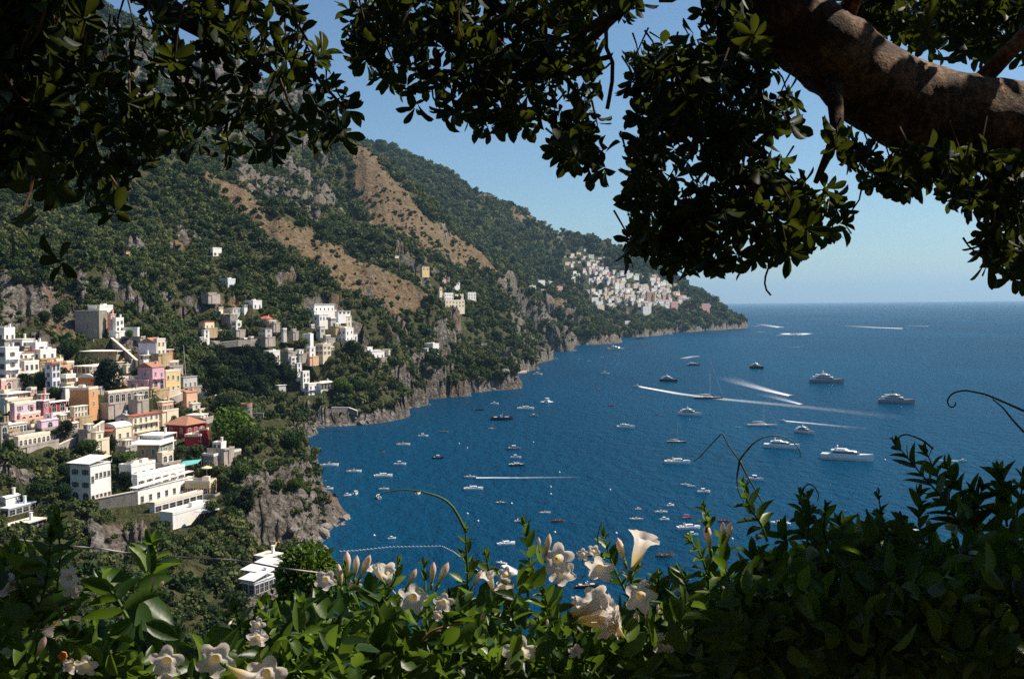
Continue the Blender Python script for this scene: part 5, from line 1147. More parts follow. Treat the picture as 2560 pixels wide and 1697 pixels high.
BOATS = [
 # the large yachts
 (C9, 1150, 35, 335, 'yacht2', -8, 'white', "largest low white motor yacht with a dark window band"),
 (C6, 1010, 1075, 225, 'yacht3', -12, 'grey', "grey hulled motor yacht lying farthest out towards the open sea"),
 (C6, 1490, 1215, 230, 'yacht3d', -10, 'grey', "motor yacht with a black mast, lying farthest seaward"),
 (C6, 530, 985, 108, 'yacht3', -48, 'dark', "dark hulled three deck yacht turned towards the viewer"),
 (C6, 92, 965, 85, 'yacht2', 10, 'dark', "small dark hulled yacht next to a forked wake"),
 (C5, 2262, 1072, 128, 'yacht3', -30, 'dark', "dark yacht lying just above the white speedboat trail"),
 (C6, 70, 1302, 165, 'yacht3', -18, 'white', "white yacht below the moored ketch"),
 (C6, 858, 1425, 148, 'yacht3', -38, 'white', "white three deck yacht with a tender at its stern"),
 (C6, 700, 1522, 235, 'yacht2', -8, 'white', "long white yacht with a dark blue flank left of the largest one"),
 (C5, 1967, 1392, 118, 'yacht2', 0, 'white', "white flybridge yacht alone in the middle of the bay"),
 (C5, 1900, 858, 118, 'yacht2', -14, 'white', "white yacht far off near the second cape"),
 (C6, 195, 1200, 190, 'ketch', 4, 'dark', "dark hulled sailing yacht with the tallest mast across a wake", 1.25),
 (C6, 565, 1388, 195, 'sail', 6, 'white', "white sailing yacht with a tan covered sail", .78),
 (C5, 2315, 1500, 130, 'sail', -4, 'dark', "dark hulled sailing yacht left of the vine tendril", .98),
 # cruisers
 (C8, 2320, 75, 170, 'cruiser', 6, 'white', "white sport cruiser behind the tip of the vine tendril"),
 (C8, 918, 258, 130, 'cruiser', 6, 'white', "white cruiser below the straight speedboat trail"),
 (C8, 1143, 635, 130, 'cruiser', 22, 'white', "white cruiser above the blossoms with a dark windscreen"),
 (C9, 60, 525, 165, 'cruiser', 20, 'white', "white cruiser amid the crowd of small boats behind the peach bud"),
 (C9, 690, 497, 130, 'cruiser', 178, 'white', "white boat with a cabin aft behind the dark leaves"),
 (C9, 1570, 545, 140, 'cruiser', -10, 'white', "white cruiser half hidden by the dark vine leaves"),
 (C8, 1215, 95, 102, 'cruiser', -4, 'dark', "dark hulled cruiser beneath a smaller one of its pair"),
 (C8, 1207, 42, 76, 'motor', 2, 'white', "small boat with a hard top just above the dark hulled cruiser"),
 (C8, 297, 170, 125, 'cruiser', 6, 'white', "white cruiser with a tiny tender at its stern"),
 (C5, 1277, 1268, 112, 'cruiser', 2, 'white', "white cruiser left of the splashing boat"),
 (C5, 1113, 1340, 148, 'open', 2, 'dark', "long slender open boat with a white deck and dark hull"),
 (C7, 2267, 100, 122, 'open', 6, 'white', "sleek open boat nearest the cape cliffs, with a dinghy astern"),
 (C8, 675, 45, 78, 'motor', -4, 'dark', "dark sided cabin boat alone left of the pair"),
 (C9, 515, 190, 112, 'motor', -4, 'white', "white boat with people crossing behind the vine stem"),
 (C8, 2145, 635, 118, 'cruiser', 14, 'red', "reddish cruiser behind the pink trumpet bud"),
 (C8, 1700, 930, 165, 'open', 14, 'dark', "dark open boat with people aboard behind the white blossom"),
 (C9, 30, 870, 95, 'awning', 4, 'white', "boat with a bright blue sun roof at the edge of the vines"),
 (C9, 22, 925, 70, 'open', 8, 'white', "white open boat below the one with the blue sun roof"),
 # small craft
 (C5, 1062, 1234, 58, 'motor', 5, 'white', "small white motorboat farthest left in the upper bay"),
 (C5, 960, 1279, 55, 'dinghy', -2, 'dark', "small dark rowing boat left of the small white motorboat"),
 (C5, 1333, 1318, 58, 'motor', 0, 'grey', "grey low motorboat below the white cruiser"),
 (C5, 1045, 1408, 52, 'sail', 0, 'wood', "tiny wooden sailboat under the long slender boat", .9),
 (C5, 715, 1430, 60, 'dinghy', -3, 'grey', "low grey rowing boat half sunk in the glare"),
 (C5, 570, 1455, 70, 'motor', 3, 'white', "white cabin boat right of the near headland rocks"),
 (C5, 435, 1517, 92, 'open', 4, 'white', "white open boat near the inner cove"),
 (C5, 1197, 1542, 95, 'motor', -4, 'grey', "pale grey boat with a flat canopy over its stern"),
 (C5, 1358, 1031, 66, 'motor', 4, 'white', "white motorboat close to the second bathing platform"),
 (C5, 1822, 1027, 60, 'motor', 3, 'white', "white motorboat in the open water left of the dark yacht"),
 (C5, 1765, 1130, 24, 'dinghy', 20, 'red', "tiny red dinghy left of the speedboat"),
 (C5, 1865, 1250, 42, 'dinghy', 10, 'red', "small red and white dinghy above the flybridge yacht"),
 (C5, 2183, 1313, 22, 'dinghy', 0, 'orange', "tiny orange rowing boat in open water"),
 (C8, 300, 6, 22, 'dinghy', 60, 'red', "tiny red dinghy near the inner cove"),
 (C5, 1645, 930, 26, 'sail', 0, 'white', "tiny sailboat far off under the second cape", 1.3),
 (C5, 1427, 929, 24, 'motor', 0, 'white', "far white speck of a motorboat, nearest the second cape"),
 (C5, 1484, 926, 28, 'motor', 0, 'white', "far white motorboat beside the one nearest the second cape"),
 (C5, 1713, 942, 26, 'motor', 0, 'white', "far white motorboat right of the tiny sailboat"),
 (C5, 1683, 981, 18, 'dinghy', 0, 'white', "far white dinghy below the tiny sailboat"),
 (C5, 1798, 917, 22, 'motor', 0, 'white', "far white motorboat under the distant white yacht"),
 (C5, 1472, 869, 22, 'motor', 0, 'white', "far white motorboat close under the second cape cliffs"),
 (C5, 1312, 970, 34, 'motor', 10, 'white', "white boat tied off the second bathing platform"),
 (C5, 1342, 960, 26, 'motor', -10, 'white', "second white boat off the second bathing platform"),
 (C5, 2060, 785, 50, 'motor', 0, 'dark', "dark far motorboat off the village cove"),
 (C5, 2255, 758, 60, 'motor', 0, 'white', "white far motorboat off the village cliffs"),
 (C5, 1945, 769, 20, 'motor', 0, 'white', "white speck of a boat at the village cove"),
 (C6, 838, 1087, 22, 'dinghy', 0, 'white', "white dinghy left of the grey hulled yacht"),
 (C6, 400, 1397, 32, 'dinghy', 0, 'white', "white dinghy left of the sailing yacht with the tan cover"),
 (C6, 757, 1430, 16, 'dinghy', 0, 'white', "tiny tender astern of the white three deck yacht"),
 (C6, 840, 845, 26, 'motor', 0, 'white', "white speck of a motorboat far out in open water"),
 (C8, 97, 142, 102, 'open', 8, 'white', "white open boat with a pinkish flank near the cove"),
 (C8, 410, 88, 86, 'motor', 3, 'white', "white boat with a canopy in the inner bay"),
 (C8, 200, 185, 24, 'dinghy', 0, 'blue', "tiny pale blue tender behind the cruiser"),
 (C8, 302, 262, 68, 'open', 4, 'white', "white open boat under the arching tendril"),
 (C8, 50, 302, 60, 'motor', 25, 'white', "white motorboat leading the bow on pair near the cape"),
 (C8, 109, 294, 44, 'motor', 75, 'white', "white motorboat seen bow on near the cape"),
 (C8, 265, 322, 40, 'motor', 100, 'white', "white motorboat seen stern on under the tendril's end"),
 (C8, 540, 292, 44, 'motor', 70, 'white', "white motorboat touched by the top of the arching tendril"),
 (C8, 1105, 358, 76, 'open', -4, 'grey', "low grey open boat alone in the middle water"),
 (C8, 1410, 425, 74, 'open', 8, 'white', "white open boat right of centre above the wooden one"),
 (C8, 1228, 480, 64, 'motor', 10, 'white', "small white motorboat right above the tallest vine shoot"),
 (C8, 1502, 483, 92, 'dinghy', 8, 'wood', "varnished wooden launch with a dark hull"),
 (C8, 355, 598, 62, 'motor', 20, 'white', "white motorboat just outside the buoy line"),
 (C8, 2050, 398, 46, 'motor', 12, 'white', "small white boat left of the raft of boats"),
 (C8, 2270, 372, 62, 'motor', 35, 'white', "topmost motorboat of the crowd on the right"),
 (C8, 2208, 420, 88, 'open', 14, 'white', "long white open boat below the topmost one of the crowd"),
 (C8, 2230, 468, 72, 'motor', 25, 'white', "white motorboat with a bulky cabin in the crowd"),
 (C8, 2040, 470, 88, 'open', 2, 'white', "slim white open boat left of the crowd"),
 (C9, 48, 455, 68, 'awning', 8, 'red', "red roofed little boat in the crowd"),
 (C9, 85, 572, 82, 'motor', 5, 'white', "white motorboat close below the large cruiser of the crowd"),
 (C9, 300, 483, 78, 'dinghy', 10, 'red', "small reddish boat right of the crowd"),
 (C9, 38, 233, 66, 'open', 2, 'white', "white open boat, first of three in a row"),
 (C9, 80, 243, 56, 'open', 4, 'white', "white open boat, second of three in a row"),
 (C9, 160, 277, 96, 'motor', 16, 'white', "white motorboat with a roof, last of three in a row"),
 (C8, 2068, 580, 82, 'open', 14, 'white', "white launch above the pink trumpet bud"),
 (C8, 2237, 722, 118, 'dinghy', 12, 'wood', "broad pale wooden boat right of the trumpet buds"),
 (C9, 495, 650, 42, 'motor', 5, 'white', "white boat glimpsed between dark leaves"),
 (C7, 2145, 148, 62, 'awning', 10, 'red', "boat with a dark red canopy close to the cape"),
 (C7, 2258, 258, 68, 'motor', 14, 'white', "white motorboat off the cape below the sleek one"),
 (C7, 2105, 5, 52, 'open', -4, 'white', "white open boat moored against the cape trees"),
 (C7, 2300, 340, 16, 'dinghy', 0, 'red', "tiny red dinghy off the cape rocks"),
 # under way
 (C5, 2045, 1114, 50, 'motor', 172, 'white', "white speedboat drawing the longest wake", "boats under way"),
 (C5, 1425, 1222, 46, 'motor', 80, 'white', "speedboat hidden in its own white spray", "boats under way"),
 (C6, 768, 1180, 30, 'motor', -14, 'white', "white speedboat at the head of the broad short wake", "boats under way"),
 (C6, 842, 1240, 26, 'motor', -14, 'white', "white speedboat at the head of the lower parallel wake", "boats under way"),
 (C6, 712, 1351, 40, 'motor', 172, 'white', "speedboat heading left above the three deck yacht", "boats under way"),
 (C8, 895, 181, 84, 'open', 178, 'white', "white speedboat heading left on a dead straight wake", "boats under way"),
 (C8, 1108, 772, 80, 'open', 152, 'white', "white speedboat turning away behind the blossoms", "boats under way"),
 (C6, 790, 757, 60, 'cruiser', 180, 'white', "far ferry throwing up spray beyond the headland", "boats under way"),
 (C6, 1548, 719, 26, 'motor', 0, 'white', "far speedboat on the horizon side with a long wake", "boats under way"),
 (C6, 1722, 702, 22, 'motor', 0, 'white', "farthest speedboat with a thin wake near the horizon", "boats under way"),
 (C6, 688, 711, 18, 'motor', 0, 'white', "far speedboat just off the headland tip", "boats under way"),
 (C9, 1945, 66, 50, 'motor', 0, 'white', "speedboat passing right of the largest yacht", "boats under way"),
]
for q in BOATS:
    kw = {}
    q = list(q)
    if len(q) > 8:
        if isinstance(q[8], str): kw["group"] = q[8]
        else: kw["mast"] = q[8]
    boat(*q[:8], **kw)
# wakes, foam lying on the water
t = NT("foam"); f = t.attr("fade"); n_ = t.noise(0.35, 5, 0.7, t.pos())
a = t.math('MULTIPLY', t.math('ADD', f, t.math('MULTIPLY', t.math('SUBTRACT', n_, 0.5), 1.5)), f, clamp=True)
d = t.bsdf((0.80, 0.82, 0.84), 0.8); tr = t.new("ShaderNodeBsdfTransparent"); mx = t.new("ShaderNodeMixShader"); t.con(a, mx.inputs[0]); t.con(tr.outputs[0], mx.inputs[1]); t.con(d, mx.inputs[2]); FOAM = t.done(mx.outputs[0])
def wake(pts, w0, w1, f0, f1, lift=.06):
    Q = np.array([sea_at(p) for p in pts]); s = np.concatenate([[0], np.cumsum(np.linalg.norm(np.diff(Q, axis=0), axis=1))]); n = 40
    tt = np.linspace(0, s[-1], n); C = np.stack([np.interp(tt, s, Q[:, k]) for k in range(3)], 1); T = np.gradient(C, axis=0); T /= np.linalg.norm(T, axis=1)[:, None]
    N = np.stack([-T[:, 1], T[:, 0], 0 * T[:, 0]], 1); g = np.linspace(0, 1, n)[:, None]; w = w0 + (w1 - w0) * g; fd = f0 + (f1 - f0) * g[:, 0] ** .6
    v = []; at_ = []
    for q, e_ in ((-1, .0), (-.5, .8), (0, 1), (.5, .8), (1, .0)): v.append(C + N * w * q / 2 + [0, 0, lift]); at_.append(fd * e_)
    b = MB(); b.add(np.concatenate(v), [(j * n + i, j * n + i + 1, (j + 1) * n + i + 1, (j + 1) * n + i) for j in range(4) for i in range(n - 1)], 0, np.concatenate(at_))
    o = b.build("wake_foam", FOAM, attr="fade"); tag(o, kind="stuff")
wake([C5(2062, 1118), C6(0, 1168), C6(300, 1204), C6(900, 1262), C6(1500, 1330)], 7, 34, 1.4, .13)
wake([C6(760, 1181), C6(620, 1148), C6(430, 1095), C6(300, 1050)], 9, 40, 1.3, .1)
wake([C6(835, 1240), C6(700, 1205), C6(560, 1168)], 6, 24, 1.1, .12, .09)
wake([C6(722, 1354), C6(900, 1370), C6(1280, 1408)], 5, 16, 1.3, .12)
wake([C8(930, 184), C8(1250, 184), C8(1640, 180)], 2.6, 4.5, 1.5, .2)
wake([C8(1130, 785), C8(1205, 832), C8(1230, 850)], 3.0, 5, 1.5, .8)
wake([C5(1395, 1224), C5(1425, 1222), C5(1458, 1220)], 14, 10, 1.3, 1.2)
wake([C6(1545, 719), C6(1350, 712), C6(1150, 700)], 40, 90, 1.4, .3); wake([C6(1722, 702), C6(1560, 701)], 30, 60, 1.2, .3); wake([C6(690, 711), C6(550, 689)], 40, 60, 1.1, .4)
wake([C6(745, 752), C6(800, 762), C6(855, 752)], 60, 60, 1.4, 1.1); wake([C6(740, 758), C6(660, 768)], 30, 10, .9, .3)
wake([C6(125, 909), C6(75, 912), C6(20, 925)], 14, 20, .9, .5); wake([C6(840, 846), C6(740, 850)], 14, 30, .7, .1); wake([C6(545, 702), C6(480, 700)], 30, 40, .8, .3); wake([C6(570, 742), C6(530, 740)], 30, 40, .7, .4)
wake([C9(1930, 68), C9(1740, 62)], 3, 6, 1.0, .3)
wake([C5(330, 1240), C5(560, 1215), C5(700, 1180), C5(860, 1155)], 1.6, 1.6, .6, .6); 
# swimming line of small floats
P0 = [sea_at(p) for p in (C7(2340, 690), C8(100, 686), C8(350, 660), C8(560, 657), C8(700, 655), C8(780, 694), C8(880, 770), C8(960, 835))]
e = empty("buoy_line", P0[0], "line of small white floats closing off the swimming area", "buoy line"); Q = np.array(P0); s = np.concatenate([[0], np.cumsum(np.linalg.norm(np.diff(Q, axis=0), axis=1))])
tt = np.arange(0, s[-1], 1.35); C = np.stack([np.interp(tt, s, Q[:, k]) for k in range(3)], 1) - Q[0]
b = MB(); b.tube(C + [0, 0, .03], .05, 4); b.build("rope", BM['canvas'], e)
b = MB()
for c in C: b.box(c + [0, 0, .1], (.34, .34, .3))
o = b.build("floats", BM['white'], e); tag(o, kind="stuff")
BUOY = [(C5, 1330, 1500), (C5, 820, 1510), (C5, 875, 1540), (C8, 1450, 248), (C8, 1450, 297), (C8, 1180, 362), (C8, 950, 482), (C8, 877, 432), (C8, 1510, 148), (C8, 1478, 560), (C8, 1858, 268), (C8, 235, 582), (C8, 1900, 566), (C9, 1410, 62), (C9, 360, 605)]
b = MB(); a = np.arange(8) / 8 * 2 * np.pi
b.add(np.concatenate([np.stack([r_ * np.cos(a), r_ * np.sin(a), np.full(8, z_)], 1) for r_, z_ in ((.35, -.2), (.45, .1), (.3, .4), (.08, .55))]), [(i * 8 + j, i * 8 + (j + 1) % 8, (i + 1) * 8 + (j + 1) % 8, (i + 1) * 8 + j) for i in range(3) for j in range(8)] + [tuple(range(24, 32))])
bmz = b.mesh("mooring_buoy", BM['white'])
for crop, x, y in BUOY:
    P = sea_at(crop(x, y)); o = link("mooring_buoy", bmz, None, P); tag(o, "small white mooring buoy floating alone in the bay", "buoy", "mooring buoys scattered over the bay")

# loose rocks along the foot of the cliffs
ROCKM = plaster("shore_rock", (0.24, 0.205, 0.175), True); RSRC = []
for k in range(3):
    bm = bmesh.new(); bmesh.ops.create_icosphere(bm, subdivisions=3, radius=.5)
    for v_ in bm.verts:
        c_ = v_.co.copy(); f_ = 1 + .5 * float(fbm(np.array([c_.x * 2 + k * 7]), np.array([c_.y * 2 + c_.z * 1.7]), 3)[0]); v_.co = c_ * f_ * Vector((1, .8, .62)) if False else Vector((c_.x * f_, c_.y * f_ * .8, c_.z * f_ * .62))
    me = bpy.data.meshes.new("shore_rock"); bm.to_mesh(me); bm.free(); me.materials.append(ROCKM); RSRC.append(bpy.data.objects.new("shore_rock", me))
rg = np.random.default_rng(15); i, j = np.nonzero((GZ > -1.2) & (GZ < 3.5) & (RR[:, None] > 240) & (RR[:, None] < 2400)); sel = rg.random(len(i)) < np.interp(RR[i], [240, 500, 1000, 2400], [.10, .14, .16, .14]); i, j = i[sel], j[sel]
x, y = gx[i, j] + rg.normal(size=len(i)) * 1.5, gy[i, j] + rg.normal(size=len(i)) * 1.5; sz = rg.lognormal(.75, .6, len(i)) * np.interp(RR[i], [240, 700, 2400], [.75, 1.2, 2.6])
instance_stuff("shore_rocks", np.stack([x, y, np.maximum(ground_z(x, y), -.6) + sz * .05], 1), np.minimum(sz, 9), rg.random(len(i)) * 6.28, RSRC); print("ROCKS", len(i))

# ================================================================== FOREGROUND: TREES, VINE, FLOWERS
def C2(x, y): return (850 + x / 2.751, y / 2.751)
def C3(x, y): return (1700 + x / 2.751, y / 2.751)
def C1(x, y): return (x / 2.751, y / 2.751)
FR = np.random.default_rng(77)
def unit(a): return a / (np.linalg.norm(a, axis=-1, keepdims=True) + 1e-12)
def leaf_template(shape):
    ts = np.array([0, .16, .36, .56, .74, .89, 1.0])
    if shape == 'obovate': ws = np.array([.02, .16, .34, .46, .5, .36, .03])
    elif shape == 'lance': ws = np.array([.02, .34, .5, .46, .32, .15, .01])
    else: ws = np.array([.03, .40, .52, .50, .38, .2, .015])
    v = []; 
    for t_, w_ in zip(ts, ws):
        for s_ in (-1, 0, 1): v.append((t_, s_ * w_, abs(s_) * w_ * .22 - .16 * t_ * t_ + (.0 if s_ else -.008)))
    f = []
    for i in range(len(ts) - 1):
        for j in range(2): f.append((i * 3 + j, i * 3 + j + 1, i * 3 + 4 + j, i * 3 + 3 + j))
    return np.array(v), np.array(f)
class Leaves:
    def __init__(s, shape): s.v, s.f = leaf_template(shape); s.b = []; s.d = []; s.n = []; s.l = []; s.w = []
    def add(s, base, d, n, ln, wd):
        base = np.atleast_2d(base); k = len(base)
        s.b.append(base); s.d.append(np.broadcast_to(np.atleast_2d(d), (k, 3))); s.n.append(np.broadcast_to(np.atleast_2d(n), (k, 3)))
        s.l.append(np.broadcast_to(ln, (k,))); s.w.append(np.broadcast_to(wd, (k,)))
    def build(s, name, mat, parent, origin):
        B = np.concatenate(s.b); D = unit(np.concatenate(s.d)); N = np.concatenate(s.n); L = np.concatenate(s.l)[:, None, None]; W = np.concatenate(s.w)[:, None, None]
        N = unit(N - D * (N * D).sum(1)[:, None]); S = np.cross(D, N); t = s.v
        curl = FR.uniform(.3, 1.9, len(B))[:, None, None]
        P = B[:, None] + D[:, None] * (t[:, 0][None, :, None] * L) + S[:, None] * (t[:, 1][None, :, None] * L * W) + N[:, None] * (t[:, 2][None, :, None] * L * curl)
        P = P - np.asarray(origin); k = len(t)
        F = (s.f[None] + (np.arange(len(B)) * k)[:, None, None]).reshape(-1, 4)
        me = fast_mesh(name, P.reshape(-1, 3), F, mat, True); return link(name, me, parent)
def leaf_mat(name, a, b_, c, rough=.38, trans=.3, tcol=None, spec=.45):
    t = NT(name); g = t.new("ShaderNodeNewGeometry"); n = t.noise(60.0, 3, .6, t.obj())
    f = t.math('ADD', t.math('MULTIPLY', g.outputs["Random Per Island"], .8), t.math('MULTIPLY', n, .25))
    col = t.ramp(f, [(.1, a), (.55, b_), (.97, c)]); s_ = t.bsdf(col, rough, t.bump(n, .25, .002), spec)
    tr = t.new("ShaderNodeBsdfTranslucent"); t.con(t.mix(.55, col, tcol or (0.16, 0.26, 0.02)), tr.inputs[0])
    mx = t.new("ShaderNodeMixShader", i_0=trans); t.con(s_, mx.inputs[1]); t.con(tr.outputs[0], mx.inputs[2]); return t.done(mx.outputs[0])
CANOPY = leaf_mat("canopy_leaf", (0.008, 0.014, 0.005), (0.014, 0.024, 0.007), (0.05, 0.07, 0.014), .5, .22, (0.20, 0.24, 0.02), .12)
VINE = leaf_mat("vine_leaf", (0.010, 0.028, 0.006), (0.030, 0.072, 0.011), (0.14, 0.21, 0.03), .38, .36, (0.26, 0.42, 0.03), .35)
t = NT("limb_bark"); o_ = t.obj(); mp = t.new("ShaderNodeMapping"); t.con(o_, mp.inputs[0]); mp.inputs["Scale"].default_value = (6, 6, 6)
n1 = t.noise(1.2, 6, .7, mp.outputs[0], .5); n2 = t.noise(9.0, 5, .7, mp.outputs[0])
col = t.ramp(t.math('ADD', t.math('MULTIPLY', n1, .6), t.math('MULTIPLY', n2, .4)), [(.34, (0.022, 0.013, 0.007)), (.49, (0.065, 0.037, 0.02)), (.66, (0.34, 0.20, 0.11))])
LIMB = t.done(t.bsdf(col, .8, t.bump(t.math('ADD', n1, t.math('MULTIPLY', n2, .5)), .8, .02), .2))
TWIG = plain("twig_bark", (0.10, 0.055, 0.03), .8, .2); STEM = plain("green_stem", (0.07, 0.13, 0.03), .6, .3); TENDRIL = plain("tendril", (0.07, 0.11, 0.03), .6)
REDTWIG = plain("red_twig", (0.34, 0.12, 0.045), .7)
def rnd_unit(n): return unit(FR.normal(size=(n, 3)))
def whorls(L, T, centers, ln, k=(6, 10), droop=.25, twig=True):
    """clusters of leaves at the twig tips"""
    for c in centers:
        a = unit(FR.normal(size=3) * np.array([1, 1, .7]) + np.array([0, 0, -droop])); n = int(FR.integers(*k))
        ph = FR.uniform(0, 6.28) + np.arange(n) * 2.4; e1 = unit(np.cross(a, [.3, .9, .2])); e2 = np.cross(a, e1)
        rad = np.cos(ph)[:, None] * e1 + np.sin(ph)[:, None] * e2; sp = np.radians(FR.uniform(35, 88, n))[:, None]
        d = a * np.cos(sp) + rad * np.sin(sp); nr = a * np.sin(sp) - rad * np.cos(sp)
        L.add(c - a * FR.uniform(0, .02, n)[:, None] + rad * .003, d, nr + FR.normal(size=(n, 3)) * .25, ln * FR.uniform(.65, 1.2, n), FR.uniform(.36, .50, n))
        if twig and FR.random() < .4:
            q = c + np.array([FR.uniform(-.06, .06), FR.uniform(-.06, .06), FR.uniform(.05, .12)]); T.tube([c, (c + q) / 2 + FR.normal(size=3) * .008, q], [.0018, .0026, .0034], 5, caps=False)
def sample_poly(polys, n, d0, d1, margin=22, holes=(), thin=None):
    """points in real space whose directions fall inside an outline, at mixed distances"""
    xs = [q[0] for pl in polys for q in pl]; ys = [q[1] for pl in polys for q in pl]; out = []; tries = 0
    while len(out) < n and tries < n * 60:
        tries += 1; u, v = FR.uniform(min(xs), max(xs)), FR.uniform(min(ys), max(ys)); D = FR.uniform(d0, d1); ok = True
        mg = margin
        for du, dv in ((0, 0), (mg, 0), (-mg, 0), (0, mg), (0, -mg)):
            if not any(inside(pl, np.array([u + du]), np.array([v + dv]))[0] for pl in polys): ok = False; break
        if ok and any(inside(h_, np.array([u]), np.array([v]))[0] for h_ in holes): ok = False
        if ok: out.append(at((u, v), D))
    return out
SUNGAP = EYE + np.array([-.07, 1.42, -.47])
LITSPOTS = [(EYE + np.array([-.32, 1.1, -.43]), .17), (EYE + np.array([-.47, 1.2, -.34]), .13), (EYE + np.array([-.6, 1.1, -.47]), .08)]
def in_gap(p, r=.34):
    for q, rq in LITSPOTS:
        w = p - q; k = w @ SUN_DIR
        if k > 0 and np.linalg.norm(w - SUN_DIR * k) < rq: return True
    w = p - SUNGAP; k = w @ SUN_DIR
    return k > 0 and np.linalg.norm(w - SUN_DIR * k) < r
# ---------------------------------------------------------------- tree with the great limb
def E(x, y, z): return EYE + np.array([x, y, z])
O = E(2.85, 3.4, -1.75)
tr1 = empty("overhanging_tree", O, "tree with a thick sun dappled limb and dark leaves hanging at the right", "tree")
path = np.array([[.35, 2.95, 1.55], [.55, 3.02, 1.28], [.70, 3.1, 1.08], [.82, 3.1, .915], [.98, 3.15, .80], [1.12, 3.2, .715], [1.27, 3.25, .635], [1.48, 3.28, .585], [1.70, 3.3, .55], [2.05, 3.34, .47], [2.4, 3.38, .22], [2.68, 3.4, -.3], [2.8, 3.4, -1.0], [2.85, 3.4, -1.9]])
rad = np.array([.085, .095, .105, .112, .125, .132, .14, .148, .155, .165, .18, .19, .2, .25])
tt = np.linspace(0, len(path) - 1, 110); pp = np.stack([np.interp(tt, np.arange(len(path)), path[:, k]) for k in range(3)], 1)
for _ in range(6): pp[1:-1] = (pp[:-2] + pp[1:-1] * 2 + pp[2:]) / 4
rr_ = np.interp(tt, np.arange(len(path)), rad); ns = 28; b = MB(); b.tube(EYE + pp - O, rr_, ns); vv = b.v[0]
ax = np.repeat(EYE + pp - O, ns, 0); dv = vv - ax; ang = np.tile(np.arange(ns), len(pp)) / ns * 6.283; sx = np.repeat(tt, ns)
k_ = 1 + .12 * fbm(np.cos(ang) * 1.1 + sx * .9, np.sin(ang) * 1.1 + sx * .35, 3) + .05 * perlin(sx * 3.1, ang * 0 + 2.0) + .035 * fbm(np.cos(ang) * 4 + sx * 3, np.sin(ang) * 4 + 9, 3)
b.v[0] = ax + dv * k_[:, None]; limb = b.build("limb", LIMB, tr1, True)
for k, pts in enumerate(([(1.05, 3.15, .88), (1.12, 3.05, 1.1), (1.3, 2.95, 1.4), (1.6, 2.8, 1.75)], [(1.5, 3.25, .68), (1.7, 3.2, .9), (2.1, 3.1, 1.2), (2.4, 2.9, 1.7)], [(.8, 3.08, .86), (.62, 3.1, .74), (.45, 3.1, .55), (.33, 3.05, .3)], [(1.62, 3.3, .48), (1.55, 3.2, .35), (1.5, 3.1, .2)], [(2.1, 3.3, .5), (1.95, 3.0, .45), (1.75, 2.8, .35), (1.62, 2.75, .12)], [(1.0, 3.1, .7), (.98, 3.0, .5), (.9, 2.95, .35)])):
    tb = MB(); tb.tube([E(*q) - O for q in pts], np.linspace(.03, .008, len(pts)), 8); tb.build("branch", LIMB, tr1, True)
for k, rq in ((19, .07), (26, .08), (33, .12), (37, .10), (45, .09), (52, .12), (57, .09), (66, .08)): LITSPOTS.append((EYE + pp[k] + np.array([.04, -.03, .15]), rq))
L1 = Leaves('obovate'); T1 = MB()
R1 = PV((1590, -60), (1770, -60), (1790, 60), (1800, 130), (1862, 235), (1850, 300), (1820, 345), (1890, 395), (1985, 490), (1965, 535), (1895, 600), (1700, 640), (1570, 645), (1425, 615), (1428, 520), (1450, 330), (1430, 130), (1520, 95), (1585, 50))
holes = [PV((1635, 395), (1675, 400), (1670, 440), (1640, 440)), PV((1590, 30), (1620, 20), (1660, 60), (1640, 80), (1600, 75)), PV((1770, 200), (1790, 200), (1785, 260), (1765, 250)), PV((1575, 470), (1600, 465), (1600, 495), (1580, 500)), PV((1640, 565), (1690, 540), (1720, 560), (1700, 585)), PV((1575, 90), (1605, 85), (1600, 120), (1575, 115))]
whorls(L1, T1, sample_poly([R1], 380, 2.7, 3.5, 26, holes), .060, (6, 10), .35)
R2 = PV((1895, 265), (2020, 330), (2200, 330), (2420, 330), (2420, 680), (2330, 668), (2265, 620), (2240, 555), (2290, 500), (2230, 500), (2195, 515), (2155, 460), (2180, 430), (2080, 462), (2000, 435), (1985, 400), (1900, 370))
whorls(L1, T1, sample_poly([R2], 165, 2.7, 3.5, 24, [PV((2010, 370), (2050, 365), (2045, 400), (2015, 400)), PV((2230, 390), (2290, 385), (2300, 420), (2240, 430)), PV((2310, 520), (2345, 515), (2340, 560), (2312, 555))]), .060, (6, 10), .3)
R3 = PV((1870, -40), (2420, -40), (2420, 150), (2250, 150), (2120, 125), (2000, 70))
whorls(L1, T1, sample_poly([R3], 170, 3.5, 4.4, 20, [PV((2195, 100), (2230, 75), (2240, 90), (2205, 125)), PV((2140, 10), (2170, 20), (2160, 50), (2140, 55))]), .07, (6, 10), .1)
# unseen crown leaves above the picture, added to cast the dappled shade
cr = []
while len(cr) < 900:
    p = E(FR.uniform(-1.2, 4.6), FR.uniform(-2.2, 5.2), FR.uniform(1.15, 2.6))
    u, v, dd = project(p)
    if (dd > .1 and -60 < v < 1760 and -60 < u < 2620) or in_gap(p): continue
    cr.append(p)
whorls(L1, T1, cr, .105, (8, 12), .0, False)
cr = []  # unseen low leaf layers added to darken the vine at the right
while len(cr) < 620:
    p = E(FR.uniform(.15, 1.9), FR.uniform(.35, 2.0), FR.uniform(.5, 1.05)); u, v, dd = project(p)
    if v > -110 or in_gap(p, .29): continue
    cr.append(p)
while len(cr) < 1500:
    p = E(FR.uniform(.7, 3.3), FR.uniform(.4, 2.9), FR.uniform(.6, 2.3)); u, v, dd = project(p)
    if v > -110 or in_gap(p, .29): continue
    cr.append(p)
whorls(L1, T1, cr, .085, (8, 12), .0, False)
cr = []  # leaves added between the limb and the sun to dapple it
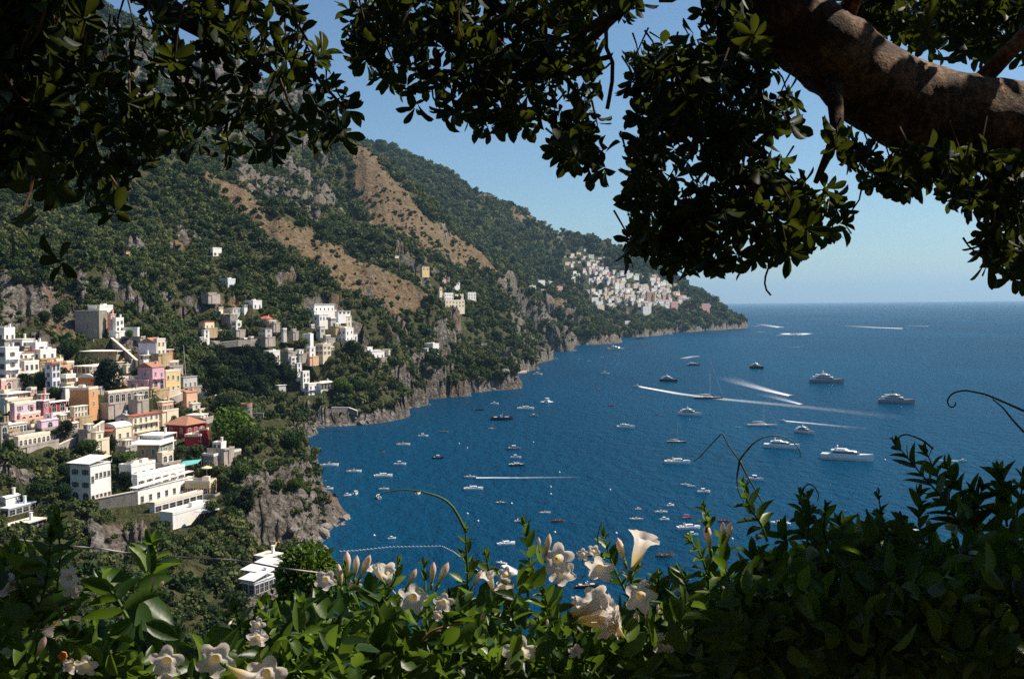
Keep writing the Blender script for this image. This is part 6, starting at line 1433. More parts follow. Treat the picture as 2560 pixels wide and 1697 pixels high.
for k in range(150):
    q = EYE + pp[int(FR.integers(8, 92))] + SUN_DIR * FR.uniform(.45, 2.0) + FR.normal(size=3) * .17; u, v, dd = project(q)
    if not (v > 120 and u < 2580) and not in_gap(q): cr.append(q)
whorls(L1, T1, cr, .085, (8, 12), .0, False)
L1.build("crown", CANOPY, tr1, O); 
for f_ in (0,): T1.v = [x - O for x in T1.v]
tag(T1.build("twigs", TWIG, tr1), kind="stuff")
h_ = MB(); h_.tube([at(C6(x, y), 2.9) - O for x, y in ((640, 215), (625, 250), (605, 310), (588, 360), (583, 410), (595, 455), (625, 490))], [.0035, .003, .003, .003, .0028, .0028, .003], 6); h_.build("bare_twig", TWIG, tr1, True)
# ---------------------------------------------------------------- tree whose branches hang over the left and the middle
O = E(-3.1, 2.4, -1.75)
tr2 = empty("overhanging_tree", O, "tree whose leafy branches hang across the sky from the left to the middle", "tree")
b = MB(); pts = [(-3.1, 2.4, -1.9), (-2.75, 2.45, -.9), (-2.3, 2.5, -.2), (-1.75, 2.55, .35), (-1.35, 2.62, .78), (-.9, 2.7, 1.12), (0, 2.9, 1.35), (.7, 3.0, 1.45)]
b.tube([E(*q) - O for q in pts], [.24, .21, .19, .175, .15, .11, .07, .03], 18); b.build("trunk", LIMB, tr2, True)
for pts in ([(-1.15, 2.65, .95), (-.9, 2.7, .78), (-.72, 2.72, .68), (-.62, 2.74, .62)], [(-1.5, 2.6, .6), (-1.3, 2.6, .46), (-1.12, 2.6, .42)], [(-.5, 2.8, 1.22), (-.2, 2.85, .95), (.05, 2.9, .8), (.2, 2.9, .6)], [(.2, 2.95, 1.36), (.3, 2.95, 1.05), (.32, 2.95, .85), (.16, 2.95, .7), (.0, 2.95, .62)]):
    tb = MB(); tb.tube([E(*q) - O for q in pts], np.linspace(.03, .006, len(pts)), 8); tb.build("branch", LIMB, tr2, True)
for mt, D_, r_, pts in ((TWIG, 2.9, .006, [C2(x, y) for x, y in ((1860, -30), (1850, 120), (1830, 200), (1832, 330), (1875, 430), (1872, 560), (1855, 660), (1838, 750))]), (TWIG, 2.9, .003, [C2(x, y) for x, y in ((1872, 425), (1830, 465), (1780, 492), (1735, 495))]),
                        (TWIG, 2.9, .013, [C2(x, y) for x, y in ((2060, -20), (1930, 70), (1800, 140), (1680, 210), (1560, 285))]), (REDTWIG, 2.75, .0055, [C2(x, y) for x, y in ((640, 80), (665, 150), (700, 215), (760, 262), (850, 282), (905, 245))]), (REDTWIG, 2.75, .0025, [C2(x, y) for x, y in ((672, 230), (660, 330), (650, 440))]),
                        (TWIG, 2.8, .004, [C1(x, y) for x, y in ((1850, 10), (1950, 90), (2060, 190), (2120, 290), (2090, 380), (2200, 560), (2366, 740))])):
    tb = MB(); tb.tube([at(p, D_) - O for p in pts], r_, 7); tb.build("hanging_twig", mt, tr2, True)
L2 = Leaves('obovate'); T2 = MB()
M1 = PV((770, -60), (1500, -60), (1495, 40), (1440, 60), (1408, 70), (1400, 250), (1432, 350), (1385, 425), (1290, 425), (1285, 370), (1240, 318), (1145, 335), (1030, 285), (945, 275), (900, 210), (845, 165), (795, 185), (790, 100))
whorls(L2, T2, sample_poly([M1], 290, 2.6, 3.3, 20, [PV((1080, 10), (1150, 0), (1170, 30), (1130, 60)), PV((1330, 20), (1385, 20), (1390, 60), (1340, 60)), PV((930, 150), (965, 150), (960, 190), (930, 185)), PV((1210, 230), (1240, 225), (1240, 260), (1215, 262)), PV((1010, 60), (1050, 55), (1045, 95), (1015, 95)), PV((1290, 130), (1330, 125), (1330, 165), (1295, 165)), PV((850, 60), (890, 55), (885, 95), (855, 95))]), .056, (6, 9), .4)
L1p = PV((60, -60), (735, -60), (760, 120), (790, 170), (845, 270), (850, 330), (800, 330), (730, 350), (670, 345), (600, 400), (545, 385), (490, 375), (430, 385), (350, 400), (300, 435), (275, 515), (235, 480), (160, 470), (100, 480), (60, 430), (0, 380), (0, 0))
whorls(L2, T2, sample_poly([L1p], 300, 2.3, 3.2, 20, [PV((190, -20), (320, -20), (310, 50), (200, 70)), PV((560, 180), (660, 180), (660, 225), (580, 230)), PV((300, 140), (350, 140), (350, 180), (310, 180)), PV((690, 0), (740, 0), (740, 60), (700, 70)), PV((400, 60), (460, 60), (450, 110), (400, 100)), PV((480, 120), (540, 130), (520, 180), (470, 165)), PV((360, 190), (420, 200), (400, 250), (355, 230)), PV((620, 60), (660, 50), (670, 100), (625, 110))]), .054, (5, 9), .4)
L0 = PV((-80, -60), (150, -60), (140, 200), (80, 380), (-80, 440))
whorls(L2, T2, sample_poly([L0], 420, 2.1, 3.0, 10), .058, (7, 11), .3)
for q, D_ in ((V(130, 600), 1.75), (V(40, 520), 1.8), (V(110, 420), 1.9), (V(265, 490), 2.2)): whorls(L2, T2, [at(q, D_)], .06, (5, 8), -.2)
cr = []  # unseen leaves overhead and behind, added to block sun and sky
while len(cr) < 650:
    p = E(FR.uniform(-3.6, .6), FR.uniform(-2.5, 4.6), FR.uniform(1.05, 2.4)); u, v, dd = project(p)
    if (dd > .1 and -60 < v < 1760 and -60 < u < 2620) or in_gap(p): continue
    cr.append(p)
whorls(L2, T2, cr, .105, (8, 12), .0, False)
cr = []  # unseen low leaves added to shade the left vine
while len(cr) < 110:
    p = E(FR.uniform(-1.9, -.35), FR.uniform(.35, 1.9), FR.uniform(.5, 1.0)); u, v, dd = project(p)
    if v > -110 or in_gap(p, .4): continue
    cr.append(p)
whorls(L2, T2, cr, .085, (8, 12), .0, False)
L2.build("crown", CANOPY, tr2, O); T2.v = [x - O for x in T2.v]; tag(T2.build("twigs", TWIG, tr2), kind="stuff")

# ---------------------------------------------------------------- flowering vine
t = NT("petal"); f = t.attr("t"); isl = t.new("ShaderNodeObjectInfo"); n = t.noise(30, 3, .6, t.obj())
c = t.ramp(f, [(0.0, (0.42, 0.44, 0.10)), (.22, (0.82, 0.66, 0.30)), (.45, (0.86, 0.78, 0.66)), (.75, (0.89, 0.85, 0.79)), (1.0, (0.88, 0.78, 0.74))]); c = t.mix(t.math('MULTIPLY', n, .35), c, (0.86, 0.76, 0.72))
s_ = t.bsdf(c, .6, None, .25); tr = t.new("ShaderNodeBsdfTranslucent"); t.con(c, tr.inputs[0]); mx = t.new("ShaderNodeMixShader", i_0=.5); t.con(s_, mx.inputs[1]); t.con(tr.outputs[0], mx.inputs[2]); PETAL = t.done(mx.outputs[0])
t = NT("bud_skin"); f = t.attr("t"); c = t.ramp(f, [(0.0, (0.16, 0.26, 0.05)), (.25, (0.62, 0.56, 0.22)), (.6, (0.86, 0.79, 0.64)), (1.0, (0.84, 0.60, 0.56))]); s_ = t.bsdf(c, .55, None, .3)
tr = t.new("ShaderNodeBsdfTranslucent"); t.con(c, tr.inputs[0]); mx = t.new("ShaderNodeMixShader", i_0=.3); t.con(s_, mx.inputs[1]); t.con(tr.outputs[0], mx.inputs[2]); BUD = t.done(mx.outputs[0])
CALYX = plain("calyx", (0.10, 0.18, 0.04), .6)
def frame_of(axis):
    a = unit(np.asarray(axis, float)); e1 = unit(np.cross(a, [.13, .35, .92])); return a, e1, np.cross(a, e1)
def revolve(prof, nseg, lobes=0, amp=0.0, seed=0):
    """prof: (height, radius, t); 5 lobes grow towards the mouth"""
    rg = np.random.default_rng(seed); v = []; at_ = []; ph = np.arange(nseg) / nseg * 2 * np.pi; off = rg.uniform(0, 6.28); ruf = rg.normal(size=5)
    for h_, r_, t_ in prof:
        k = max(0, (t_ - .5) / .5); lob = 1 + lobes * k * (np.abs(np.cos(2.5 * (ph + off))) - .62) * .75
        zz = h_ + amp * k * (np.sin(5 * ph + ruf[0] * 3) * .4 + np.sin(2 * ph + ruf[1] * 3) * .5 + np.sin(11 * ph + ruf[2]) * .25)
        v.append(np.stack([r_ * lob * np.cos(ph), r_ * lob * np.sin(ph), zz], 1)); at_ += [t_] * nseg
    m_ = len(prof); f = [(i * nseg + j, i * nseg + (j + 1) % nseg, (i + 1) * nseg + (j + 1) % nseg, (i + 1) * nseg + j) for i in range(m_ - 1) for j in range(nseg)]
    return np.concatenate(v), f, np.array(at_)
FLW = []
for k in range(3):
    v, f, a_ = revolve([(0, .045, 0), (.16, .07, .08), (.36, .15, .2), (.58, .2, .34), (.76, .23, .48), (.86, .33, .6), (.92, .50, .76), (.90, .64, .9), (.84, .72, 1.0)], 30, .7, .10, k)
    FLW.append((v, f, a_))
TRUMP = revolve([(0, .04, 0), (.2, .06, .1), (.45, .13, .25), (.72, .17, .5), (.86, .21, .75), (.96, .30, .9), (1.0, .36, 1.0)], 24, .7, .05, 9)
BUDM = revolve([(0, .035, 0), (.2, .055, .15), (.45, .11, .4), (.65, .14, .65), (.82, .11, .85), (.95, .04, .97), (1, .004, 1)], 12)
def flower(parent, O, kind, p, D, axis_px, size_px, seed=0, tilt=0.0):
    """axis_px: direction of the mouth in the picture (x, y down) and towards the viewer (third)"""
    P = at(p, D); S = size_px * 1.22 * D / FOC
    ax = RIGHT * axis_px[0] - UP * axis_px[1] - FWD * axis_px[2]; a, e1, e2 = frame_of(ax)
    v, f, at_ = FLW[seed % 3] if kind == 'open' else (TRUMP if kind == 'trumpet' else BUDM)
    # open flowers: size is the diameter of the mouth; the others: size is the length
    sc = S / 1.4 if kind == 'open' else S
    w = P + (e1 * v[:, :1] + e2 * v[:, 1:2] + a * (v[:, 2:] - (.85 if kind == 'open' else .0))) * sc - O
    b = MB(); b.add(w, f, 0, at_); nm = {'open': 'flower', 'trumpet': 'trumpet_flower', 'bud': 'bud'}[kind]
    o = b.build(nm, BUD if kind == 'bud' else PETAL, parent, True, "t")
    base = P - a * sc * (.85 if kind == 'open' else 0) - O
    c_ = MB(); c_.tube([base - a * sc * .22, base - a * sc * .08, base + a * sc * .06], [.018 * sc + .0006, .06 * sc, .07 * sc], 8); c_.build("calyx", CALYX, o, True)
    return o
def shoot(L, T, crop, pts, D, n, ln_px, wd=.42, r=.0016, spread=55, tip=True):
    """a leafy stem through pixels of a crop, with pairs of leaves"""
    Q = np.array([at(crop(x, y), D + dd) for (x, y), dd in zip(pts, np.linspace(0, FR.uniform(-.06, .06), len(pts)))])
    s = np.concatenate([[0], np.cumsum(np.linalg.norm(np.diff(Q, axis=0), axis=1))]); tt = np.linspace(0, s[-1], 14); C = np.stack([np.interp(tt, s, Q[:, k]) for k in range(3)], 1)
    for _ in range(2): C[1:-1] = (C[:-2] + 2 * C[1:-1] + C[2:]) / 4
    tb = MB(); tb.tube(C - np.asarray(T[1]), np.linspace(r * 1.3, r * .6, 14), 5); tb.build('stem', STEM, T[0], True)
    for k in range(n):
        g = (k + .6) / n; c = np.array([np.interp(g * s[-1], tt, C[:, q]) for q in range(3)]); i = min(12, int(g * 13)); ax = unit(C[i + 1] - C[i])
        e1 = unit(np.cross(ax, FWD + FR.normal(size=3) * .8)); e2 = np.cross(ax, e1)
        if k % 2: e1 = unit(e1 * .35 + e2)
        ln = ln_px * D / FOC * (1.05 - .55 * g ** 2) * FR.uniform(.8, 1.15); sp = math.radians(spread * FR.uniform(.7, 1.3) * (1.1 - .5 * g))
        for sg in (-1, 1):
            d = ax * math.cos(sp) + e1 * sg * math.sin(sp); L.add(c, d, ax * math.sin(sp) - e1 * sg * math.cos(sp) + FR.normal(size=3) * .2, ln * FR.uniform(.85, 1.1), wd * FR.uniform(1.6, 2.1) * .5)
    if tip:
        ax = unit(C[-1] - C[-2])
        for _ in range(3): L.add(C[-1], ax + FR.normal(size=3) * .3, FR.normal(size=3), ln_px * .45 * D / FOC, wd * .8)
def fill(L, poly, n, d0, d1, ln_px, up=.7, wd=(.38, .52)):
    for P in sample_poly([poly], n, d0, d1, 6):
        D = P[1]; d = FR.normal(size=3) + np.array([0, 0, up]); L.add(P, d, FR.normal(size=3) + np.array([0, -.25, .8]), ln_px * D / FOC * FR.uniform(.6, 1.3), FR.uniform(*wd))
def one_leaf(L, crop, x, y, ang, ln, D, wd=.46, face=.6):
    """leaf from a pixel, pointing at ang degrees (0 right, 90 up) in the picture"""
    d = RIGHT * math.cos(math.radians(ang)) + UP * math.sin(math.radians(ang)) + FWD * FR.uniform(-.25, .25)
    L.add(at(crop(x, y), D), d, -FWD * face + UP * .6 + RIGHT * .25 + FR.normal(size=3) * .1, ln / 2.751 * D / FOC, wd)
def tendril(parent, O, crop, pts, D, r=.0011, mat=None):
    b = MB(); q = np.array([at(crop(x, y), D) - O for x, y in pts]); s = np.concatenate([[0], np.cumsum(np.linalg.norm(np.diff(q, axis=0), axis=1))]); tt = np.linspace(0, s[-1], len(pts) * 5)
    c = np.stack([np.interp(tt, s, q[:, k]) for k in range(3)], 1)
    for _ in range(3): c[1:-1] = (c[:-2] + 2 * c[1:-1] + c[2:]) / 4
    b.tube(c, np.linspace(r * 1.3, r * .7, len(c)), 6); return b.build("tendril", mat or TENDRIL, parent, True)
# --- middle, in the sun
O = E(0, 1.45, -1.7); vm = empty("flowering_vine", O, "sunlit climbing vine with large white pink trumpet flowers in the middle of the hedge", "vine")
LV = Leaves('elliptic'); TV = (vm, O)
for pts, n, ln in (([(1290, 1000), (1310, 850), (1300, 700), (1285, 600), (1275, 500)], 7, 62), ([(880, 950), (875, 800), (868, 680), (862, 545)], 6, 52), ([(1960, 960), (1900, 840), (1850, 720), (1815, 590)], 6, 62), ([(600, 1220), (590, 1050), (588, 900), (580, 780)], 5, 54), ([(1030, 900), (1020, 800), (1000, 705)], 4, 44),
                   ([(310, 1040), (340, 950), (390, 860), (405, 765)], 4, 50), ([(430, 1450), (350, 1330), (310, 1200), (300, 1080)], 5, 85), ([(1530, 1480), (1520, 1350), (1540, 1250)], 4, 55), ([(1470, 1240), (1440, 1100), (1400, 980)], 5, 70), ([(1200, 1200), (1170, 1080), (1150, 960)], 5, 64), ([(60, 1000), (40, 900), (30, 800)], 4, 48),
                   ([(720, 1200), (740, 1100), (750, 1000)], 4, 56), ([(1990, 960), (2010, 860), (2040, 800)], 4, 44), ([(1640, 1350), (1600, 1250), (1590, 1150)], 4, 50), ([(180, 1240), (130, 1180), (100, 1100)], 4, 60), ([(2170, 1000), (2185, 930), (2190, 870)], 4, 56)):
    shoot(LV, TV, C8, pts, 1.42 + FR.uniform(-.06, .08), n, ln)
for x, y, a, ln, w in ((265, 1250, 95, 190, .5), (420, 1390, 45, 230, .5), (590, 1310, 5, 190, .34), (400, 1420, 110, 170, .5), (370, 1400, 165, 210, .5), (380, 1410, 205, 190, .5), (420, 1440, -40, 200, .5), (450, 1520, 10, 180, .55), (300, 1180, 80, 170, .5), (1270, 980, 92, 210, .78), (1330, 930, 60, 160, .6), (1400, 780, 100, 150, .6), (1200, 1020, 150, 150, .45), (1090, 870, -25, 120, .45),
                       (1480, 1330, 110, 110, .5), (1560, 1420, 60, 110, .55), (1530, 1500, 95, 130, .5), (840, 900, 140, 110, .5), (900, 830, 60, 100, .5), (1500, 1100, 30, 120, .5), (800, 1060, 200, 120, .5), (1660, 1230, 20, 90, .5), (60, 1360, 120, 150, .5), (20, 1480, 60, 150, .5), (1700, 1100, 190, 120, .5), (-40, 1180, 75, 180, .5), (-60, 1330, 190, 150, .5), (-30, 1240, -15, 160, .4)):
    one_leaf(LV, C8, x, y, a, ln, 1.38 + FR.uniform(-.05, .05), w)
HM = [C8(x, y) for x, y in ((-420, 1060), (-200, 1020), (100, 1000), (300, 960), (560, 1080), (800, 1000), (1000, 1010), (1200, 1020), (1450, 1000), (1560, 1230), (1750, 1200), (1900, 1100), (2050, 930), (2300, 960), (2420, 1000), (2420, 1750), (-420, 1750))]
fill(LV, HM, 900, 1.40, 1.9, 66)
fill(LV, [C8(x, y) for x, y in ((-420, 1250), (600, 1300), (1500, 1350), (2420, 1150), (2420, 1800), (-420, 1800))], 800, 1.32, 1.8, 70)
LV.build("foliage", VINE, vm, O); pass
for k, q in enumerate((('open', 1500, 745, (.05, -.15, 1), 160), ('open', 1535, 850, (.2, .35, .9), 140), ('open', 500, 1010, (-.15, .1, 1), 150), ('open', 712, 1045, (.1, .2, .9), 105), ('open', 325, 830, (.1, -.5, .7), 110), ('open', 1785, 810, (-.3, .35, .8), 150), ('open', 1860, 1190, (.75, .35, .5), 190), ('open', 1760, 1010, (-.25, -.6, .7), 150),
                      ('open', 1130, 930, (.2, .5, .7), 100), ('open', 1670, 712, (0, -.1, 1), 62), ('open', 1745, 690, (.2, -.2, 1), 66), ('open', 2070, 1000, (.2, .1, 1), 170), ('open', 1235, 1400, (0, .1, 1), 190), ('open', 2250, 1330, (.1, .1, 1), 140), ('open', 90, 930, (.4, .4, .8), 90), ('open', 1620, 1380, (.2, .2, 1), 80), ('open', 670, 1130, (.3, .2, 1), 60), ('open', 1140, 850, (.1, -.2, 1), 80),
                      ('trumpet', 1600, 1175, (.95, -.32, .2), 250), ('trumpet', 1640, 1180, (.98, -.05, .25), 230), ('trumpet', 1620, 1150, (.7, -.55, .2), 190), ('trumpet', 2000, 840, (.35, -1, .1), 235), ('trumpet', 1960, 1290, (-.6, -.8, .2), 170), ('trumpet', 1060, 970, (-.3, -1, .3), 120), ('trumpet', 1850, 880, (-.5, -.3, .3), 120), ('trumpet', 300, 900, (-.4, -.7, .2), 110), ('trumpet', 1580, 1170, (.45, -.9, .2), 140),
                      ('bud', 50, 880, (0, -1, .1), 165), ('bud', 100, 880, (.12, -1, .1), 140), ('bud', 130, 890, (.45, -1, .1), 165), ('bud', 10, 950, (-.1, -1, .1), 150), ('bud', 460, 940, (.5, -1, .1), 125), ('bud', 630, 920, (.1, -1, .1), 135), ('bud', 670, 930, (.45, -1, .1), 155), ('bud', 910, 935, (.5, -.9, .1), 115), ('bud', 1415, 730, (.15, -1, .1), 140), ('bud', 1370, 680, (-.05, -1, .1), 75), ('bud', 1960, 770, (-.3, -1, .1), 155),
                      ('bud', 2110, 1180, (-.05, -1, .1), 120), ('bud', 2035, 1250, (0, -1, .1), 130), ('bud', 1425, 1220, (0, -1, .2), 60), ('bud', 2180, 1120, (.1, -1, .1), 60), ('bud', 2230, 1260, (.8, -.4, .1), 70), ('bud', 960, 1190, (.3, -.8, .3), 90), ('bud', 1600, 1130, (.1, -1, .2), 110))):
    kd, x, y, ax, sz = q; flower(vm, O, kd, C8(x, y), 1.34 + (k % 5) * .012, ax, sz / 2.751, k)
tendril(vm, O, C8, [(868, 560), (850, 520), (815, 450), (780, 390), (730, 340), (680, 315), (620, 295), (560, 278)], 1.4, .0019, STEM); tendril(vm, O, C8, [(560, 278), (480, 268), (400, 268), (320, 284), (262, 305), (250, 318)], 1.4, .0009)
tendril(vm, O, C8, [(1775, 640), (1772, 590), (1785, 530), (1803, 480)], 1.4, .0010, STEM); tendril(vm, O, C8, [(1672, 730), (1668, 770), (1690, 800), (1685, 850), (1660, 880)], 1.4, .0007); tendril(vm, O, C8, [(560, 1310), (640, 1230), (760, 1195), (850, 1190)], 1.36, .0016, REDTWIG)
# --- left, dim
O = E(-.6, 1.3, -1.7); vl = empty("flowering_vine", O, "dim leafy tangle at the lower left with scattered pale blossoms and a dark shoot", "vine")
LV = Leaves('elliptic'); TV = (vl, O)
for pts, n, ln, D in (([(330, 1350), (370, 1100), (400, 900), (420, 700), (390, 470)], 9, 90, 1.15), ([(200, 1250), (300, 1000), (330, 800), (350, 600)], 8, 90, 1.12), ([(1030, 1000), (1040, 850), (1050, 640)], 4, 95, 1.2), ([(160, 1000), (170, 850), (185, 700)], 4, 70, 1.2), ([(20, 1000), (30, 850), (40, 730)], 4, 80, 1.15), ([(1690, 1350), (1720, 1200), (1790, 1050)], 5, 70, 1.3),
                      ([(1880, 1400), (1860, 1200), (1840, 1060)], 5, 75, 1.3), ([(2080, 1300), (2070, 1150), (2060, 1060)], 4, 80, 1.3), ([(420, 1100), (480, 1000), (560, 960)], 4, 60, 1.15), ([(880, 1150), (800, 1000), (700, 900)], 4, 90, 1.1), ([(700, 1300), (600, 1260), (470, 1230)], 5, 80, 1.1), ([(1650, 1250), (1640, 1150), (1620, 1090)], 4, 60, 1.3)):
    shoot(LV, TV, C7, pts, D, n, ln, .5)
for x, y, a, ln, w in ((900, 980, 165, 400, .42), (920, 970, 140, 300, .4), (930, 950, 20, 260, .4), (900, 1030, -55, 250, .6), (950, 990, -35, 330, .42), (1040, 850, 92, 230, .3), (860, 1150, 60, 180, .55), (2060, 1250, 95, 230, .4), (2010, 1270, -40, 220, .35), (1000, 1180, -30, 260, .45), (620, 1010, 200, 160, .4), (880, 1520, 10, 110, .6), (1230, 1440, 100, 90, .5), (2010, 1510, 20, 180, .6), (2210, 1500, 30, 200, .6), (2270, 1300, -20, 190, .5), (2000, 1390, 20, 90, .5), (330, 1540, 30, 90, .6)):
    one_leaf(LV, C7, x, y, a, ln, 1.2 + FR.uniform(-.05, .05), w)
HL = [C7(x, y) for x, y in ((-1500, 900), (-700, 880), (-150, 850), (60, 850), (180, 1000), (330, 1230), (560, 1330), (700, 1240), (900, 1180), (1100, 1220), (1350, 1330), (1600, 1340), (1700, 1200), (1900, 1150), (2150, 1100), (2500, 1100), (2500, 1750), (-1500, 1750))]
fill(LV, HL, 780, 1.15, 1.7, 70); fill(LV, [C7(x, y) for x, y in ((-1500, 1300), (400, 1380), (1000, 1400), (1600, 1400), (2500, 1250), (2500, 1800), (-1500, 1800))], 930, 1.1, 1.6, 72)
fill(LV, [C7(x, y) for x, y in ((-100, 720), (120, 700), (330, 760), (420, 1250), (-100, 1400))], 120, 1.05, 1.35, 75)
LV.build("foliage", VINE, vl, O); pass
for k, q in enumerate((('open', 1145, 1450, (.1, .2, 1), 170), ('open', 1480, 1440, (.2, .1, .9), 190), ('open', 1830, 1540, (.2, .1, 1), 200), ('open', 590, 1480, (.1, .3, .9), 120), ('open', 475, 870, (-.2, .1, 1), 110), ('open', 495, 950, (.1, .2, 1), 100), ('open', 60, 930, (.2, .1, 1), 130), ('open', 215, 745, (.1, .1, 1), 80), ('open', 1770, 1200, (.3, .1, .9), 80), ('open', 1770, 1290, (.1, .4, .9), 110), ('open', 480, 1480, (-.2, .2, 1), 90), ('open', 1160, 1530, (.3, .5, .7), 110),
                      ('trumpet', 1560, 1480, (1, .45, .2), 200), ('trumpet', 430, 1140, (-.5, .6, .2), 120), ('bud', 250, 1420, (.45, -.9, .2), 150), ('bud', 1075, 960, (.5, -.6, .2), 80), ('bud', 1045, 950, (.2, -1, .1), 80), ('bud', 1600, 1160, (-.2, .3, .8), 50), ('trumpet', 1700, 1320, (.7, -.5, .3), 110), ('open', 2240, 890, (.2, .2, 1), 110))):
    kd, x, y, ax, sz = q; flower(vl, O, kd, C7(x, y), 1.08 + (k % 4) * .012, ax, sz / 2.751, k)
ORANGE = plain("orange_petal", (0.75, 0.22, 0.03), .6)
for x, y in ((430, 1410),):
    b = MB(); b.tube([at(C7(x, y + 28), 1.1) - O, at(C7(x, y), 1.1) - O, at(C7(x + 6, y - 26), 1.1) - O], [.002, .0055, .003], 8); b.build("orange_bud", ORANGE, vl, True)
# --- right, in deep shade
O = E(.6, 1.5, -1.7); vr_ = empty("flowering_vine", O, "dark shaded vine at the lower right sending up thin tendrils and leafy shoots", "vine")
LV = Leaves('elliptic'); TV = (vr_, O)
for pts, n, ln in (([(600, 620), (560, 500), (480, 400), (440, 250)], 7, 62), ([(880, 640), (850, 480), (830, 300)], 6, 60), ([(870, 600), (890, 480), (880, 310)], 5, 52), ([(1010, 640), (985, 540), (1000, 420)], 3, 70), ([(1140, 680), (1120, 580), (1110, 500)], 3, 74), ([(1420, 620), (1400, 500), (1370, 440)], 3, 50), ([(1500, 640), (1440, 560), (1390, 490), (1365, 300)], 4, 44), ([(1950, 560), (1850, 380), (1750, 260), (1650, 150), (1560, 40), (1500, -30)], 9, 76),
                   ([(1900, 420), (1780, 200), (1700, 20)], 6, 76), ([(2100, 420), (1950, 300), (1840, 110)], 5, 78), ([(2250, 520), (2230, 350), (2200, 160)], 6, 84), ([(2300, 520), (2340, 330), (2366, 180)], 5, 88), ([(1680, 640), (1640, 500), (1645, 300)], 5, 66), ([(1600, 620), (1560, 540), (1520, 465)], 3, 66), ([(340, 900), (300, 750), (290, 600)], 6, 64), ([(200, 1000), (190, 850), (140, 700), (70, 620)], 6, 60), ([(520, 900), (510, 760), (500, 660)], 5, 60), ([(180, 560), (190, 480), (165, 380)], 4, 40), ([(740, 640), (700, 580), (690, 540)], 4, 60), ([(1290, 660), (1310, 590), (1340, 570)], 3, 74), ([(2050, 560), (2020, 400), (2080, 260)], 5, 76), ([(60, 1000), (40, 900), (0, 820)], 4, 60)):
    shoot(LV, TV, C9, pts, 1.45 + FR.uniform(-.1, .12), n, ln, .46)
HR = [C9(x, y) for x, y in ((-30, 960), (100, 960), (240, 880), (420, 900), (560, 740), (700, 700), (860, 640), (1000, 660), (1130, 620), (1300, 600), (1450, 560), (1600, 620), (1750, 560), (1850, 430), (1950, 420), (2050, 520), (2250, 560), (2420, 560), (3000, 520), (3700, 560), (3700, 1750), (-30, 1750))]
fill(LV, HR, 2250, 1.35, 2.0, 74); fill(LV, [C9(x, y) for x, y in ((-30, 1080), (300, 1000), (600, 850), (3700, 760), (3700, 1800), (-30, 1800))], 2850, 1.2, 1.9, 76)
LV.build("foliage", VINE, vr_, O); pass
for k, q in enumerate((('bud', 210, 690, (-.2, -1, .2), 170), ('bud', 292, 610, (0, -1, .1), 105), ('bud', 325, 640, (.12, -1, .1), 130), ('bud', 930, 740, (0, -1, .1), 60))):
    kd, x, y, ax, sz = q; flower(vr_, O, kd, C9(x, y), 1.4, ax, sz / 2.751, k)
for crop, pts, r in ((C6, [(2366, 1285), (2230, 1225), (2100, 1170), (1960, 1142), (1880, 1158), (1836, 1205), (1842, 1245), (1870, 1268), (1893, 1255), (1898, 1225)], .0014), (C6, [(2366, 1430), (2290, 1350), (2220, 1260), (2150, 1205)], .0013), (C6, [(1740, 1545), (1690, 1500), (1640, 1472), (1560, 1444), (1510, 1455), (1490, 1500), (1515, 1560)], .0012), (C6, [(450, 1568), (500, 1510), (560, 1470), (640, 1452), (720, 1462), (780, 1500), (830, 1560), (825, 1610)], .0009),
                     (C9, [(410, 65), (330, -40), (290, -125), (295, -130), (200, -30), (140, 40), (95, 70)], .0009), (C9, [(410, 65), (450, 150), (520, 270), (590, 400)], .0012), (C9, [(410, 65), (390, 180), (400, 280), (440, 350)], .0012), (C9, [(405, 70), (440, 20), (480, -20)], .0012), (C9, [(825, 300), (850, 250), (890, 222), (930, 250), (955, 300), (945, 345)], .0009), (C9, [(1645, 300), (1640, 400), (1655, 520)], .0009), (C9, [(1280, 400), (1290, 460), (1330, 500), (1350, 510)], .0008), (C9, [(1420, 550), (1370, 470), (1290, 440), (1285, 395)], .0008)):
    tendril(vr_, O, crop, pts, 1.42, r)
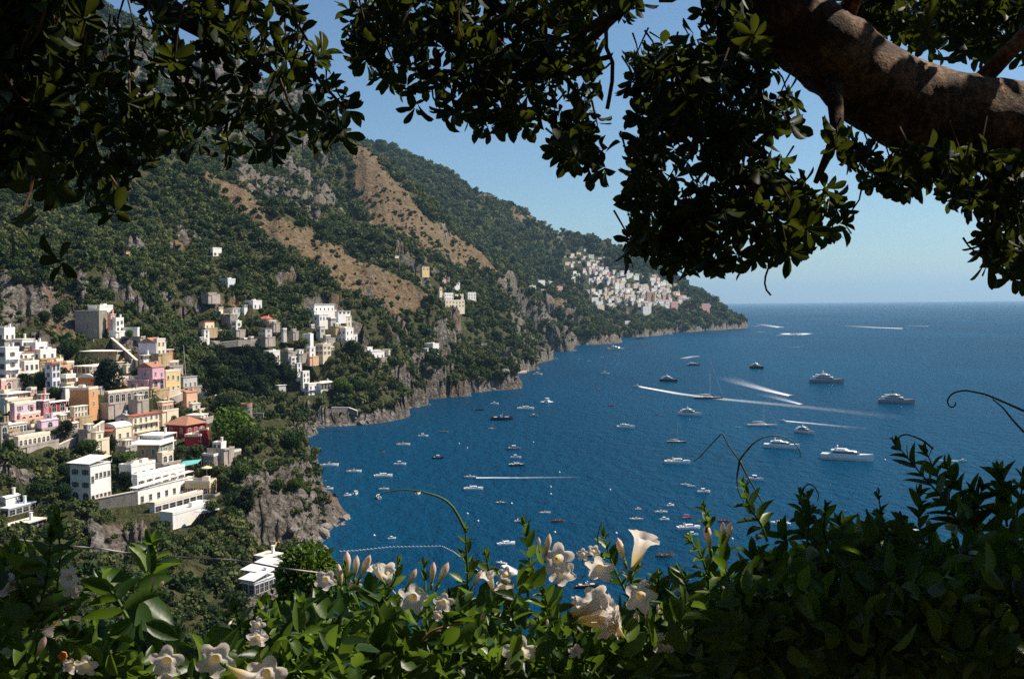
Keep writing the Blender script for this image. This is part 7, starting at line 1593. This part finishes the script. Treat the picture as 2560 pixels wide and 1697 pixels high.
# ---------------------------------------------------------------- cable, shrub, terrace
P = at(C7(0, 605), 2.0); b = MB(); pts = [at(C7(x, y), 2.0 + x * .0001) - P for x, y in ((-400, 560), (0, 600), (120, 610), (300, 632), (500, 655), (700, 672), (850, 698), (980, 700), (1105, 722), (1260, 730), (1600, 748), (1750, 770), (1900, 800), (2300, 850), (2700, 960), (3000, 1300))]
b.tube(pts, .0019, 8); o = b.build("cable", plain("grey_cable", (0.55, 0.52, 0.48), .6), None, True, loc=P); tag(o, "thin pale cable slung across the view at the lower left", "cable")
P = at((770, 1640), 7.0); P[2] = 78.2; e = empty("leafy_shrub", P, "round sunlit shrub behind the flowers beside the beach club", "shrub")
LS = Leaves('elliptic'); n = 2600; d = rnd_unit(n); d[:, 2] = np.abs(d[:, 2]) * 1.2 - .55; d = unit(d); top = at((770, 1455), 7.0)
LS.add(top + d * np.array([.205, .205, .26]) * FR.uniform(.75, 1.05, n)[:, None] * (1 + .18 * fbm(d[:, 0] * 2.3, d[:, 2] * 2.3 + d[:, 1], 2))[:, None], d + FR.normal(size=(n, 3)) * .7, d + FR.normal(size=(n, 3)) * .4, .042 * FR.uniform(.7, 1.3, n), .5)
n = 5200; zz = -4.6 * FR.random(n) ** 1.15 - .05; LS.add(top + np.stack([FR.normal(size=n) * (.13 - zz * .055), FR.normal(size=n) * (.13 - zz * .055), zz], 1), FR.normal(size=(n, 3)), FR.normal(size=(n, 3)) + [0, 0, 1], .045, .5)
LS.build("crown", VINE, e, P); b = MB(); b.tube([(0, 0, -.4), (.02, 0, 2.2), (top - P)], [.05, .035, .01], 8); b.build("stem", TWIG, e)
b = MB(); z = EYE[2] - 1.66; b.add([(-12, -14, z), (12, -14, z), (12, 4.3, z), (1.6, 4.3, z), (.9, 1.6, z), (-12, 1.6, z)], [(0, 1, 2, 3, 4, 5)]); b.build("terrace_ground", plain("terrace_earth", (0.10, 0.075, 0.05), .95), None); tag(bpy.data.objects["terrace_ground"], kind="structure")

b = MB(); b.box((0, -3.2, EYE[2] + 1.0), (20, .5, 5.4)); b.box((6.2, 0, EYE[2] - .4), (.5, 6, 2.6)); b.box((-7.2, -1, EYE[2] - .2), (.5, 4.2, 3.0)); o = b.build("shade_wall", plaster("shade_wall_masonry", (0.16, 0.13, 0.10), True)); tag(o, kind="structure")  # unseen walls added to keep sky light off the foreground leaves
pts, scl, rot = scatter_scrub()
instance_stuff("hillside_scrub", pts, scl, rot, SCRUB_SRC)
print("SCRUB", len(pts))
